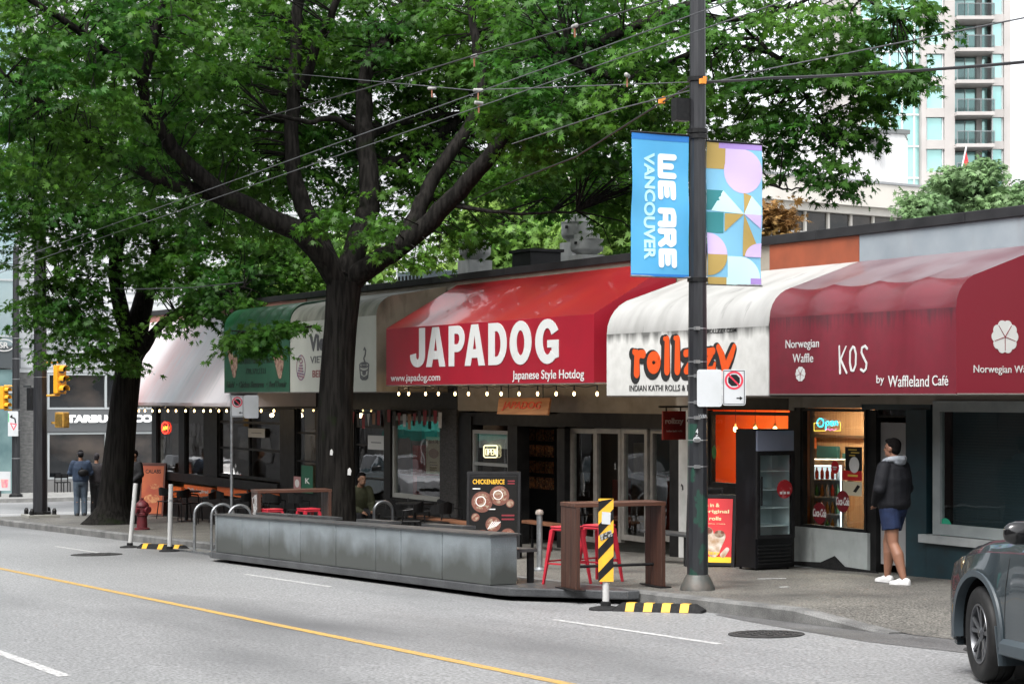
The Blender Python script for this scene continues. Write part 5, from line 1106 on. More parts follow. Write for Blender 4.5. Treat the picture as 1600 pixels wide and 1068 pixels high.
# ---------------------------------------------------------------- cafe chairs and tables
ch0 = thing('cafe_chair', 'x', 'chair'); chm = M('chair_black', (.006, .006, .0065), .45, spec=.3)
q = MB(); q.box(-.21, .21, -.2, .21, .43, .455); q.build('seat', chm, ch0, bevel=.01)
q = MB(); secs = []
for i in range(9):
    a = R(200+140*i/8); r_ = .25; secs.append([(r_*math.cos(a)*k, -.0-r_*math.sin(a)*k*-.9, z) for k, z in ((.97, .60), (1.03, .60), (1.08, .82-.02*abs(i-4)), (1.02, .82-.02*abs(i-4)))])
q.loft(secs); q.build('backrest', chm, ch0)
for sx in (-1, 1):
    for sy in (-1, 1): q = MB(); q.tube([(sx*.18, sy*.17, .43), (sx*.215, sy*.21, 0)], .014, 8); q.build('leg', chm, ch0)
    q = MB(); q.tube([(sx*.2, .12, .44), (sx*.225, .1, .64), (sx*.23, -.08, .66)], .013, 8); q.build('arm', chm, ch0)
tb0 = thing('cafe_table', 'x', 'table'); q = MB(); q.lathe([(.34, .72), (.35, .73), (.35, .745), (.34, .75)], n=24); q.build('table_top', chm, tb0); q = MB(); q.lathe([(.03, .02), (.03, .72)], n=10); q.build('pedestal', blackm, tb0); q = MB(); q.lathe([(.22, 0), (.22, .015), (.03, .03)], n=18); q.build('foot', blackm, tb0)
crow = [(263, 16.1, .4, 'next to the orange sandwich board'), (281, 15.6, 2.2, 'second along from the orange sandwich board'), (303, 16.15, -.3, 'below the orange Philly panel'), (322, 15.5, 2.7, 'left of the middle table at the corner restaurant'), (346, 16.1, .2, 'below the second orange panel'), (378, 15.5, 2.4, 'right behind the thin sign post'), (402, 16.1, -.2, 'left of the far wooden table'), (428, 15.6, .6, 'behind the far wooden table')]
first = True
for px, Y, rz, lb_ in crow:
    p = P(px, HY, Y); l_ = (p.x, Y, gz(p.x)+.15); lab = 'black cafe chair of the corner restaurant, '+lb_
    if first: ch0.location = l_; ch0.rotation_euler = (0, 0, rz); ch0['label'] = lab; ch0['group'] = 'black cafe chairs'; first = False
    else: dup(ch0, loc=l_, rz=rz, label=lab, group='black cafe chairs')
for px, Y, rz, lb_ in ((622, 15.6, .3, 'just right of the dark bike hoop'), (641, 15.0, 2.6, 'third right of the tree, facing away'), (657, 15.7, -.2, 'before the display window, middle of its row'), (684, 15.0, 1.9, 'left of the two small timber benches'), (704, 15.9, .1, 'before the dark brick pier'), (468, 15.9, .2, 'under the green menu sheet'), (578, 15.9, -.4, 'right beside the big tree trunk')):
    p = P(px, HY, Y); dup(ch0, loc=(p.x, Y, gz(p.x)+.15), rz=rz, label='black cafe chair of the noodle shop, '+lb_, group='black cafe chairs')
for i, (px, Y, lb_) in enumerate(((292, 15.85, 'round black cafe table below the orange Philly panel'), (390, 15.8, 'round black cafe table left of the far wooden bar table'), (648, 15.35, 'round black cafe table before the noodle shop display window'))):
    p = P(px, HY, Y); l_ = (p.x, Y, gz(p.x)+.15)
    if i == 0: tb0.location = l_; tb0['label'] = lb_; tb0['group'] = 'round cafe tables'
    else: dup(tb0, loc=l_, label=lb_, group='round cafe tables')
# ---------------------------------------------------------------- people
def fuse(mb, name, mat, parent, voxel=.014, it=4, fac=.5):
    """overlapping limbs and trunk melted into one continuous surface"""
    me = bpy.data.meshes.new(name); me.from_pydata(mb.v, [], mb.f); ob = bpy.data.objects.new(name, me); COL.objects.link(ob)
    r = ob.modifiers.new('r', 'REMESH'); r.mode = 'VOXEL'; r.voxel_size = voxel; s = ob.modifiers.new('s', 'SMOOTH'); s.iterations = it; s.factor = fac
    dg = bpy.context.evaluated_depsgraph_get(); m2 = bpy.data.meshes.new_from_object(ob.evaluated_get(dg)); m2.name = name
    bpy.data.objects.remove(ob); m2.materials.clear(); m2.materials.append(mat); m2.polygons.foreach_set('use_smooth', [True]*len(m2.polygons)); m2.update()
    o = bpy.data.objects.new(name, m2); COL.objects.link(o); o.parent = parent; return o
def ell(c, rx, ry, n=14): return [(c[0]+rx*math.cos(2*math.pi*i/n), c[1]+ry*math.sin(2*math.pi*i/n), c[2]) for i in range(n)]
def limb(mb, pts, rs):
    mb.tube(pts, rs, 12)
    for p, r in zip(pts, rs): mb.ball(p, r, 12, 8)
def hand(mb, w, d, side):
    """palm and five bent fingers"""
    w = Vector(w); d = Vector(d).normalized(); s = Vector((0, side, 0)); s = (s-d*s.dot(d)).normalized(); n = d.cross(s)
    mb.ball(w+d*.045, (.03, .03, .03)); mb.ball(w+d*.075, (.032, .032, .03))
    for k, L in enumerate((.07, .08, .075, .06)):
        o = w+d*.085+s*(.028-.018*k); mb.tube([o, o+d*L*.5+n*.008, o+d*L*.85+n*.028], [.0095, .009, .007], 8)
    mb.tube([w+d*.03+s*.025, w+d*.06+s*.05, w+d*.09+s*.052+n*.012], [.011, .010, .008], 8)
def person(label, loc, rz, jack, lower, shoe, hair, skin=(.30, .16, .10), pants='long', s=1.0, hoodm=None, headyaw=0, legs=None, arms=None, voxel=.014, bulk=1.0, seated=False, vest=None, lean=0):
    t = thing('person', label, 'person', loc, rz); sk = M('skin_%.2f' % skin[0], skin, .5, col2=tuple(c*.85 for c in skin), scale=12)
    L = legs or (((0, .095, .93), (.03, .10, .50), (-.02, .10, .085)), ((0, -.095, .93), (.05, -.10, .50), (.03, -.10, .085)))
    A = arms or (((0, .19, 1.43), (.0, .285, 1.17), (.15, .16, 1.0)), ((0, -.19, 1.43), (.0, -.285, 1.17), (.15, -.16, 1.0)))
    hz = 0 if not seated else -.45
    S_ = lambda p: Vector(p)*s
    Ry = Matrix.Rotation(lean, 4, 'Y'); pv = Vector((0, 0, .93+hz))
    U = lambda p: S_(pv+(Ry @ (Vector(p)+Vector((0, 0, hz))-pv)))
    Hc = U((.02, 0, 1.665)); HM = Matrix.Rotation(headyaw, 3, 'Z')
    H = lambda x, y, z: Hc+HM @ (Vector((x, y, z))*s)
    mb = MB()
    mb.ball(H(-.012, 0, .022), (.094*s, .076*s, .098*s), 20, 14, M=HM); mb.ball(H(.028, 0, -.055), (.064*s, .056*s, .068*s), 16, 10, M=HM); mb.ball(H(.05, 0, -.085), (.03*s, .03*s, .028*s))
    mb.tube([H(.078, 0, .02), H(.105, 0, -.022), H(.08, 0, -.034)], [.010*s, .016*s, .012*s], 8)
    mb.tube([H(.078, -.03, .03), H(.086, 0, .033), H(.078, .03, .03)], .011*s, 8); mb.tube([H(.082, -.02, -.06), H(.092, 0, -.06), H(.082, .02, -.06)], .008*s, 8)
    for sy in (-1, 1): mb.ball(H(-.005, sy*.078, -.008), (.022*s, .010*s, .032*s))
    mb.tube([U((-.01, 0, 1.45)), H(-.015, 0, -.04)], [.062*s, .054*s], 14)
    mb.loft([[U(p) for p in ell((x, 0, z), a, b)] for x, z, a, b in ((0, .90, .11, .155), (0, 1.05, .105, .145), (0, 1.25, .115, .165), (0, 1.40, .10, .18), (-.01, 1.48, .06, .09))])
    for (a, b, c) in L:
        if seated: pts = [S_(p) for p in (a, b, c)]
        else: pts = [S_(a), S_(b), S_(c)]
        m1 = pts[1].lerp(pts[2], .32)+Vector((-.018*s, 0, 0)); limb(mb, [pts[0], pts[0].lerp(pts[1], .6), pts[1], m1, pts[2]], [.095*s*bulk, .08*s*bulk, .06*s*bulk, .068*s*bulk, .04*s])
    for (a, b, c), sy in zip(A, (1, -1)):
        pts = [U(a), U(b), U(c)]; limb(mb, pts, [.052*s, .04*s, .028*s]); hand(mb, pts[2], pts[2]-pts[1], sy)
    fuse(mb, 'body', sk, t, min(voxel, .011), 2)
    mb = MB()
    for sy in (-1, 1): mb.ball(H(.0765, sy*.03, .010), (.005*s, .010*s, .006*s), 8, 6)
    mb.build('eye', M('eye_dark', (.02, .015, .012), .2), t, smooth=True)
    mb = MB(); mb.ball(H(-.028, 0, .045), (.092*s, .084*s, .092*s), 18, 12, M=HM); mb.ball(H(-.045, 0, .0), (.066*s, .078*s, .085*s), 16, 10, M=HM); mb.ball(H(.03, 0, .095), (.06*s, .062*s, .034*s), 14, 8, M=HM); fuse(mb, 'hair', hair, t, .013, 2)
    mb = MB()
    mb.loft([[U(p) for p in ell((x, 0, z), a*bulk, b*bulk, 16)] for x, z, a, b in ((0, .915, .145, .20), (-.005, .98, .168, .225), (0, 1.12, .17, .222), (-.005, 1.3, .17, .232), (-.01, 1.42, .135, .212), (-.01, 1.50, .085, .115))])
    for (a, b, c), sy in zip(A, (1, -1)): limb(mb, [U(a), U(Vector(a).lerp(Vector(b), .5)), U(b), U(c)], [.092*s, .09*s, .082*s, .06*s])
    fuse(mb, 'jacket', jack, t, voxel)
    if hoodm:
        mb = MB(); 
        mb.tube([U((.105, .03, 1.475)), U((.06, .10, 1.51)), U((-.03, .12, 1.535)), U((-.11, .07, 1.545)), U((-.135, 0, 1.54)), U((-.11, -.07, 1.545)), U((-.03, -.12, 1.535)), U((.06, -.10, 1.51)), U((.105, -.03, 1.475))], [.028, .036, .038, .04, .042, .04, .038, .036, .028], 12)
        mb.ball(U((-.10, 0, 1.50)), (.05, .11, .045)); fuse(mb, 'hood', hoodm, t, .012)
    mb = MB()
    mb.loft([[ (Vector(p)+Vector((0, 0, hz)))*s for p in ell((0, 0, z), a, b, 16)] for z, a, b in ((.82, .12, .175), (.90, .15, .195), (.99, .14, .18))])
    for (a, b, c) in L:
        a, b, c = [S_(p) for p in (a, b, c)]
        if pants == 'long': limb(mb, [a, a.lerp(b, .5), b, b.lerp(c, .5), c-Vector((0, 0, .02))], [.115*s, .105*s, .088*s, .085*s, .082*s])
        else: mb.tube([a+Vector((0, 0, .05)), a, a.lerp(b, .35), a.lerp(b, .60)], [.10*s*bulk, .118*s*bulk, .112*s*bulk, .112*s*bulk], 14)
    fuse(mb, 'trousers' if pants == 'long' else 'shorts', lower, t, voxel)
    for (a, b, c), yaw in zip(L, (.1, -.1)):
        c = S_(c); mb = MB(); T = Matrix.Translation(Vector((c.x, c.y, c.z-.085*s))) @ Matrix.Rotation(yaw, 4, 'Z')
        sec = []
        for x, w, h in ((-.09, .028, .06), (-.075, .038, .085), (-.02, .04, .10), (.05, .044, .085), (.11, .05, .06), (.16, .046, .048), (.185, .025, .035)):
            sec.append([T @ Vector((x*s, y*w*s, z*h*s)) for y, z in ((-1, .0), (1, .0), (1.05, .35), (.75, .85), (0, 1), (-.75, .85), (-1.05, .35))])
        mb.loft(sec); mb.build('shoe', shoe, t, smooth=True, ang=60)
    return t
navyj = M('black_jacket', (.0055, .006, .0085), .75, col2=(.010, .0105, .013), scale=7, bump=.6, bscale=9, spec=.2); shortm = M('navy_shorts', (.012, .021, .055), .8, col2=(.009, .015, .04), spec=.2, scale=9, bump=.4, bscale=14)
hairb = M('hair_black', (.006, .005, .005), .9, spec=.1, bump=.5, bscale=60); shoew = M('shoe_white', (.55, .55, .54), .5, col2=(.45, .45, .45), scale=14); greyh = M('grey_hood', (.26, .28, .31), .85, col2=(.2, .22, .25), scale=9, bump=.3, bscale=30)
mp = G(1396, 911); d = Vector((-.965, -.26))
person('man in a black jacket, grey hood and navy shorts standing before the pale cafe door', tuple(mp), math.atan2(d.y, d.x), navyj, shortm, shoew, hairb, pants='shorts', hoodm=greyh, s=1.0, headyaw=.2,
       legs=(((-.01, .10, .93), (-.07, .10, .50), (-.22, .095, .085)), ((.01, -.10, .93), (.15, -.10, .51), (.16, -.09, .085))), voxel=.012, bulk=1.1, skin=(.24, .115, .072))
denim = M('denim_jacket', (.032, .055, .10), .8, col2=(.024, .042, .08), scale=8); jeans = M('faded_jeans', (.10, .135, .175), .85, col2=(.065, .09, .125), scale=6); blk_c = M('black_cloth', (.014, .014, .016), .8); olive = M('olive_jacket', (.055, .06, .03), .8, col2=(.04, .045, .022), scale=8)
back = math.atan2(SS, -CC)
fp = G(126, 805); pm = person('person in a blue denim jacket and jeans with a black sling bag', tuple(fp), back+.25, denim, jeans, M('shoe_black', (.015, .015, .015), .5), hairb, s=1.0, voxel=.018, arms=(((0, .19, 1.43), (.05, .28, 1.17), (.22, .12, 1.15)), ((0, -.19, 1.43), (.05, -.28, 1.17), (.22, -.12, 1.15))))
q = MB(); q.tube([(.13, .12, 1.42), (0, .1, 1.53), (-.17, -.02, 1.3), (-.14, -.2, 1.1)], .018, 8); q.ball((-.2, -.06, 1.18), (.06, .15, .10), 14, 10); q.build('sling_bag', black, pm, smooth=True)
q = MB(); q.ball((-.02, 0, 1.70), (.105, .09, .075), 14, 8); q.lathe([(.10, 1.695), (.11, 1.70), (.09, 1.71)], (.03, 0, 0), 14); q.build('cap', M('cap_black', (.015, .015, .02), .7), pm, smooth=True)
fp = G(151, 804); person('person in a dark hooded top beside the denim jacket person', tuple(fp), back-.1, M('dark_hoodie', (.02, .017, .02), .8), blk_c, shoew, M('hood_dark', (.02, .017, .02), .8), s=.95, voxel=.02)
fp = G(210, 812); person('person all in black standing just right of the left tree trunk', tuple(fp), back+2.4, blk_c, blk_c, M('shoe_black', (.015, .015, .015), .5), hairb, s=.99, voxel=.02)
fp = onwalk(555, 15.3); person('seated person in an olive jacket behind the big tree trunk', tuple(fp), .1, olive, blk_c, M('shoe_black', (.015, .015, .015), .5), hairb, voxel=.02, seated=True, lean=.35,
       legs=(((0, .1, .50), (.42, .11, .50), (.40, .11, .085)), ((0, -.1, .50), (.42, -.11, .50), (.40, -.11, .085))), arms=(((0, .19, 1.43), (.16, .25, 1.15), (.40, .12, 1.15)), ((0, -.19, 1.43), (.16, -.25, 1.15), (.40, -.12, 1.15))))
p = onwalk(555, 15.3); dup(ch0, loc=tuple(p), rz=-math.pi/2+.1, label='black cafe chair of the noodle shop, under the seated olive jacket person', group='black cafe chairs')

# ---------------------------------------------------------------- the grey car at the right
def car(label, loc, rz, paint, steer=0):
    t = thing('parked_car', label, 'car', loc, rz)
    xw = (1.35, -1.32); RW = .375
    def interp(x, tb):
        for (a, u_), (b, v) in zip(tb[:-1], tb[1:]):
            if a <= x <= b: k = (x-a)/(b-a); k = k*k*(3-2*k)*.5+k*.5; return u_+(v-u_)*k
        return tb[0][1] if x < tb[0][0] else tb[-1][1]
    wid = [(-2.32, .70), (-2.2, .80), (-1.8, .89), (0, .915), (1.2, .915), (1.7, .915), (1.95, .895), (2.1, .835), (2.2, .72), (2.27, .5)]
    belt = [(-2.32, .98), (-2.0, 1.08), (-1, 1.06), (.6, 1.04), (1.2, 1.025), (1.7, .97), (2.0, .89), (2.18, .81), (2.27, .71)]
    top = [(-2.32, 1.00), (-2.25, 1.12), (-2.0, 1.50), (-1.75, 1.60), (-.9, 1.66), (-.35, 1.65), (.0, 1.58), (.78, 1.175), (.95, 1.15), (1.4, 1.12), (1.75, 1.06), (2.0, .97), (2.15, .88), (2.27, .74)]
    wtop = [(-2.32, .60), (-2.0, .60), (-.8, .60), (.0, .60), (.78, .74), (1.3, .78), (1.8, .76), (2.1, .66), (2.27, .42)]
    xs_ = sorted(set([round(-2.32+.07*i, 3) for i in range(66)]+[round(c+.46*math.cos(math.pi*i/14), 3) for c in xw for i in range(15)]+[2.22, 2.245, 2.27]))
    secs = []
    for x in xs_:
        w, zb, zt, wt = (interp(x, v) for v in (wid, belt, top, wtop)); wt = min(wt, w-.04)
        zl = .27 if x > -2.1 else .34; zl += max(0, x-1.9)*.15; b_ = 0
        for c in xw:
            if abs(x-c) < .46: zl = max(zl, .38+math.sqrt(.46**2-(x-c)**2))
            b_ = max(b_, .022*max(0, 1-abs(x-c)/.62))
        z2 = max(.58, zl+.03); z3 = max(.76, z2+.04); zb = max(zb, z3+.05); zt = max(zt, zb+.02)
        half = [(w-.05, zl), (w+b_*.9, zl+.02), (w+b_, z2), (w+b_*.6-.004, z3), (w-.035, zb), (w-.075, zb+.012), (wt+.03, zt-.055), (wt-.03, zt-.012), (wt*.5, zt+.008), (0, zt+.014)]
        secs.append([(x, y, z) for y, z in half]+[(x, -y, z) for y, z in half[-2::-1]])
    mb = MB(); o = len(mb.v); n = len(secs[0])
    for s_ in secs: mb.v += s_
    for i in range(len(secs)-1):
        xm = (xs_[i]+xs_[i+1])/2
        for j in range(n-1):
            jj = min(j, n-2-j); gl_ = 0
            if jj == 5 and -1.95 < xm < .56 and not (-.62 < xm < -.5): gl_ = 1
            if jj >= 7 and (.03 < xm < .78 or -2.22 < xm < -1.9): gl_ = 1
            a = o+i*n+j; mb.f.append((a, a+n, a+n+1, a+1)); mb.m.append(gl_)
    for i, s_ in ((0, 1), (len(secs)-1, -1)): f = tuple(o+i*n+j for j in range(n)); mb.f.append(f[::s_]); mb.m.append(0)
    cg = M('car_glass', (.012, .014, .016), .03, spec=.8); mb.build('body', [paint, cg], t, smooth=True, ang=35)
    trim = M('car_cladding', (.042, .056, .066), .42, col2=(.035, .047, .056), scale=4); blkp = M('car_black_plastic', (.004, .004, .0045), .6, spec=.2)
    mb = MB(); mb.box(-2.15, 2.0, -.82, .82, .24, .30); mb.build('floor_pan', blkp, t)
    for c in xw:
        for sy in (-1, 1):
            mb = MB(); w = .915+.02
            arc_ = [(c+r_*math.cos(a), z) for r_, a, z in ()]
            secs2 = []
            for i in range(25):
                a = R(-8+196*i/24); co, si = math.cos(a), math.sin(a); ty = sy*(interp(c+.48*co, wid)+.018)
                secs2.append([(c+.445*co, ty-sy*.07, .38+.445*si), (c+.448*co, ty+sy*.008, .38+.448*si), (c+.495*co, ty+sy*.006, .38+.495*si), (c+.505*co, ty-sy*.03, .38+.505*si)])
            mb.loft(secs2); mb.build('arch_trim', trim, t, smooth=True, ang=30)
            mb = MB(); lin = []
            for i in range(17):
                a = R(-10+200*i/16); lin.append([(c+.46*math.cos(a), sy*y, .38+.46*math.sin(a)) for y in (.50, .87)])
            mb.loft(lin, closed=False, caps=False); mb.add([(c+.455*math.cos(R(20*i)), sy*.5, .38+.455*math.sin(R(20*i))) for i in range(18)], [tuple(range(18))]); mb.build('wheel_well', blkp, t)
            # mud flap
            if c > 0: mb = MB(); mb.loft([[(c-.40, sy*.70, .47), (c-.375, sy*.70, .47), (c-.375, sy*.94, .47), (c-.40, sy*.94, .47)], [(c-.44, sy*.70, .17), (c-.425, sy*.70, .17), (c-.425, sy*.93, .17), (c-.44, sy*.93, .17)]]); mb.build('mud_flap', trim, t)
            w_ = bpy.data.objects.new('wheel', None); COL.objects.link(w_); w_.parent = t; w_.location = (c, sy*.80, RW); w_.rotation_euler = (0, 0, (0 if sy > 0 else math.pi)+(steer if c > 0 else 0)); w_.empty_display_size = .2
            MX = Matrix.Rotation(-math.pi/2, 3, 'X')   # lathe axis z -> +y (outward)
            mb = MB(); mb.lathe([(.235, -.11), (.30, -.118), (.355, -.11), (.375, -.085), (.378, -.03), (.372, -.028), (.372, -.02), (.378, -.018), (.378, .018), (.372, .02), (.372, .028), (.378, .03), (.375, .085), (.355, .11), (.32, .118), (.27, .112), (.238, .10)], n=48, M=MX, caps=False); mb.build('tyre', M('tyre_rubber', (.007, .007, .0075), .6, col2=(.013, .013, .013), scale=12, spec=.3), w_, smooth=True, ang=60)
            rim = M('rim_silver', (.13, .135, .145), .34, .8); rimd = M('rim_black', (.015, .015, .017), .3, .3)
            mb = MB(); mb.lathe([(.24, .095), (.236, .106), (.222, .106), (.215, .08), (.21, -.09)], n=40, M=MX, caps=False); mb.build('rim', rim, w_, smooth=True, ang=40)
            mb = MB(); mb.lathe([(.205, .0), (.06, .01)], n=24, M=MX); mb.build('brake_disc', M('brake_dark', (.008, .008, .009), .6, spec=.2), w_)
            mb = MB()
            for k in range(5):
                for e in (-.16, .16):
                    a = 2*math.pi*k/5+e*.4; b_ = 2*math.pi*k/5+e*1.45; mb.bar((.05*math.sin(a), .072, .05*math.cos(a)), (.222*math.sin(b_), .092, .222*math.cos(b_)), .03, .018, up=(0, 1, 0))
            mb.lathe([(.055, .04), (.06, .085), (.03, .10)], n=16, M=MX); mb.build('spoke', rim, w_)
            mb = MB(); mb.lathe([(.028, .0995), (.026, .104)], n=14, M=MX); mb.build('hub_cap', rimd, w_)
    for sy in (-1, 1):
        mb = MB(); mb.ball((2.0, sy*.735, .835), (.16, .10, .055), 16, 10, M=Matrix.Rotation(-sy*.75, 3, 'Z')); mb.build('headlight', M('headlight_glass', (.42, .46, .5), .12, .3, col2=(.15, .17, .2), scale=12), t, smooth=True)
        mb = MB(); mb.loft([[(.26+.06*math.cos(t_)*k+.02, sy*y, 1.215+.088*k*(1 if abs(math.sin(t_)) < .9 else 1)*math.copysign(abs(math.sin(t_))**.7, math.sin(t_))-.01*(1-k)) for t_ in [2*math.pi*i/12 for i in range(12)]] for y, k in ((.925, .62), (.94, .88), (.97, 1), (1.06, .98), (1.11, .86), (1.14, .62), (1.15, .3))]); mb.build('mirror', M('mirror_black', (.006, .006, .0065), .15, coat=.4), t, smooth=True); mb = MB(); mb.bar((.30, sy*.85, 1.05), (.28, sy*.95, 1.15), .07, .035); mb.build('mirror_stalk', blkp, t)
        mb = MB(); mb.bar((.335, sy*.99, 1.225), (.32, sy*1.13, 1.22), .008, .014); mb.build('mirror_indicator', M('indicator_clear', (.5, .5, .5), .2), t)
        mb = MB(); y = sy*.9165
        for x0, z0, z1 in ((.82, .36, 1.0), (-.55, .36, 1.02)): mb.tube([(x0, sy*(.915), z0), (x0, y, .6), (x0-.01, sy*.911, .78), (x0-.03, sy*.882, z1)], .0045, 6)
        mb.build('door_seam', M('seam_black', (.004, .004, .004), .9), t)
        mb = MB(); mb.loft([[(x, sy*(.91), .25), (x, sy*.955, .27), (x, sy*.95, .35), (x, sy*.905, .40)] for x in (.86, .8, -.8, -.86)]); mb.build('sill_cladding', trim, t, smooth=True, ang=30)
        mb = MB(); mb.ball((-2.2, sy*.72, .95), (.08, .12, .09), 12, 8); mb.build('tail_light', M('tail_red', (.4, .01, .01), .2), t, smooth=True); mb = MB(); mb.bar((.1, sy*.925, .88), (-.1, sy*.925, .88), .02, .03); mb.bar((-1.15, sy*.925, .9), (-.95, sy*.925, .9), .02, .03); mb.build('door_handle', paint, t)
    mb = MB(); mb.loft([[(x, -y, z), (x, y, z), (x+.015, y*.96, z+h), (x+.015, -y*.96, z+h)] for x, y, z, h in ((2.20, .52, .42, .22), (2.262, .40, .44, .18))]); mb.build('grille', blkp, t)
    mb = MB(); mb.loft([[(x, y*k, z) for y, z in ((-1, .24), (1, .24), (1, .36), (-1, .36))] for x, k in ((1.86, .88), (2.06, .82), (2.2, .70), (2.29, .46))]); mb.build('bumper_lip', trim, t, smooth=True, ang=30)
    return t
slate = M('car_slate_paint', (.030, .045, .055), .26, .5, col2=(.026, .04, .048), scale=1, coat=.8)
hd = Vector((-.950, .312)).normalized(); rz = math.atan2(hd.y, hd.x); ct_ = G(1550, 1065, 0)
loc = Vector((ct_.x, ct_.y, ct_.z))-Vector((hd.x*1.35-hd.y*.80, hd.y*1.35+hd.x*.80, 0)); loc.z = gz(loc.x)+.0
ca = car('slate grey crossover car entering at the right edge, front wheel and mirror in view', tuple(loc), rz, slate, R(-7))
ca.rotation_euler = (0, -math.atan(SL*hd.x), rz)
ROOTM[ca.name] = None
# ---------------------------------------------------------------- trees
barkm = M('dark_bark', (.017, .0155, .014), .95, spec=.1, col2=(.006, .0056, .005), scale=6, stretch=(3, 3, .3), lo=.4, hi=.6, bump=1.0, bscale=9, bstretch=(3, 3, .5), stain=(.010, .015, .006), sscale=2.5, slo=.6, shi=.75)
def leafmat(name, c1, c2, tr=.35):
    return M(name, c1, .5, col2=c2, scale=.55, lo=.38, hi=.62, island=.38, trans=tr, spec=.3)
leaf_a = leafmat('maple_leaf', (.024, .095, .010), (.072, .175, .018), .5); leaf_b = leafmat('far_leaf', (.085, .19, .03), (.16, .26, .045), .4)
# lobed leaf outline, stem at the origin, tip along +y
LOBE = np.array([(0, 0), (.10, .16), (.44, .06), (.20, .28), (.66, .50), (.20, .50), (.40, .86), (.10, .68), (0, 1.08), (-.10, .68), (-.40, .86), (-.20, .50), (-.66, .50), (-.20, .28), (-.44, .06), (-.10, .16)])
LOBE_S = np.array([(0, 0), (.3, .2), (.42, .5), (.2, .75), (0, 1), (-.2, .75), (-.42, .5), (-.3, .2)])
def leaves_mesh(name, C, size, rng, mat, parent, lobe=LOBE, droop=.35, up=None, out=None):
    """C: n x 3 leaf positions; up: n x 3 spray normals"""
    n = len(C); k = len(lobe)
    nn = rng.normal(size=(n, 3))*.45+(np.array([0, 0, 1]) if up is None else up); nn /= np.linalg.norm(nn, axis=1)[:, None]
    a = rng.normal(size=(n, 3))*.75+(0 if out is None else out*1.1); a -= (a*nn).sum(1)[:, None]*nn; a[:, 2] -= droop; a -= (a*nn).sum(1)[:, None]*nn*.5; a /= np.linalg.norm(a, axis=1)[:, None]
    b = np.cross(nn, a); b /= np.linalg.norm(b, axis=1)[:, None]; nn = np.cross(a, b)
    s = (size*(.55+.8*rng.random(n)))[:, None, None]
    lx, ly = lobe[:, 0], lobe[:, 1]; sx = (.7+.5*rng.random(n))[:, None]; X_ = lx[None]*sx+rng.normal(size=(n, k))*.035; Y_ = ly[None]+rng.normal(size=(n, k))*.035
    bend = -(np.abs(X_)*(.1+.6*rng.random(n))[:, None]+Y_**2*(.05+.45*rng.random(n))[:, None])
    V = C[:, None, :]+s*(b[:, None, :]*X_[:, :, None]+a[:, None, :]*Y_[:, :, None]+nn[:, None, :]*bend[:, :, None])
    V = V.reshape(-1, 3); me = bpy.data.meshes.new(name)
    me.vertices.add(n*k); me.vertices.foreach_set('co', V.astype(np.float32).ravel()); me.loops.add(n*k); me.loops.foreach_set('vertex_index', np.arange(n*k, dtype=np.int32))
    me.polygons.add(n); me.polygons.foreach_set('loop_start', np.arange(0, n*k, k, dtype=np.int32)); me.polygons.foreach_set('loop_total', np.full(n, k, dtype=np.int32)); me.materials.append(mat); me.update(calc_edges=True); me.validate()
    o = bpy.data.objects.new(name, me); COL.objects.link(o); o.parent = parent; return o
def in_ell(c, r, n, rng, shell=.0):
    p = rng.normal(size=(n, 3)); p /= np.linalg.norm(p, axis=1)[:, None]; p *= (shell+(1-shell)*rng.random(n)**(1/2.2))[:, None]; return np.array(c)+p*np.array(r)
def sprays(ells, per, rng, rad=.42, leaf_per=26):
    """flat, slightly drooping sprays of leaves spread through the crown's clumps"""
    Cs, Us, S0, Ds = [], [], [], []
    for c, r, wgt in ells:
        m = max(3, int(per*wgt)); ctr = in_ell(c, r, m, rng, .35); S0.append(ctr)
        out = ctr-np.array(c); out[:, 2] = 0; out /= np.maximum(np.linalg.norm(out, axis=1), .2)[:, None]
        for q in range(m):
            k = int(leaf_per*(.6+.8*rng.random())); up = np.array([out[q, 0]*.35, out[q, 1]*.35, 1.0])+rng.normal(size=3)*.18; up /= np.linalg.norm(up)
            d = rng.normal(size=(k, 3)); d /= np.linalg.norm(d, axis=1)[:, None]; d *= (rng.random(k)**.5)[:, None]*rad*(.6+.8*rng.random()); h = (d*up).sum(1); d -= (h*.82)[:, None]*up
            rr = (d[:, 0]**2+d[:, 1]**2)**.5; d[:, 2] -= rr**2*.55
            Cs.append(ctr[q]+d); Ds.append(d/np.maximum(np.linalg.norm(d, axis=1), .05)[:, None]); Us.append(np.repeat(up[None], k, 0))
    sprays.out = np.concatenate(Ds); return np.concatenate(Cs), np.concatenate(Us), np.concatenate(S0)
def limbs(mb, skel, base):
    for pts, r in skel: mb.tube([Vector(p)-base for p in pts], r, 10)
def curve_pts(pts, n=5):
    """smooth the limb and give it the small kinks of grown wood"""
    P_ = [Vector(p[:3]) for p in pts]; out = []
    for i in range(len(P_)-1):
        p0, p1, p2, p3 = P_[max(i-1, 0)], P_[i], P_[i+1], P_[min(i+2, len(P_)-1)]
        for k in range(n):
            t = k/n; out.append(.5*((2*p1)+(p2-p0)*t+(2*p0-5*p1+4*p2-p3)*t*t+(3*p1-p0-3*p2+p3)*t**3))
    return out+[P_[-1]]
def limb_px(pp, dep, d_end, r0, r1, rr):
    """limb through picture points; its depth runs from dep to d_end so that it grows in the round"""
    k = len(pp); pts = [D(x, y, dep+(d_end-dep)*i/max(1, k-1)) for i, (x, y) in enumerate(pp)]; pts = curve_pts(pts); m = len(pts)
    return ([p+Vector((rr.uniform(-1, 1), rr.uniform(-1, 1), rr.uniform(-1, 1)))*.02 for p in pts], [r0+(r1-r0)*(i/(m-1))**.8 for i in range(m)])
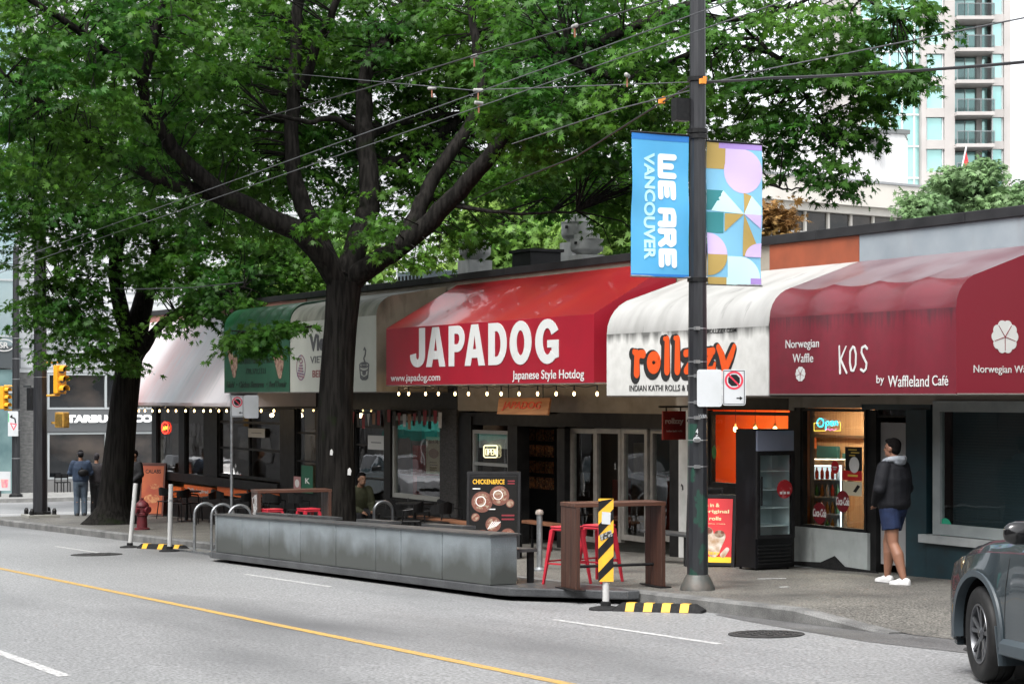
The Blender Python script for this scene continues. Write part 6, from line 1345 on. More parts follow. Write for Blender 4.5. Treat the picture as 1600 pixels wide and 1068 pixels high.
def twigs(mb, S0, anchors, rr, base, frac=.5, rmax=.02):
    """thin twigs from the limbs out to the sprays"""
    A_ = np.array([tuple(a) for a in anchors])
    for c in S0:
        if rr.random() > frac: continue
        d = np.linalg.norm(A_-c, axis=1); i = d.argmin(); L = d[i]
        if L < .3 or L > 3.2: continue
        a = Vector(A_[i]); c = Vector(c); m_ = a.lerp(c, .5)+Vector((rr.uniform(-.2, .2), rr.uniform(-.2, .2), .12*L)); mb.tube([a-base, m_-base, c-base], [rmax*(.5+.25*L), rmax*.6, .005], 5, caps=False)
rr = random.Random(5)
# --- main tree
tb = onwalk(526, 14.0); dm_ = depth(tb); base = Vector(tb)
t1 = thing('street_tree', 'huge spreading maple behind the parklet with a leaning forked dark trunk', 'tree', tuple(base))
sk = []
tp = [D(527, 868, dm_), D(527, 800, dm_), D(526, 740, dm_), D(524, 660, dm_), D(527, 580, dm_), D(533, 500, dm_), D(538, 440, dm_)]
tp = curve_pts(tp, 4); w_ = lambda z: .40+.17*max(0, 1-z/.5)
trad = []
for p in tp:
    h = p.z-base.z; trad.append(.355+.20*max(0, 1-h/.45)**1.5-.013*h+(.05*max(0, (h-4.0))/1.0))
sk.append((tp, trad))
LM = [([(533, 450), (480, 372), (400, 330), (345, 300), (288, 251), (252, 205), (228, 165), (221, 122)], dm_, dm_-2.5, .23, .085), ([(222, 124), (243, 56), (256, -10), (262, -80)], dm_-2.5, dm_-3, .09, .05), ([(221, 122), (168, 86), (110, 40), (50, 0), (-40, -60)], dm_-2.5, dm_-4, .09, .04),
      ([(380, 322), (320, 300), (258, 285), (210, 262), (127, 213), (71, 165), (10, 120)], dm_-.3, dm_-3.5, .15, .04), ([(520, 420), (496, 365), (462, 290), (456, 225), (460, 131), (464, 37), (470, -60), (480, -200)], dm_, dm_+1.2, .20, .08), ([(471, 140), (492, 80), (512, 37), (532, -20), (545, -120)], dm_+.6, dm_-.4, .11, .05),
      ([(540, 430), (566, 360), (579, 300), (570, 210), (570, 142), (582, 86), (604, 66), (640, 30), (690, -20)], dm_, dm_+2.0, .24, .09), ([(548, 440), (585, 410), (625, 386), (688, 330), (737, 277), (790, 213), (838, 150), (880, 82), (935, 68), (1000, 38), (1055, 14), (1150, -10)], dm_, dm_-3.5, .22, .06),
      ([(572, 285), (600, 258), (640, 244), (685, 212), (722, 182), (780, 130), (810, 60), (830, -30)], dm_+1.2, dm_+3, .13, .06), ([(632, 380), (655, 325), (680, 275), (726, 206), (752, 150), (746, 80), (738, 10), (745, -80)], dm_-.65, dm_+.5, .17, .06), ([(575, 215), (630, 190), (720, 178), (790, 172)], dm_+1.2, dm_+2.4, .09, .03), ([(570, 215), (520, 185), (480, 190), (420, 175)], dm_+1, dm_-1, .08, .03),
      ([(880, 85), (960, 120), (1040, 100), (1130, 72), (1220, 90), (1300, 130)], dm_-2.2, dm_-4.5, .09, .03), ([(1060, 14), (1130, 30), (1210, 20), (1300, -10), (1400, 20)], dm_-3.4, dm_-5, .06, .02), ([(700, 318), (760, 330), (830, 333), (900, 330)], dm_-1, dm_-2, .05, .015), ([(1180, 60), (1260, 150), (1300, 220), (1310, 275)], dm_-4, dm_-4.6, .035, .01),
      ([(1205, 288), (1230, 296), (1270, 290), (1310, 292)], dm_-4.6, dm_-4.6, .02, .008), ([(500, 512), (482, 510), (450, 515), (400, 520)], dm_-.2, dm_-.7, .03, .01), ([(1000, 40), (1090, 60), (1180, 60)], dm_-3, dm_-4, .05, .03)]
for pp, a, b, r0, r1 in LM: sk.append(limb_px(pp, a, b, r0, r1, rr))
def E_(x, y, dep, rx, ry, rd, wgt):
    """crown clump centred on the ray through (x, y) at this depth; radii in metres along the picture, up, and away"""
    return (tuple(D(x, y, dep)), (rx*.6+rd*.5, rx*.75+rd*.45, ry), wgt)
rng = np.random.default_rng(11)
CL = []
for x, y, dd, rx, ry, w in ((60, 40, -3.5, 1.5, .9, 1.3), (190, 60, -3, 1.5, .9, 1.3), (330, 50, -1, 1.6, 1.0, 1.4), (90, 150, -3.5, 1.4, .7, 1.2), (230, 165, -.6, 1.5, .7, 1.2), (360, 180, 1.2, 1.5, .9, 1.3), (60, 235, -3, 1.1, .6, .8), (170, 275, -1.5, 1.3, .6, .9), (310, 240, .6, 1.3, .6, 1.0), (430, 80, 2.2, 1.5, 1.2, 1.3), (420, 250, 1.6, 1.3, .9, 1.0),
                            (520, 90, 2.5, 1.3, .7, 1.0), (560, 40, 1.5, 1.6, 1.0, 1.2), (650, 90, 2, 1.7, 1.0, 1.2), (520, 230, 2.6, 1.0, .7, .7), (640, 260, 2.2, 1.5, .9, 1.0), (480, 345, .8, .9, .3, .4), (560, 355, -1.3, .8, .3, .4), (640, 330, 1.5, 1.4, .6, .9), (350, 345, .8, 1.1, .35, .4),
                            (720, 60, 2, 1.5, .8, 1.2), (790, 40, 1, 1.7, 1.0, 1.3), (730, 190, 2.5, 1.5, .9, 1.1), (850, 130, -2.8, 1.3, .5, 1.0), (800, 275, 1.5, 1.7, .6, 1.1), (870, 190, -3.0, 1.2, .45, 1.0), (900, 285, .5, 1.6, .5, 1.0), (930, 210, -2, 1.5, .7, 1.1), (960, 320, 0, 1.0, .35, .5), (880, 40, -2, 1.5, .7, 1.0),
                            (1000, 130, -3, 1.2, .6, .9), (1010, 260, -1, 1.3, .7, .9), (1060, 60, -3.5, 1.2, .5, .6), (985, 405, -1.5, .5, .16, .13), (1160, 70, -4, 1.5, .7, .8), (1270, 50, -4.3, 1.5, .8, .9), (1370, 25, -4.6, 1.0, .55, .7), (1130, 160, -3.5, 1.2, .6, .65), (1230, 150, -4.2, 1.3, .6, .8), (1320, 130, -4.6, .9, .45, .6), (1270, 205, -4.3, 1.2, .4, .8),
                            (1385, 130, -4.8, .7, .25, .32), (1425, 115, -4.9, .35, .15, .10), (1300, 265, -4.6, .4, .25, .16), (1310, 296, -4.6, .25, .12, .06), (1240, 260, -4.4, .6, .25, .22), (1150, 225, -3.5, 1.0, .35, .4), (720, 365, .2, .6, .22, .2), (640, 400, -1.2, .55, .25, .2), (392, 532, -.6, .55, .2, .5), (442, 511, -.5, .36, .11, .2), (370, 548, -.8, .3, .12, .08),
                            (200, -90, -2, 2.4, 1.2, .8), (420, -120, 0, 2.4, 1.3, .8), (650, -120, 1, 2.6, 1.4, .8), (900, -90, -2, 2.2, 1.0, .5)):
    CL.append(E_(x, y, dm_+dd, rx, ry, rx, w))
for i in range(9):
    for j in range(4): CL.append(E_(-20+125*i+40*(j % 2), -20+88*j, dm_+4.2+.5*((i+j) % 3), 1.5, .8, 1.0, .95))
C_, U_, S0 = sprays(CL, 44, rng, .42, 32)
mb = MB(); limbs(mb, sk, base); anc = [p for pts, r in sk[1:] for p in pts[3:]]
twigs(mb, S0, anc, rr, base, .55); mb.build('trunk', barkm, t1, smooth=True)
for x, y, s_ in ((518, 706, .055), (546, 736, .07)):
    q = MB(); p = D(x, y, dm_-.42)-base; q.plate([(-s_*.5, -s_*.9), (s_*.3, -s_), (s_*.5, .2*s_), (.1*s_, s_), (-.4*s_, .6*s_)], p, Vector((SS, CC, 0)), ZD, .004); q.build('paper_scrap', white, t1)
leaves_mesh('crown', C_-np.array(base), .128, rng, leaf_a, t1, up=U_, out=sprays.out)
# --- left tree
tb = onwalk(177, 13.9); dm_ = depth(tb); base = Vector(tb); t2 = thing('street_tree', 'maple with a mossy forked trunk at the left, nearest the far crossing', 'tree', tuple(base)); sk = []
tp = curve_pts([D(176, 822, dm_), D(180, 780, dm_), D(186, 710, dm_), D(194, 630, dm_), D(203, 560, dm_), (D(208, 520, dm_))], 4); sk.append((tp, [.42+.30*max(0, 1-(p.z-base.z)/.5)**1.6-.028*(p.z-base.z) for p in tp]))
for pp, a, b, r0, r1 in (([(206, 540), (188, 480), (180, 420), (188, 350), (182, 290), (172, 270), (180, 200)], dm_, dm_-1, .22, .10), ([(210, 530), (224, 470), (240, 430), (300, 370), (340, 340), (400, 300), (440, 260)], dm_, dm_+2, .30, .08), ([(206, 575), (232, 532), (262, 498), (300, 480), (340, 462), (380, 448)], dm_, dm_-1.5, .17, .03),
                        ([(186, 400), (160, 360), (120, 330), (80, 308), (40, 288)], dm_-.3, dm_-2, .11, .03), ([(250, 425), (236, 350), (240, 280), (250, 200)], dm_+.4, dm_+1.5, .13, .06), ([(190, 470), (150, 450), (110, 430), (70, 440)], dm_, dm_-1.5, .06, .015), ([(330, 345), (380, 360), (430, 390), (470, 420)], dm_+1, dm_+.6, .06, .015)): sk.append(limb_px(pp, a, b, r0, r1, rr))
CL = []
for x, y, dd, rx, ry, w in ((40, 300, -2, 1.4, .7, 1.0), (120, 320, -2, 1.5, .7, 1.0), (50, 385, -1.8, 1.1, .5, .5), (100, 470, -1.8, 1.0, .6, .8), (60, 485, -1.6, .7, .35, .35), (130, 530, -1.8, 1.0, .5, .8), (150, 410, -1.5, 1.2, .7, .7), (210, 330, 0, 1.6, .8, .9), (250, 400, 1.2, 1.5, .8, .9), (320, 350, 1, 1.7, .8, 1.0), (300, 430, -1, 1.2, .5, .8), (360, 400, 0, 1.5, .7, 1.0), (400, 460, .5, 1.2, .35, .6), (300, 500, -1.4, .8, .28, .35), (345, 470, -1.4, .9, .3, .5),
                            (420, 350, 1, 1.6, .8, .9), (470, 400, .5, 1.2, .6, .7), (450, 440, .3, 1.0, .35, .5), (200, 230, 0, 2.0, 1.0, 1.1), (350, 250, 1, 2.2, 1.1, 1.1), (80, 220, -1.5, 1.8, .9, .9), (180, 560, -1.0, .6, .3, .25), (10, 340, -2, 1.2, .6, .6), (250, 120, 0, 3.2, 1.4, .7)):
    CL.append(E_(x, y, dm_+dd, rx, ry, rx, w))
C_, U_, S0 = sprays(CL, 50, rng, .5, 30); mb = MB(); limbs(mb, sk, base); twigs(mb, S0, [p for pts, r in sk[1:] for p in pts[3:]], rr, base, .5, .022); mb.build('trunk', barkm, t2, smooth=True)
leaves_mesh('crown', C_-np.array(base), .145, rng, leaf_a, t2, up=U_, out=sprays.out)
# --- trees beyond the shops
def back_tree(label, x, y, dep, rx, ry, n, size, mat, seed, zb=-1.0, trunkr=.2):
    rng = np.random.default_rng(seed); c = D(x, y, dep); base = Vector((c.x, c.y, zb)); t = thing('garden_tree', label, 'tree', tuple(base), 0, 'trees behind the shop row'); CL = []
    for i in range(9): a = rng.random(3)*2-1; CL.append((tuple(np.array(c)+a*np.array([rx*.65, rx*.65, ry*.65])), (rx*.5, rx*.5, ry*.42), n/9))
    C_, U_, S0 = sprays(CL, 1, rng, .5*size/.18, 24); mb = MB(); c = Vector(c); tr = [base+Vector((0, 0, 0)), base.lerp(c, .5)+Vector((.1, .1, 0)), c]; mb.tube([p-base for p in tr], [trunkr, trunkr*.7, trunkr*.3], 8); twigs(mb, S0, [c, c.lerp(base, .2), c+Vector((0, 0, ry*.4))], random.Random(seed), base, .6, trunkr*.12); mb.build('trunk', barkm, t, smooth=True)
    leaves_mesh('crown', C_-np.array(base), size, rng, mat, t, lobe=LOBE_S if size > .26 else LOBE, up=U_, out=sprays.out)
leaf_c = leafmat('grey_green_leaf', (.10, .19, .075), (.16, .26, .11), .3)
back_tree('bright yellow green tree behind the roof vents in the middle', 800, 385, 58, 2.6, 1.5, 190, .26, leaf_b, 1); back_tree('bright green tree behind the left part of the shop roof', 470, 415, 66, 3.0, 1.6, 190, .28, leaf_b, 2); back_tree('leafy tree behind the big street pole above the white awning', 1000, 370, 52, 2.2, 1.7, 170, .25, leaf_b, 3, trunkr=.18); back_tree('dark green tree behind the twin steel vents', 900, 330, 60, 3.6, 1.6, 200, .28, leaf_a, 8)
back_tree('pale green bush tree below the red flag at the right', 1500, 305, 62, 1.65, 1.05, 170, .2, leaf_c, 4); back_tree('pale green tree at the right picture edge above the grey fascia', 1590, 312, 60, 1.1, .8, 120, .2, leaf_c, 5); back_tree('low pale green tree before the long white building', 1445, 322, 58, .75, .5, 60, .18, leaf_c, 6)
back_tree('tawny leaved young tree right of the patterned banner', 1208, 345, 38, .35, .5, 22, .15, leafmat('tawny_leaf', (.20, .17, .05), (.28, .15, .05)), 7, trunkr=.05)

# ---------------------------------------------------------------- buildings beyond
sidingm = M('white_siding', (.62, .64, .65), .6, col2=(.54, .56, .57), scale=2); stonem = M('grey_stone', (.17, .17, .165), .8, col2=(.10, .10, .10), scale=5, stretch=(1, 1, 2.5), bump=.2); bgl = M('dark_window_glass', (.012, .014, .016), .05, col2=(.075, .06, .05), scale=.45, stretch=(1, 1, 1.6), lo=.42, hi=.7, spec=.7); mull = M('pale_mullion', (.42, .45, .46), .5, .2)  # bgl: brown blotches in the glass colour stand in for reflections
XS = -86.0
def FP(px, y, X=XS): d = ray(px, y); n = X/d.x; return d.y*n, EYE+d.z*n
gS = gz(XS)+.15
sb = thing('corner_building', 'pale sided commercial building with dark shop windows across the side street', 'building', (XS, 17, gS))
ZW1 = FP(150, 583)[1]; ZS1 = FP(150, 640)[1]; ZS0 = FP(150, 674)[1]; Y1 = 48
mb = MB(); mb.box(XS-15, XS, 17, Y1, ZW1+.02, 22); mb.build('upper_wall', sidingm, sb, world=True)
mb = MB(); z = ZW1+.2
while z < 12: mb.box(XS+.001, XS+.03, 21.2, Y1, z, z+.05); z += .42
mb.build('siding_line', M('siding_grey_board', (.40, .42, .43), .7), sb, world=True)  # darker grey boards mark the siding lines
mb = MB(); mb.box(XS-15, XS-.3, 17, Y1, gS-.3, ZW1); mb.box(XS-.3, XS, 17, FP(70, 700)[0], gS-.3, ZW1); mb.build('lower_wall', stonem, sb, world=True)
mb = MB(); mb.box(XS-.28, XS+.06, FP(70, 700)[0], Y1, ZS0, ZS1); mb.build('sign_band', M('sign_band_grey', (.10, .105, .11), .5), sb, world=True)
ya = FP(74, 700)[0]; k = 0
while ya < 46:
    yb = ya+2.55
    for z0, z1 in ((ZS1+.02, ZW1), (gS+.55, ZS0-.02)):
        f = MB(); f.box(XS-.12, XS+.02, ya, ya+.09, z0, z1); f.box(XS-.12, XS+.02, ya+.09, yb-.01, z1-.09, z1); f.box(XS-.12, XS+.02, ya+.09, yb-.01, z0, z0+.09); fr = f.build('window', mull, sb, world=True)
        g = MB(); g.box(XS-.10, XS-.08, ya+.09, yb-.01, z0+.09, z1-.09); g.build('pane', bgl, fr, world=True)
    ya = yb
mb = MB(); mb.box(XS-.2, XS+.05, FP(74, 700)[0], Y1, gS, gS+.53); mb.build('plinth', M('plinth_grey', (.2, .2, .2), .7), sb, world=True)
mb = MB(); a, z1 = FP(208, 520); b, z0 = FP(300, 575)
for i in range(9): mb.box(XS+.031, XS+.12, FP(105, 520)[0], b, z0+i*.32, z0+i*.32+.12)
mb.build('louvre', M('louvre_white', (.5, .52, .52), .5), sb, world=True); mb = MB(); mb.box(XS+.031, XS+.2, FP(48, 520)[0], FP(104, 520)[0], FP(60, 556)[1], FP(60, 522)[1]); mb.build('grey_unit', M('unit_grey', (.28, .3, .31), .6), sb, world=True)
y0_, z0 = FP(97.5, 660); y1_, z1 = FP(234, 647.5); mb = MB(); mb.text('STARBUCKS COFFEE', (XS+.07, FP(95, 660)[0], z0), YD, ZD, FP(274, 660)[0]-FP(95, 660)[0], z1-z0, .055, .05); mb.build('sign_lettering', EM('sign_white_light', (1, 1, 1), .9), sb, world=True)
mb = MB(); y0_, z0 = FP(170, 767-3); 
for px in (80, 90, 100, 140): yy = FP(px, 760)[0]; mb.box(XS+.5, XS+.54, yy, yy+.04, gS, gS+.8); mb.box(XS+.9, XS+.94, yy, yy+.04, gS, gS+.45)
mb.box(XS+.5, XS+.95, FP(80, 760)[0], FP(101, 760)[0], gS+.43, gS+.47); mb.box(XS+.5, XS+.54, FP(80, 760)[0], FP(101, 760)[0], gS+.62, gS+.8); o = mb.build('street_chair', blackm); tag(o, 'black metal seat on the pavement under the far coffee shop window', 'chair')
gb = thing('glass_building', 'pale blue glass fronted building at the left picture edge', 'building', (-97, 19, gS)); mb = MB(); X_ = -86.0+.6
ygl = FP(24, 500, X_)[0]; mb.box(X_-.4, X_, 12.8, ygl, FP(10, 540, X_)[1], 24); mb.build('glass_wall', M('pale_blue_glass', (.30, .45, .50), .15, .5, col2=(.5, .6, .64), scale=.35, spec=.8), gb, world=True)
mb = MB(); mb.box(X_-.4, X_+.1, 12.8, ygl+.2, FP(10, 575, X_)[1], FP(10, 541, X_)[1]); mb.build('dark_band', M('band_dark', (.06, .07, .075), .5), gb, world=True); mb = MB(); mb.box(X_-.4, X_, 12.8, ygl, gS, FP(10, 577, X_)[1]); mb.build('shop_glass', M('teal_shop_glass', (.10, .17, .18), .15, col2=(.2, .3, .3), scale=.8), gb, world=True)
mb = MB(); yy, zz = FP(5, 539, X_); mb.ring((0, 0), .42, .05, (X_+.11, yy, zz+0), YD, ZD, .02, ry=.25); mb.text('SR', (X_+.11, yy-.2, zz-.13), YD, ZD, .4, .26, .02, .02); mb.build('oval_logo', white, gb, world=True); mb = MB()
for i in range(5): mb.box(X_+.001, X_+.05, 12.8, ygl, 2+i*2.4, 2.08+i*2.4)
mb.build('transom', mull, gb, world=True)
# long white building and its shed
whitew = M('cream_white_fascia', (.66, .63, .57), .6, col2=(.6, .57, .52), scale=.6); shedw = M('white_corrugated', (.68, .68, .67), .55, col2=(.6, .6, .6), scale=1, stretch=(3, 3, .2))
FW = [D(1195, 300, 92), D(1640, 300, 104)]
def facade(a, b): xd = (Vector((b.x, b.y, 0))-Vector((a.x, a.y, 0))); L = xd.length; xd.normalize(); return Vector((a.x, a.y, 0)), xd, L
o, xd, L = facade(*FW); nn = xd.cross(ZD); dn = -nn
wb2 = thing('long_building', 'long low white building with a deep pale fascia and ribbon windows behind the shops', 'building', tuple(o+ZD*-1)); zA, zB, zC, zD_ = D(1300, 285, 95).z, D(1300, 322, 95).z, D(1300, 334, 95).z, D(1300, 365, 95).z
def pbox(mb, o, xd, dn, x0, x1, d0, d1, z0, z1): 
    vs = [o+xd*x+dn*d+ZD*z for x in (x0, x1) for d in (d0, d1) for z in (z0, z1)]; mb.add(vs, [(0, 1, 3, 2), (4, 6, 7, 5), (0, 4, 5, 1), (2, 3, 7, 6), (0, 2, 6, 4), (1, 5, 7, 3)])
mb = MB(); pbox(mb, o, xd, dn, -8, L, -.6, 14, zB, zA); pbox(mb, o, xd, dn, -8, L, -.3, 14, zC, zB-.01); mb.build('fascia', whitew, wb2, world=True); mb = MB(); pbox(mb, o, xd, dn, -8, L, -.65, 14, zA+.005, zA+.12); mb.build('fascia_cap', M('cap_grey', (.3, .31, .32), .5), wb2, world=True)
mb = MB(); pbox(mb, o, xd, dn, -8, L, 0, 14, -1, zD_); mb.build('wall', M('white_wall', (.5, .5, .48), .7), wb2, world=True)
x = -2.0
while x < L-1: 
    mb = MB(); pbox(mb, o, xd, dn, x, x+.14, 0, .3, zD_+.01, zC-.01); fr = mb.build('window', whitew, wb2, world=True); mb = MB(); pbox(mb, o, xd, dn, x+.15, x+1.5, .1, .13, zD_+.01, zC-.01); mb.build('pane', bgl, fr, world=True); x += 1.52
a, b = D(1180, 250, 108), D(1418, 250, 112); o2, xd2, L2 = facade(a, b); dn2 = -(xd2.cross(ZD)); sh = thing('rooftop_shed', 'white corrugated rooftop shed with a small floodlight on the long white building', 'building', tuple(o2+ZD*zA)); mb = MB(); zt = D(1418, 210, 112).z; pbox(mb, o2, xd2, dn2, 0, L2, 0, 10, zA, zt)
for i in range(int(L2/.45)): pbox(mb, o2, xd2, dn2, i*.45, i*.45+.06, -.05, -.001, zA, zt-.3)
mb.build('wall', shedw, sh, world=True); mb = MB(); pbox(mb, o2, xd2, dn2, -.1, L2+.1, -.12, 10, zt+.005, zt+.25); mb.build('roof_edge', M('roof_grey', (.16, .17, .17), .6), sh, world=True)
p = D(1373, 228, 111); q = MB(); q.box(-.35, .35, -.5, .0, -.2, .3); q.bar((0, 0, 0), (0, .5, .1), .1, .1); o = q.build('floodlight', M('floodlight_dark', (.05, .05, .05), .5)); o.location = p; o.rotation_euler = (0, 0, TH); tag(o, 'dark floodlight on the white rooftop shed', 'light')
# tower
tower = thing('apartment_tower', 'tall concrete and green glass apartment tower with stacked balconies', 'building', tuple(D(1500, 617, 176)-ZD*6))
towc = M('tower_concrete', (.44, .415, .40), .75, col2=(.38, .36, .345), scale=.5); towg = M('tower_green_glass', (.24, .50, .49), .12, .5, col2=(.44, .66, .64), scale=.16, stretch=(1, 1, .6), spec=.8); towd = M('tower_dark_glass', (.16, .28, .28), .1, .5, col2=(.3, .44, .44), scale=.2, spec=.8); raild = M('balcony_rail', (.16, .18, .185), .4); wfr = M('tower_white_frame', (.6, .62, .62), .5)
a, b = D(1440, 617, 176), D(1580, 617, 176); o, xd, L = facade(a, b); dn = -(xd.cross(ZD)); ppm = F/176
def tx(px): return (px-1440)/ppm*1.0
def tz(y): return EYE+(HY-y)/ppm
def tp_(name, m, *bx_, parent=None):
    mb = MB(); [pbox(mb, o, xd, dn, *b_) for b_ in bx_]; return mb.build(name, m, parent or tower, world=True)
FH = 49.6/ppm; NF = 12; zfl = [tz(276)+i*FH for i in range(-5, NF)]
tp_('wall', towc, (tx(1440), tx(1447), 0, 14, -6, tz(-300)), (tx(1476), tx(1492), 0, 14, -6, tz(-300)), (tx(1569), tx(1579), 0, 14, -6, tz(-300)), (tx(1447.2), tx(1475.8), 1.5, 14, -6, tz(-300)), (tx(1492.2), tx(1568.8), 2.6, 14, -6, tz(-300)))
for z in zfl:
    tp_('spandrel', towc, (tx(1447.1), tx(1475.9), .02, 1.4, z-.35, z+.45)); f = tp_('window', wfr, (tx(1448), tx(1449.5), .25, .5, z+.46, z+FH-.36), (tx(1473), tx(1475), .25, .5, z+.46, z+FH-.36)); tp_('pane', towg, (tx(1449.6), tx(1472.9), .4, .5, z+.46, z+FH-.36), parent=f)
    f = tp_('window', wfr, (tx(1551), tx(1552.5), .3, .6, z+.36, z+FH-.36), (tx(1566.5), tx(1568), .3, .6, z+.36, z+FH-.36)); tp_('pane', towg, (tx(1552.6), tx(1566.4), .4, .5, z+.36, z+FH-.36), parent=f); tp_('spandrel', towc, (tx(1550.5), tx(1568.9), .1, 2.5, z-.35, z+.35))
    bal = tp_('balcony', towc, (tx(1491), tx(1550), -1.0, 2.5, z-.3, z)); tp_('railing', raild, *[(tx(px), tx(px)+.08, -.98, -.9, z, z+1.05) for px in (1491.5, 1508, 1528, 1549)], (tx(1491.5), tx(1549.9), -.98, -.9, z+1.051, z+1.13), parent=bal); tp_('balcony_glass', GLASS('balcony_glass', (.55, .62, .62)), (tx(1491.8), tx(1549.7), -.95, -.92, z+.05, z+1.04), parent=bal)
    tp_('glass_door', towd, (tx(1493), tx(1515), 2.0, 2.1, z+.02, z+FH-.4)); tp_('glass_door', towg, (tx(1516), tx(1532), 2.0, 2.1, z+.02, z+FH-.4)); tp_('door_post', wfr, (tx(1515.1), tx(1515.9), 1.9, 2.1, z+.02, z+FH-.4)); tp_('bay_wall', towc, (tx(1532.5), tx(1541), 1.6, 2.4, z+.01, z+FH-.31)); tp_('glass_door', towg, (tx(1541.5), tx(1550), 1.7, 1.8, z+.02, z+FH-.31))
gx0 = tx(1322); tp_('glass_wing', towg, (tx(1378), tx(1439.5), 1.0, 12, -6, tz(-300))); tp_('far_wing', towc, (gx0, tx(1377.5), 3, 14, -6, tz(-300)))
tp_('mullion', wfr, *[(tx(px), tx(px)+.18, .9, .99, -6, tz(-300)) for px in (1378.5, 1392, 1411, 1430)], *[(tx(1380), tx(1439), .85, .89, z-.1, z+.06) for z in zfl])
for z in zfl: f = tp_('window', wfr, (tx(1355), tx(1376), 2.9, 2.99, z+.4, z+.5)); tp_('pane', towg, (tx(1355), tx(1376), 2.92, 2.98, z+.51, z+FH-.4), parent=f)
p = D(1500, 258, 110); t = thing('flag', 'small red flag on a white staff above the pale green tree', 'flag', (p.x, p.y, p.z-1.2)); q = MB(); q.tube([(0, 0, -3), (.0, 0, 0.5), (.35*SS, .35*CC, 2.2)], .05, 8); q.build('staff', white, t); q = MB(); u_ = Vector((SS, CC, 0)); q.plate([(.3, 2.1), (.05, .9), (.0, .3), (.35, .1), (.55, .4), (.5, 1.2)], (0, 0, 0), u_, ZD, .03); q.build('cloth', M('flag_red_cloth', (.6, .03, .04), .7, col2=(.5, .3, .3), scale=1.5, lo=.6, hi=.65), t)
# roof equipment
galv = M('vent_galvanised', (.58, .59, .58), .55, .1, col2=(.45, .46, .46), scale=3, stretch=(2, 2, 1), stain=(.28, .27, .25), sscale=4, slo=.62, shi=.85)
def fan(label, px, y1, y0, Y, rpx):
    p = P(px, y0, Y); ppm_ = F/depth(p); h = (y0-y1)/ppm_; r = rpx/ppm_; t = thing('roof_fan', label, 'roof vent', (p.x, Y, 4.05), 0, 'steel extractor fans on the shop roof'); zb = p.z-4.05
    q = MB(); s = r*.8; q.box(-s, s, -s, s, 0, zb+h*.28); q.build('curb_box', galv, t); q = MB(); z0 = zb+h*.3; q.lathe([(r*.62, z0), (r*.7, z0+h*.04), (r*.95, z0+h*.12), (r, z0+h*.2), (r, z0+h*.48)], n=28); q.build('bowl', galv, t, smooth=True, ang=50); q = MB(); q.lathe([(r*1.03, zb+h*.785), (r*1.03, zb+h*.81), (r*.78, zb+h*.815), (r*.76, zb+h*.98), (r*.6, zb+h)], n=28); q.build('cap', galv, t, smooth=True, ang=50); q = MB(); q.box(r*.3, r*.55, -r*1.04, -r*.99, z0+h*.32, z0+h*.4); q.build('nameplate', black, t)
fan('steel mushroom extractor fan behind leaves above the red awning', 742, 364, 424, 19.5, 25); fan('taller rear steel fan of the pair left of the big pole', 902, 336, 396, 21.5, 25); fan('shorter front steel fan of the pair left of the big pole', 917, 365, 412, 18.2, 26)
p = P(838, 412, 19.5); t = thing('roof_vent_box', 'dark box shaped roof vent between the steel fans', 'roof vent', (p.x, 19.5, 4.05)); q = MB(); q.box(-.4, .4, -.35, .35, 0, p.z-4.05+.22); q.build('base', capm, t); q = MB(); q.box(-.46, .46, -.4, .4, p.z-4.05+.222, p.z-4.05+.28); q.build('lid', capm, t)
p = P(676, 430, 20); t = thing('roof_unit', 'grey boxy roof unit half hidden behind the tree above the red awning', 'roof unit', (p.x, 20, 4.05)); q = MB(); q.box(-.9, .6, -.5, .5, 0, .75); q.build('casing', M('unit_casing', (.10, .13, .15), .5), t, bevel=.02); q = MB(); [q.box(-.8+.2*i, -.72+.2*i, -.52, -.501, .15, .65) for i in range(7)]; q.build('louvre', black, t)
# ---------------------------------------------------------------- overhead wires
wirem = M('wire_grey', (.09, .095, .10), .5, .3); wireb = M('wire_black', (.02, .02, .022), .5)
def wire(label, pts, r=.011, m=wirem, cat='wire', sag=0):
    q = MB(); pp_ = [Vector(p) for p in pts]; out = []
    for a, b in zip(pp_[:-1], pp_[1:]): out += [a.lerp(b, k/8)-ZD*sag*4*(k/8)*(1-k/8) for k in range(8)]
    q.tube(out+[pp_[-1]], r, 6); tag(q.build('overhead_wire', m, smooth=True), label, cat, 'overhead trolley and span wires')
def street_wire(x, y, h):   # a wire parallel to the sloping street, h above it
    d = ray(x, y); n = (h-EYE)/(d.z-SL*d.x); return Vector((d.x*n, d.y*n, EYE+d.z*n))
for (x0, y0), (x1, y1), lab in (((800, 125), (1200, 8), 'upper wire of the long trolley pair running down the street'), ((800, 149), (1200, 42), 'lower wire of the long trolley pair running down the street')):
    a = street_wire(x0, y0, 5.6); wire(lab, [(-75, a.y, gz(-75)+5.6), (-8, a.y, gz(-8)+5.6)], .0055)
dp = depth((bx, by)); PT = D(1088, 128, dp)
n_ = 24; wire('span wire across the street from the big pole through the maple', [D(-20, 55, 52), D(67, 72, 50), D(400, 110, 38), D(737, 141, 27), PT], .006)
wire('thin dark wire high in the crown from the pole top to the left', [D(1035, 0, 22), D(898, 42, 23), D(730, 90, 25), D(583, 135, 28), D(400, 187, 33)], .009, wireb)
wire('black cable dropping from the big pole to the left into the leaves', [PT, D(1010, 175, dp+2), D(900, 245, dp+5), D(800, 284, dp+9), D(700, 330, dp+14)], .012, wireb); wire('thin grey wire from the big pole down to the left above the black cable', [D(1085, 140, dp), D(960, 172, dp+2), D(800, 225, dp+6)], .008)
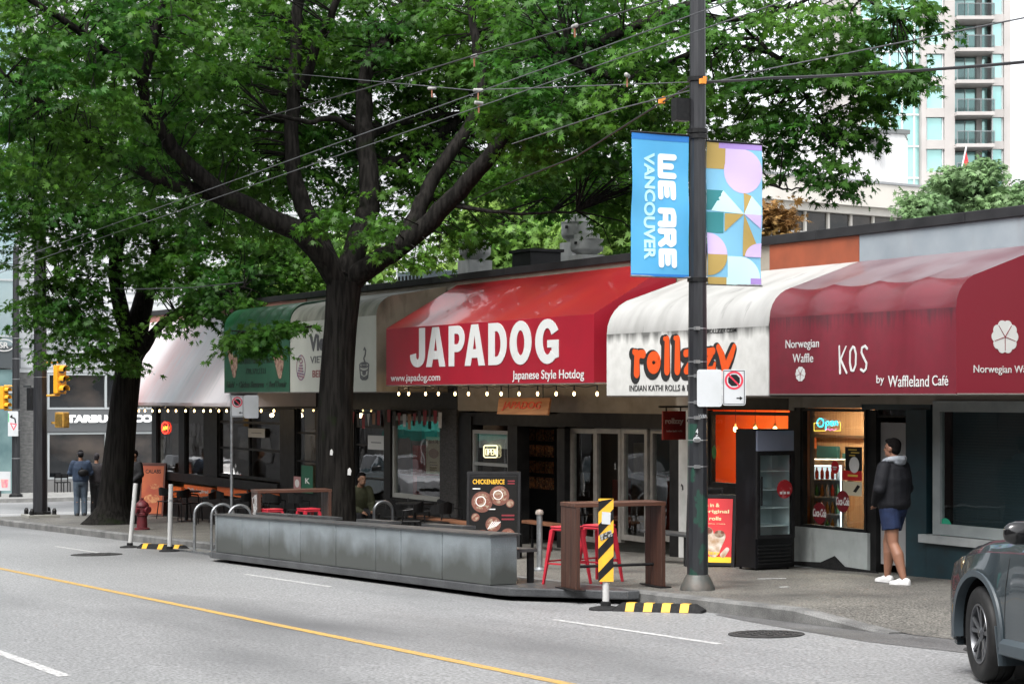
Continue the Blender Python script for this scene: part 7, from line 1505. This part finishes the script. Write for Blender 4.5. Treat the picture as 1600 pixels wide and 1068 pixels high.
wire('black cable from the big pole to the right across the tower', [PT, D(1200, 122, dp-.5), D(1400, 112, dp-2), D(1640, 93, dp-4)], .017, wireb, sag=.01); wire('thin grey wire from the big pole rising to the right', [D(1088, 135, dp), D(1200, 108, dp-.4), D(1330, 82, dp-1), D(1640, 20, dp-4)], .008)
wire('grey wire crossing the top left corner', [D(-10, 115, 45), D(67, 71, 44), D(190, -3, 41)], .012); wire('short grey wire at the very top left corner', [D(-10, 50, 45), D(65, -4, 43)], .012); wire('thin pale wire sagging across the left trunk', [D(150, 447, 48), D(200, 452, 46), D(300, 449, 44), D(380, 441, 42)], .012)
ins = M('insulator_pale', (.24, .24, .23), .4)
for i, (x, y, dep, lab) in enumerate(((741, 88, 25, 'pale strain insulator on the thin dark crown wire'), (675, 138, 29, 'left pale insulator on the span wire'), (747, 141, 26.8, 'right pale insulator on the span wire'), (748, 161, 26.2, 'pale hanger on the lower trolley wire'), (980, 118, 22.5, 'pale strain insulator just left of the big pole'), (898, 41, 23, 'pale insulator on the crown wire near the sky gap'))):
    p = D(x, y, dep); t = thing('wire_insulator', lab, 'insulator', tuple(p), .6*i, 'insulators on the overhead wires'); q = MB(); q.lathe([(.012, -.07), (.025, -.06), (.025, .06), (.012, .07)], n=10, M=Matrix.Rotation(math.pi/2, 3, 'Y')); q.build('body', ins, t, smooth=True); q = MB(); q.box(-.008, .008, -.008, .008, -.13, -.024); q.build('hanger', M('hanger_rust', (.25, .1, .05), .6), t)
for x, y, dd, lab in ((1098, 127, -.2, 'orange wire clamp at the right side of the big pole'), (1034, 158, 1.3, 'orange tag on the black cable left of the big pole')):
    p = D(x, y, dp+dd); q = MB(); q.cbox((0, 0, 0), (.05, .07, .06)); q.cbox((0, .03, .03), (.02, .04, .06)); o = q.build('wire_clamp', M('clamp_orange', (.7, .25, .03), .5)); o.location = p; tag(o, lab, 'clamp')
# ---------------------------------------------------------------- the other side of the street, seen in the shop glass
def opposite(label, x0, x1, h, m, seed):
    t = thing('street_building', label, 'building', (x0, -5, gz(x0))); q = MB(); q.box(x0, x1, -16, -5, gz(x0)-1, h); q.build('wall', m, t, world=True)
    q = MB(); q.box(x0, x1, -5.3, -4.9, h, h+.4); q.build('cornice', capm, t, world=True); x = x0+1.2
    while x < x1-2:
        for z in (gz(x)+1.0, gz(x)+4.6): f = MB(); f.box(x, x+2.0, -4.999, -4.95, z, z+1.9); fr = f.build('window', bgl, t, world=True)
        x += 3.1
opposite('brick and glass shops across the road behind the viewer', -62, -12, 9, M('opposite_brick', (.06, .032, .026), .8, col2=(.04, .022, .018), scale=2), 1); opposite('pale building down the road on the viewer side', -135, -64, 13, M('opposite_pale', (.13, .125, .12), .8), 2)
opposite('grey building up the road behind the viewer', -11, 40, 10, M('opposite_grey', (.08, .08, .08), .8), 3)

def parked(x, y, rz, col, label):
    c = dup(ca, loc=(x, y, gz(x)), rz=rz, label=label); c.rotation_euler = (0, 0, rz); pm_ = M('paint_%.2f' % col[0], col, .25, .3, coat=.8)
    c['group'] = 'cars reflected in the shop glass'
    def rec(o):
        for ch in o.children:
            if ch.type == 'MESH':
                for sl_ in ch.material_slots:
                    if sl_.material and sl_.material.name.startswith('car_slate'): sl_.link = 'OBJECT'; sl_.material = pm_
            rec(ch)
    rec(c)
parked(-72, 8.9, math.pi+.0, (.7, .7, .7), 'white car waiting down the road, mirrored in the corner restaurant glass'); parked(-61, 5.6, 0, (.45, .46, .48), 'silver car across the road, mirrored in the shop doors'); parked(-84, 5.2, 0, (.02, .02, .025), 'black car far down the road, mirrored in the shop glass'); parked(-47, 4.9, 0, (.3, .32, .34), 'grey car across the road, mirrored in the hot dog shop doors')
x = -66; t = thing('canopy_tent', 'teal market tent across the road, mirrored in the noodle shop window', 'tent', (x, 1.5, gz(x)+.1)); q = MB(); q.loft([[(-1.7, -1.7, 2.1), (1.7, -1.7, 2.1), (1.7, 1.7, 2.1), (-1.7, 1.7, 2.1)], [(-1.7, -1.7, 2.4), (1.7, -1.7, 2.4), (1.7, 1.7, 2.4), (-1.7, 1.7, 2.4)], [(-.05, -.05, 3.2), (.05, -.05, 3.2), (.05, .05, 3.2), (-.05, .05, 3.2)]]); q.build('roof', M('tent_teal', (.02, .32, .26), .6, trans=.3), t)
for a in (-1.65, 1.65):
    for b in (-1.65, 1.65): q = MB(); q.tube([(a, b, 0), (a, b, 2.1)], .03, 8); q.build('pole', white, t)
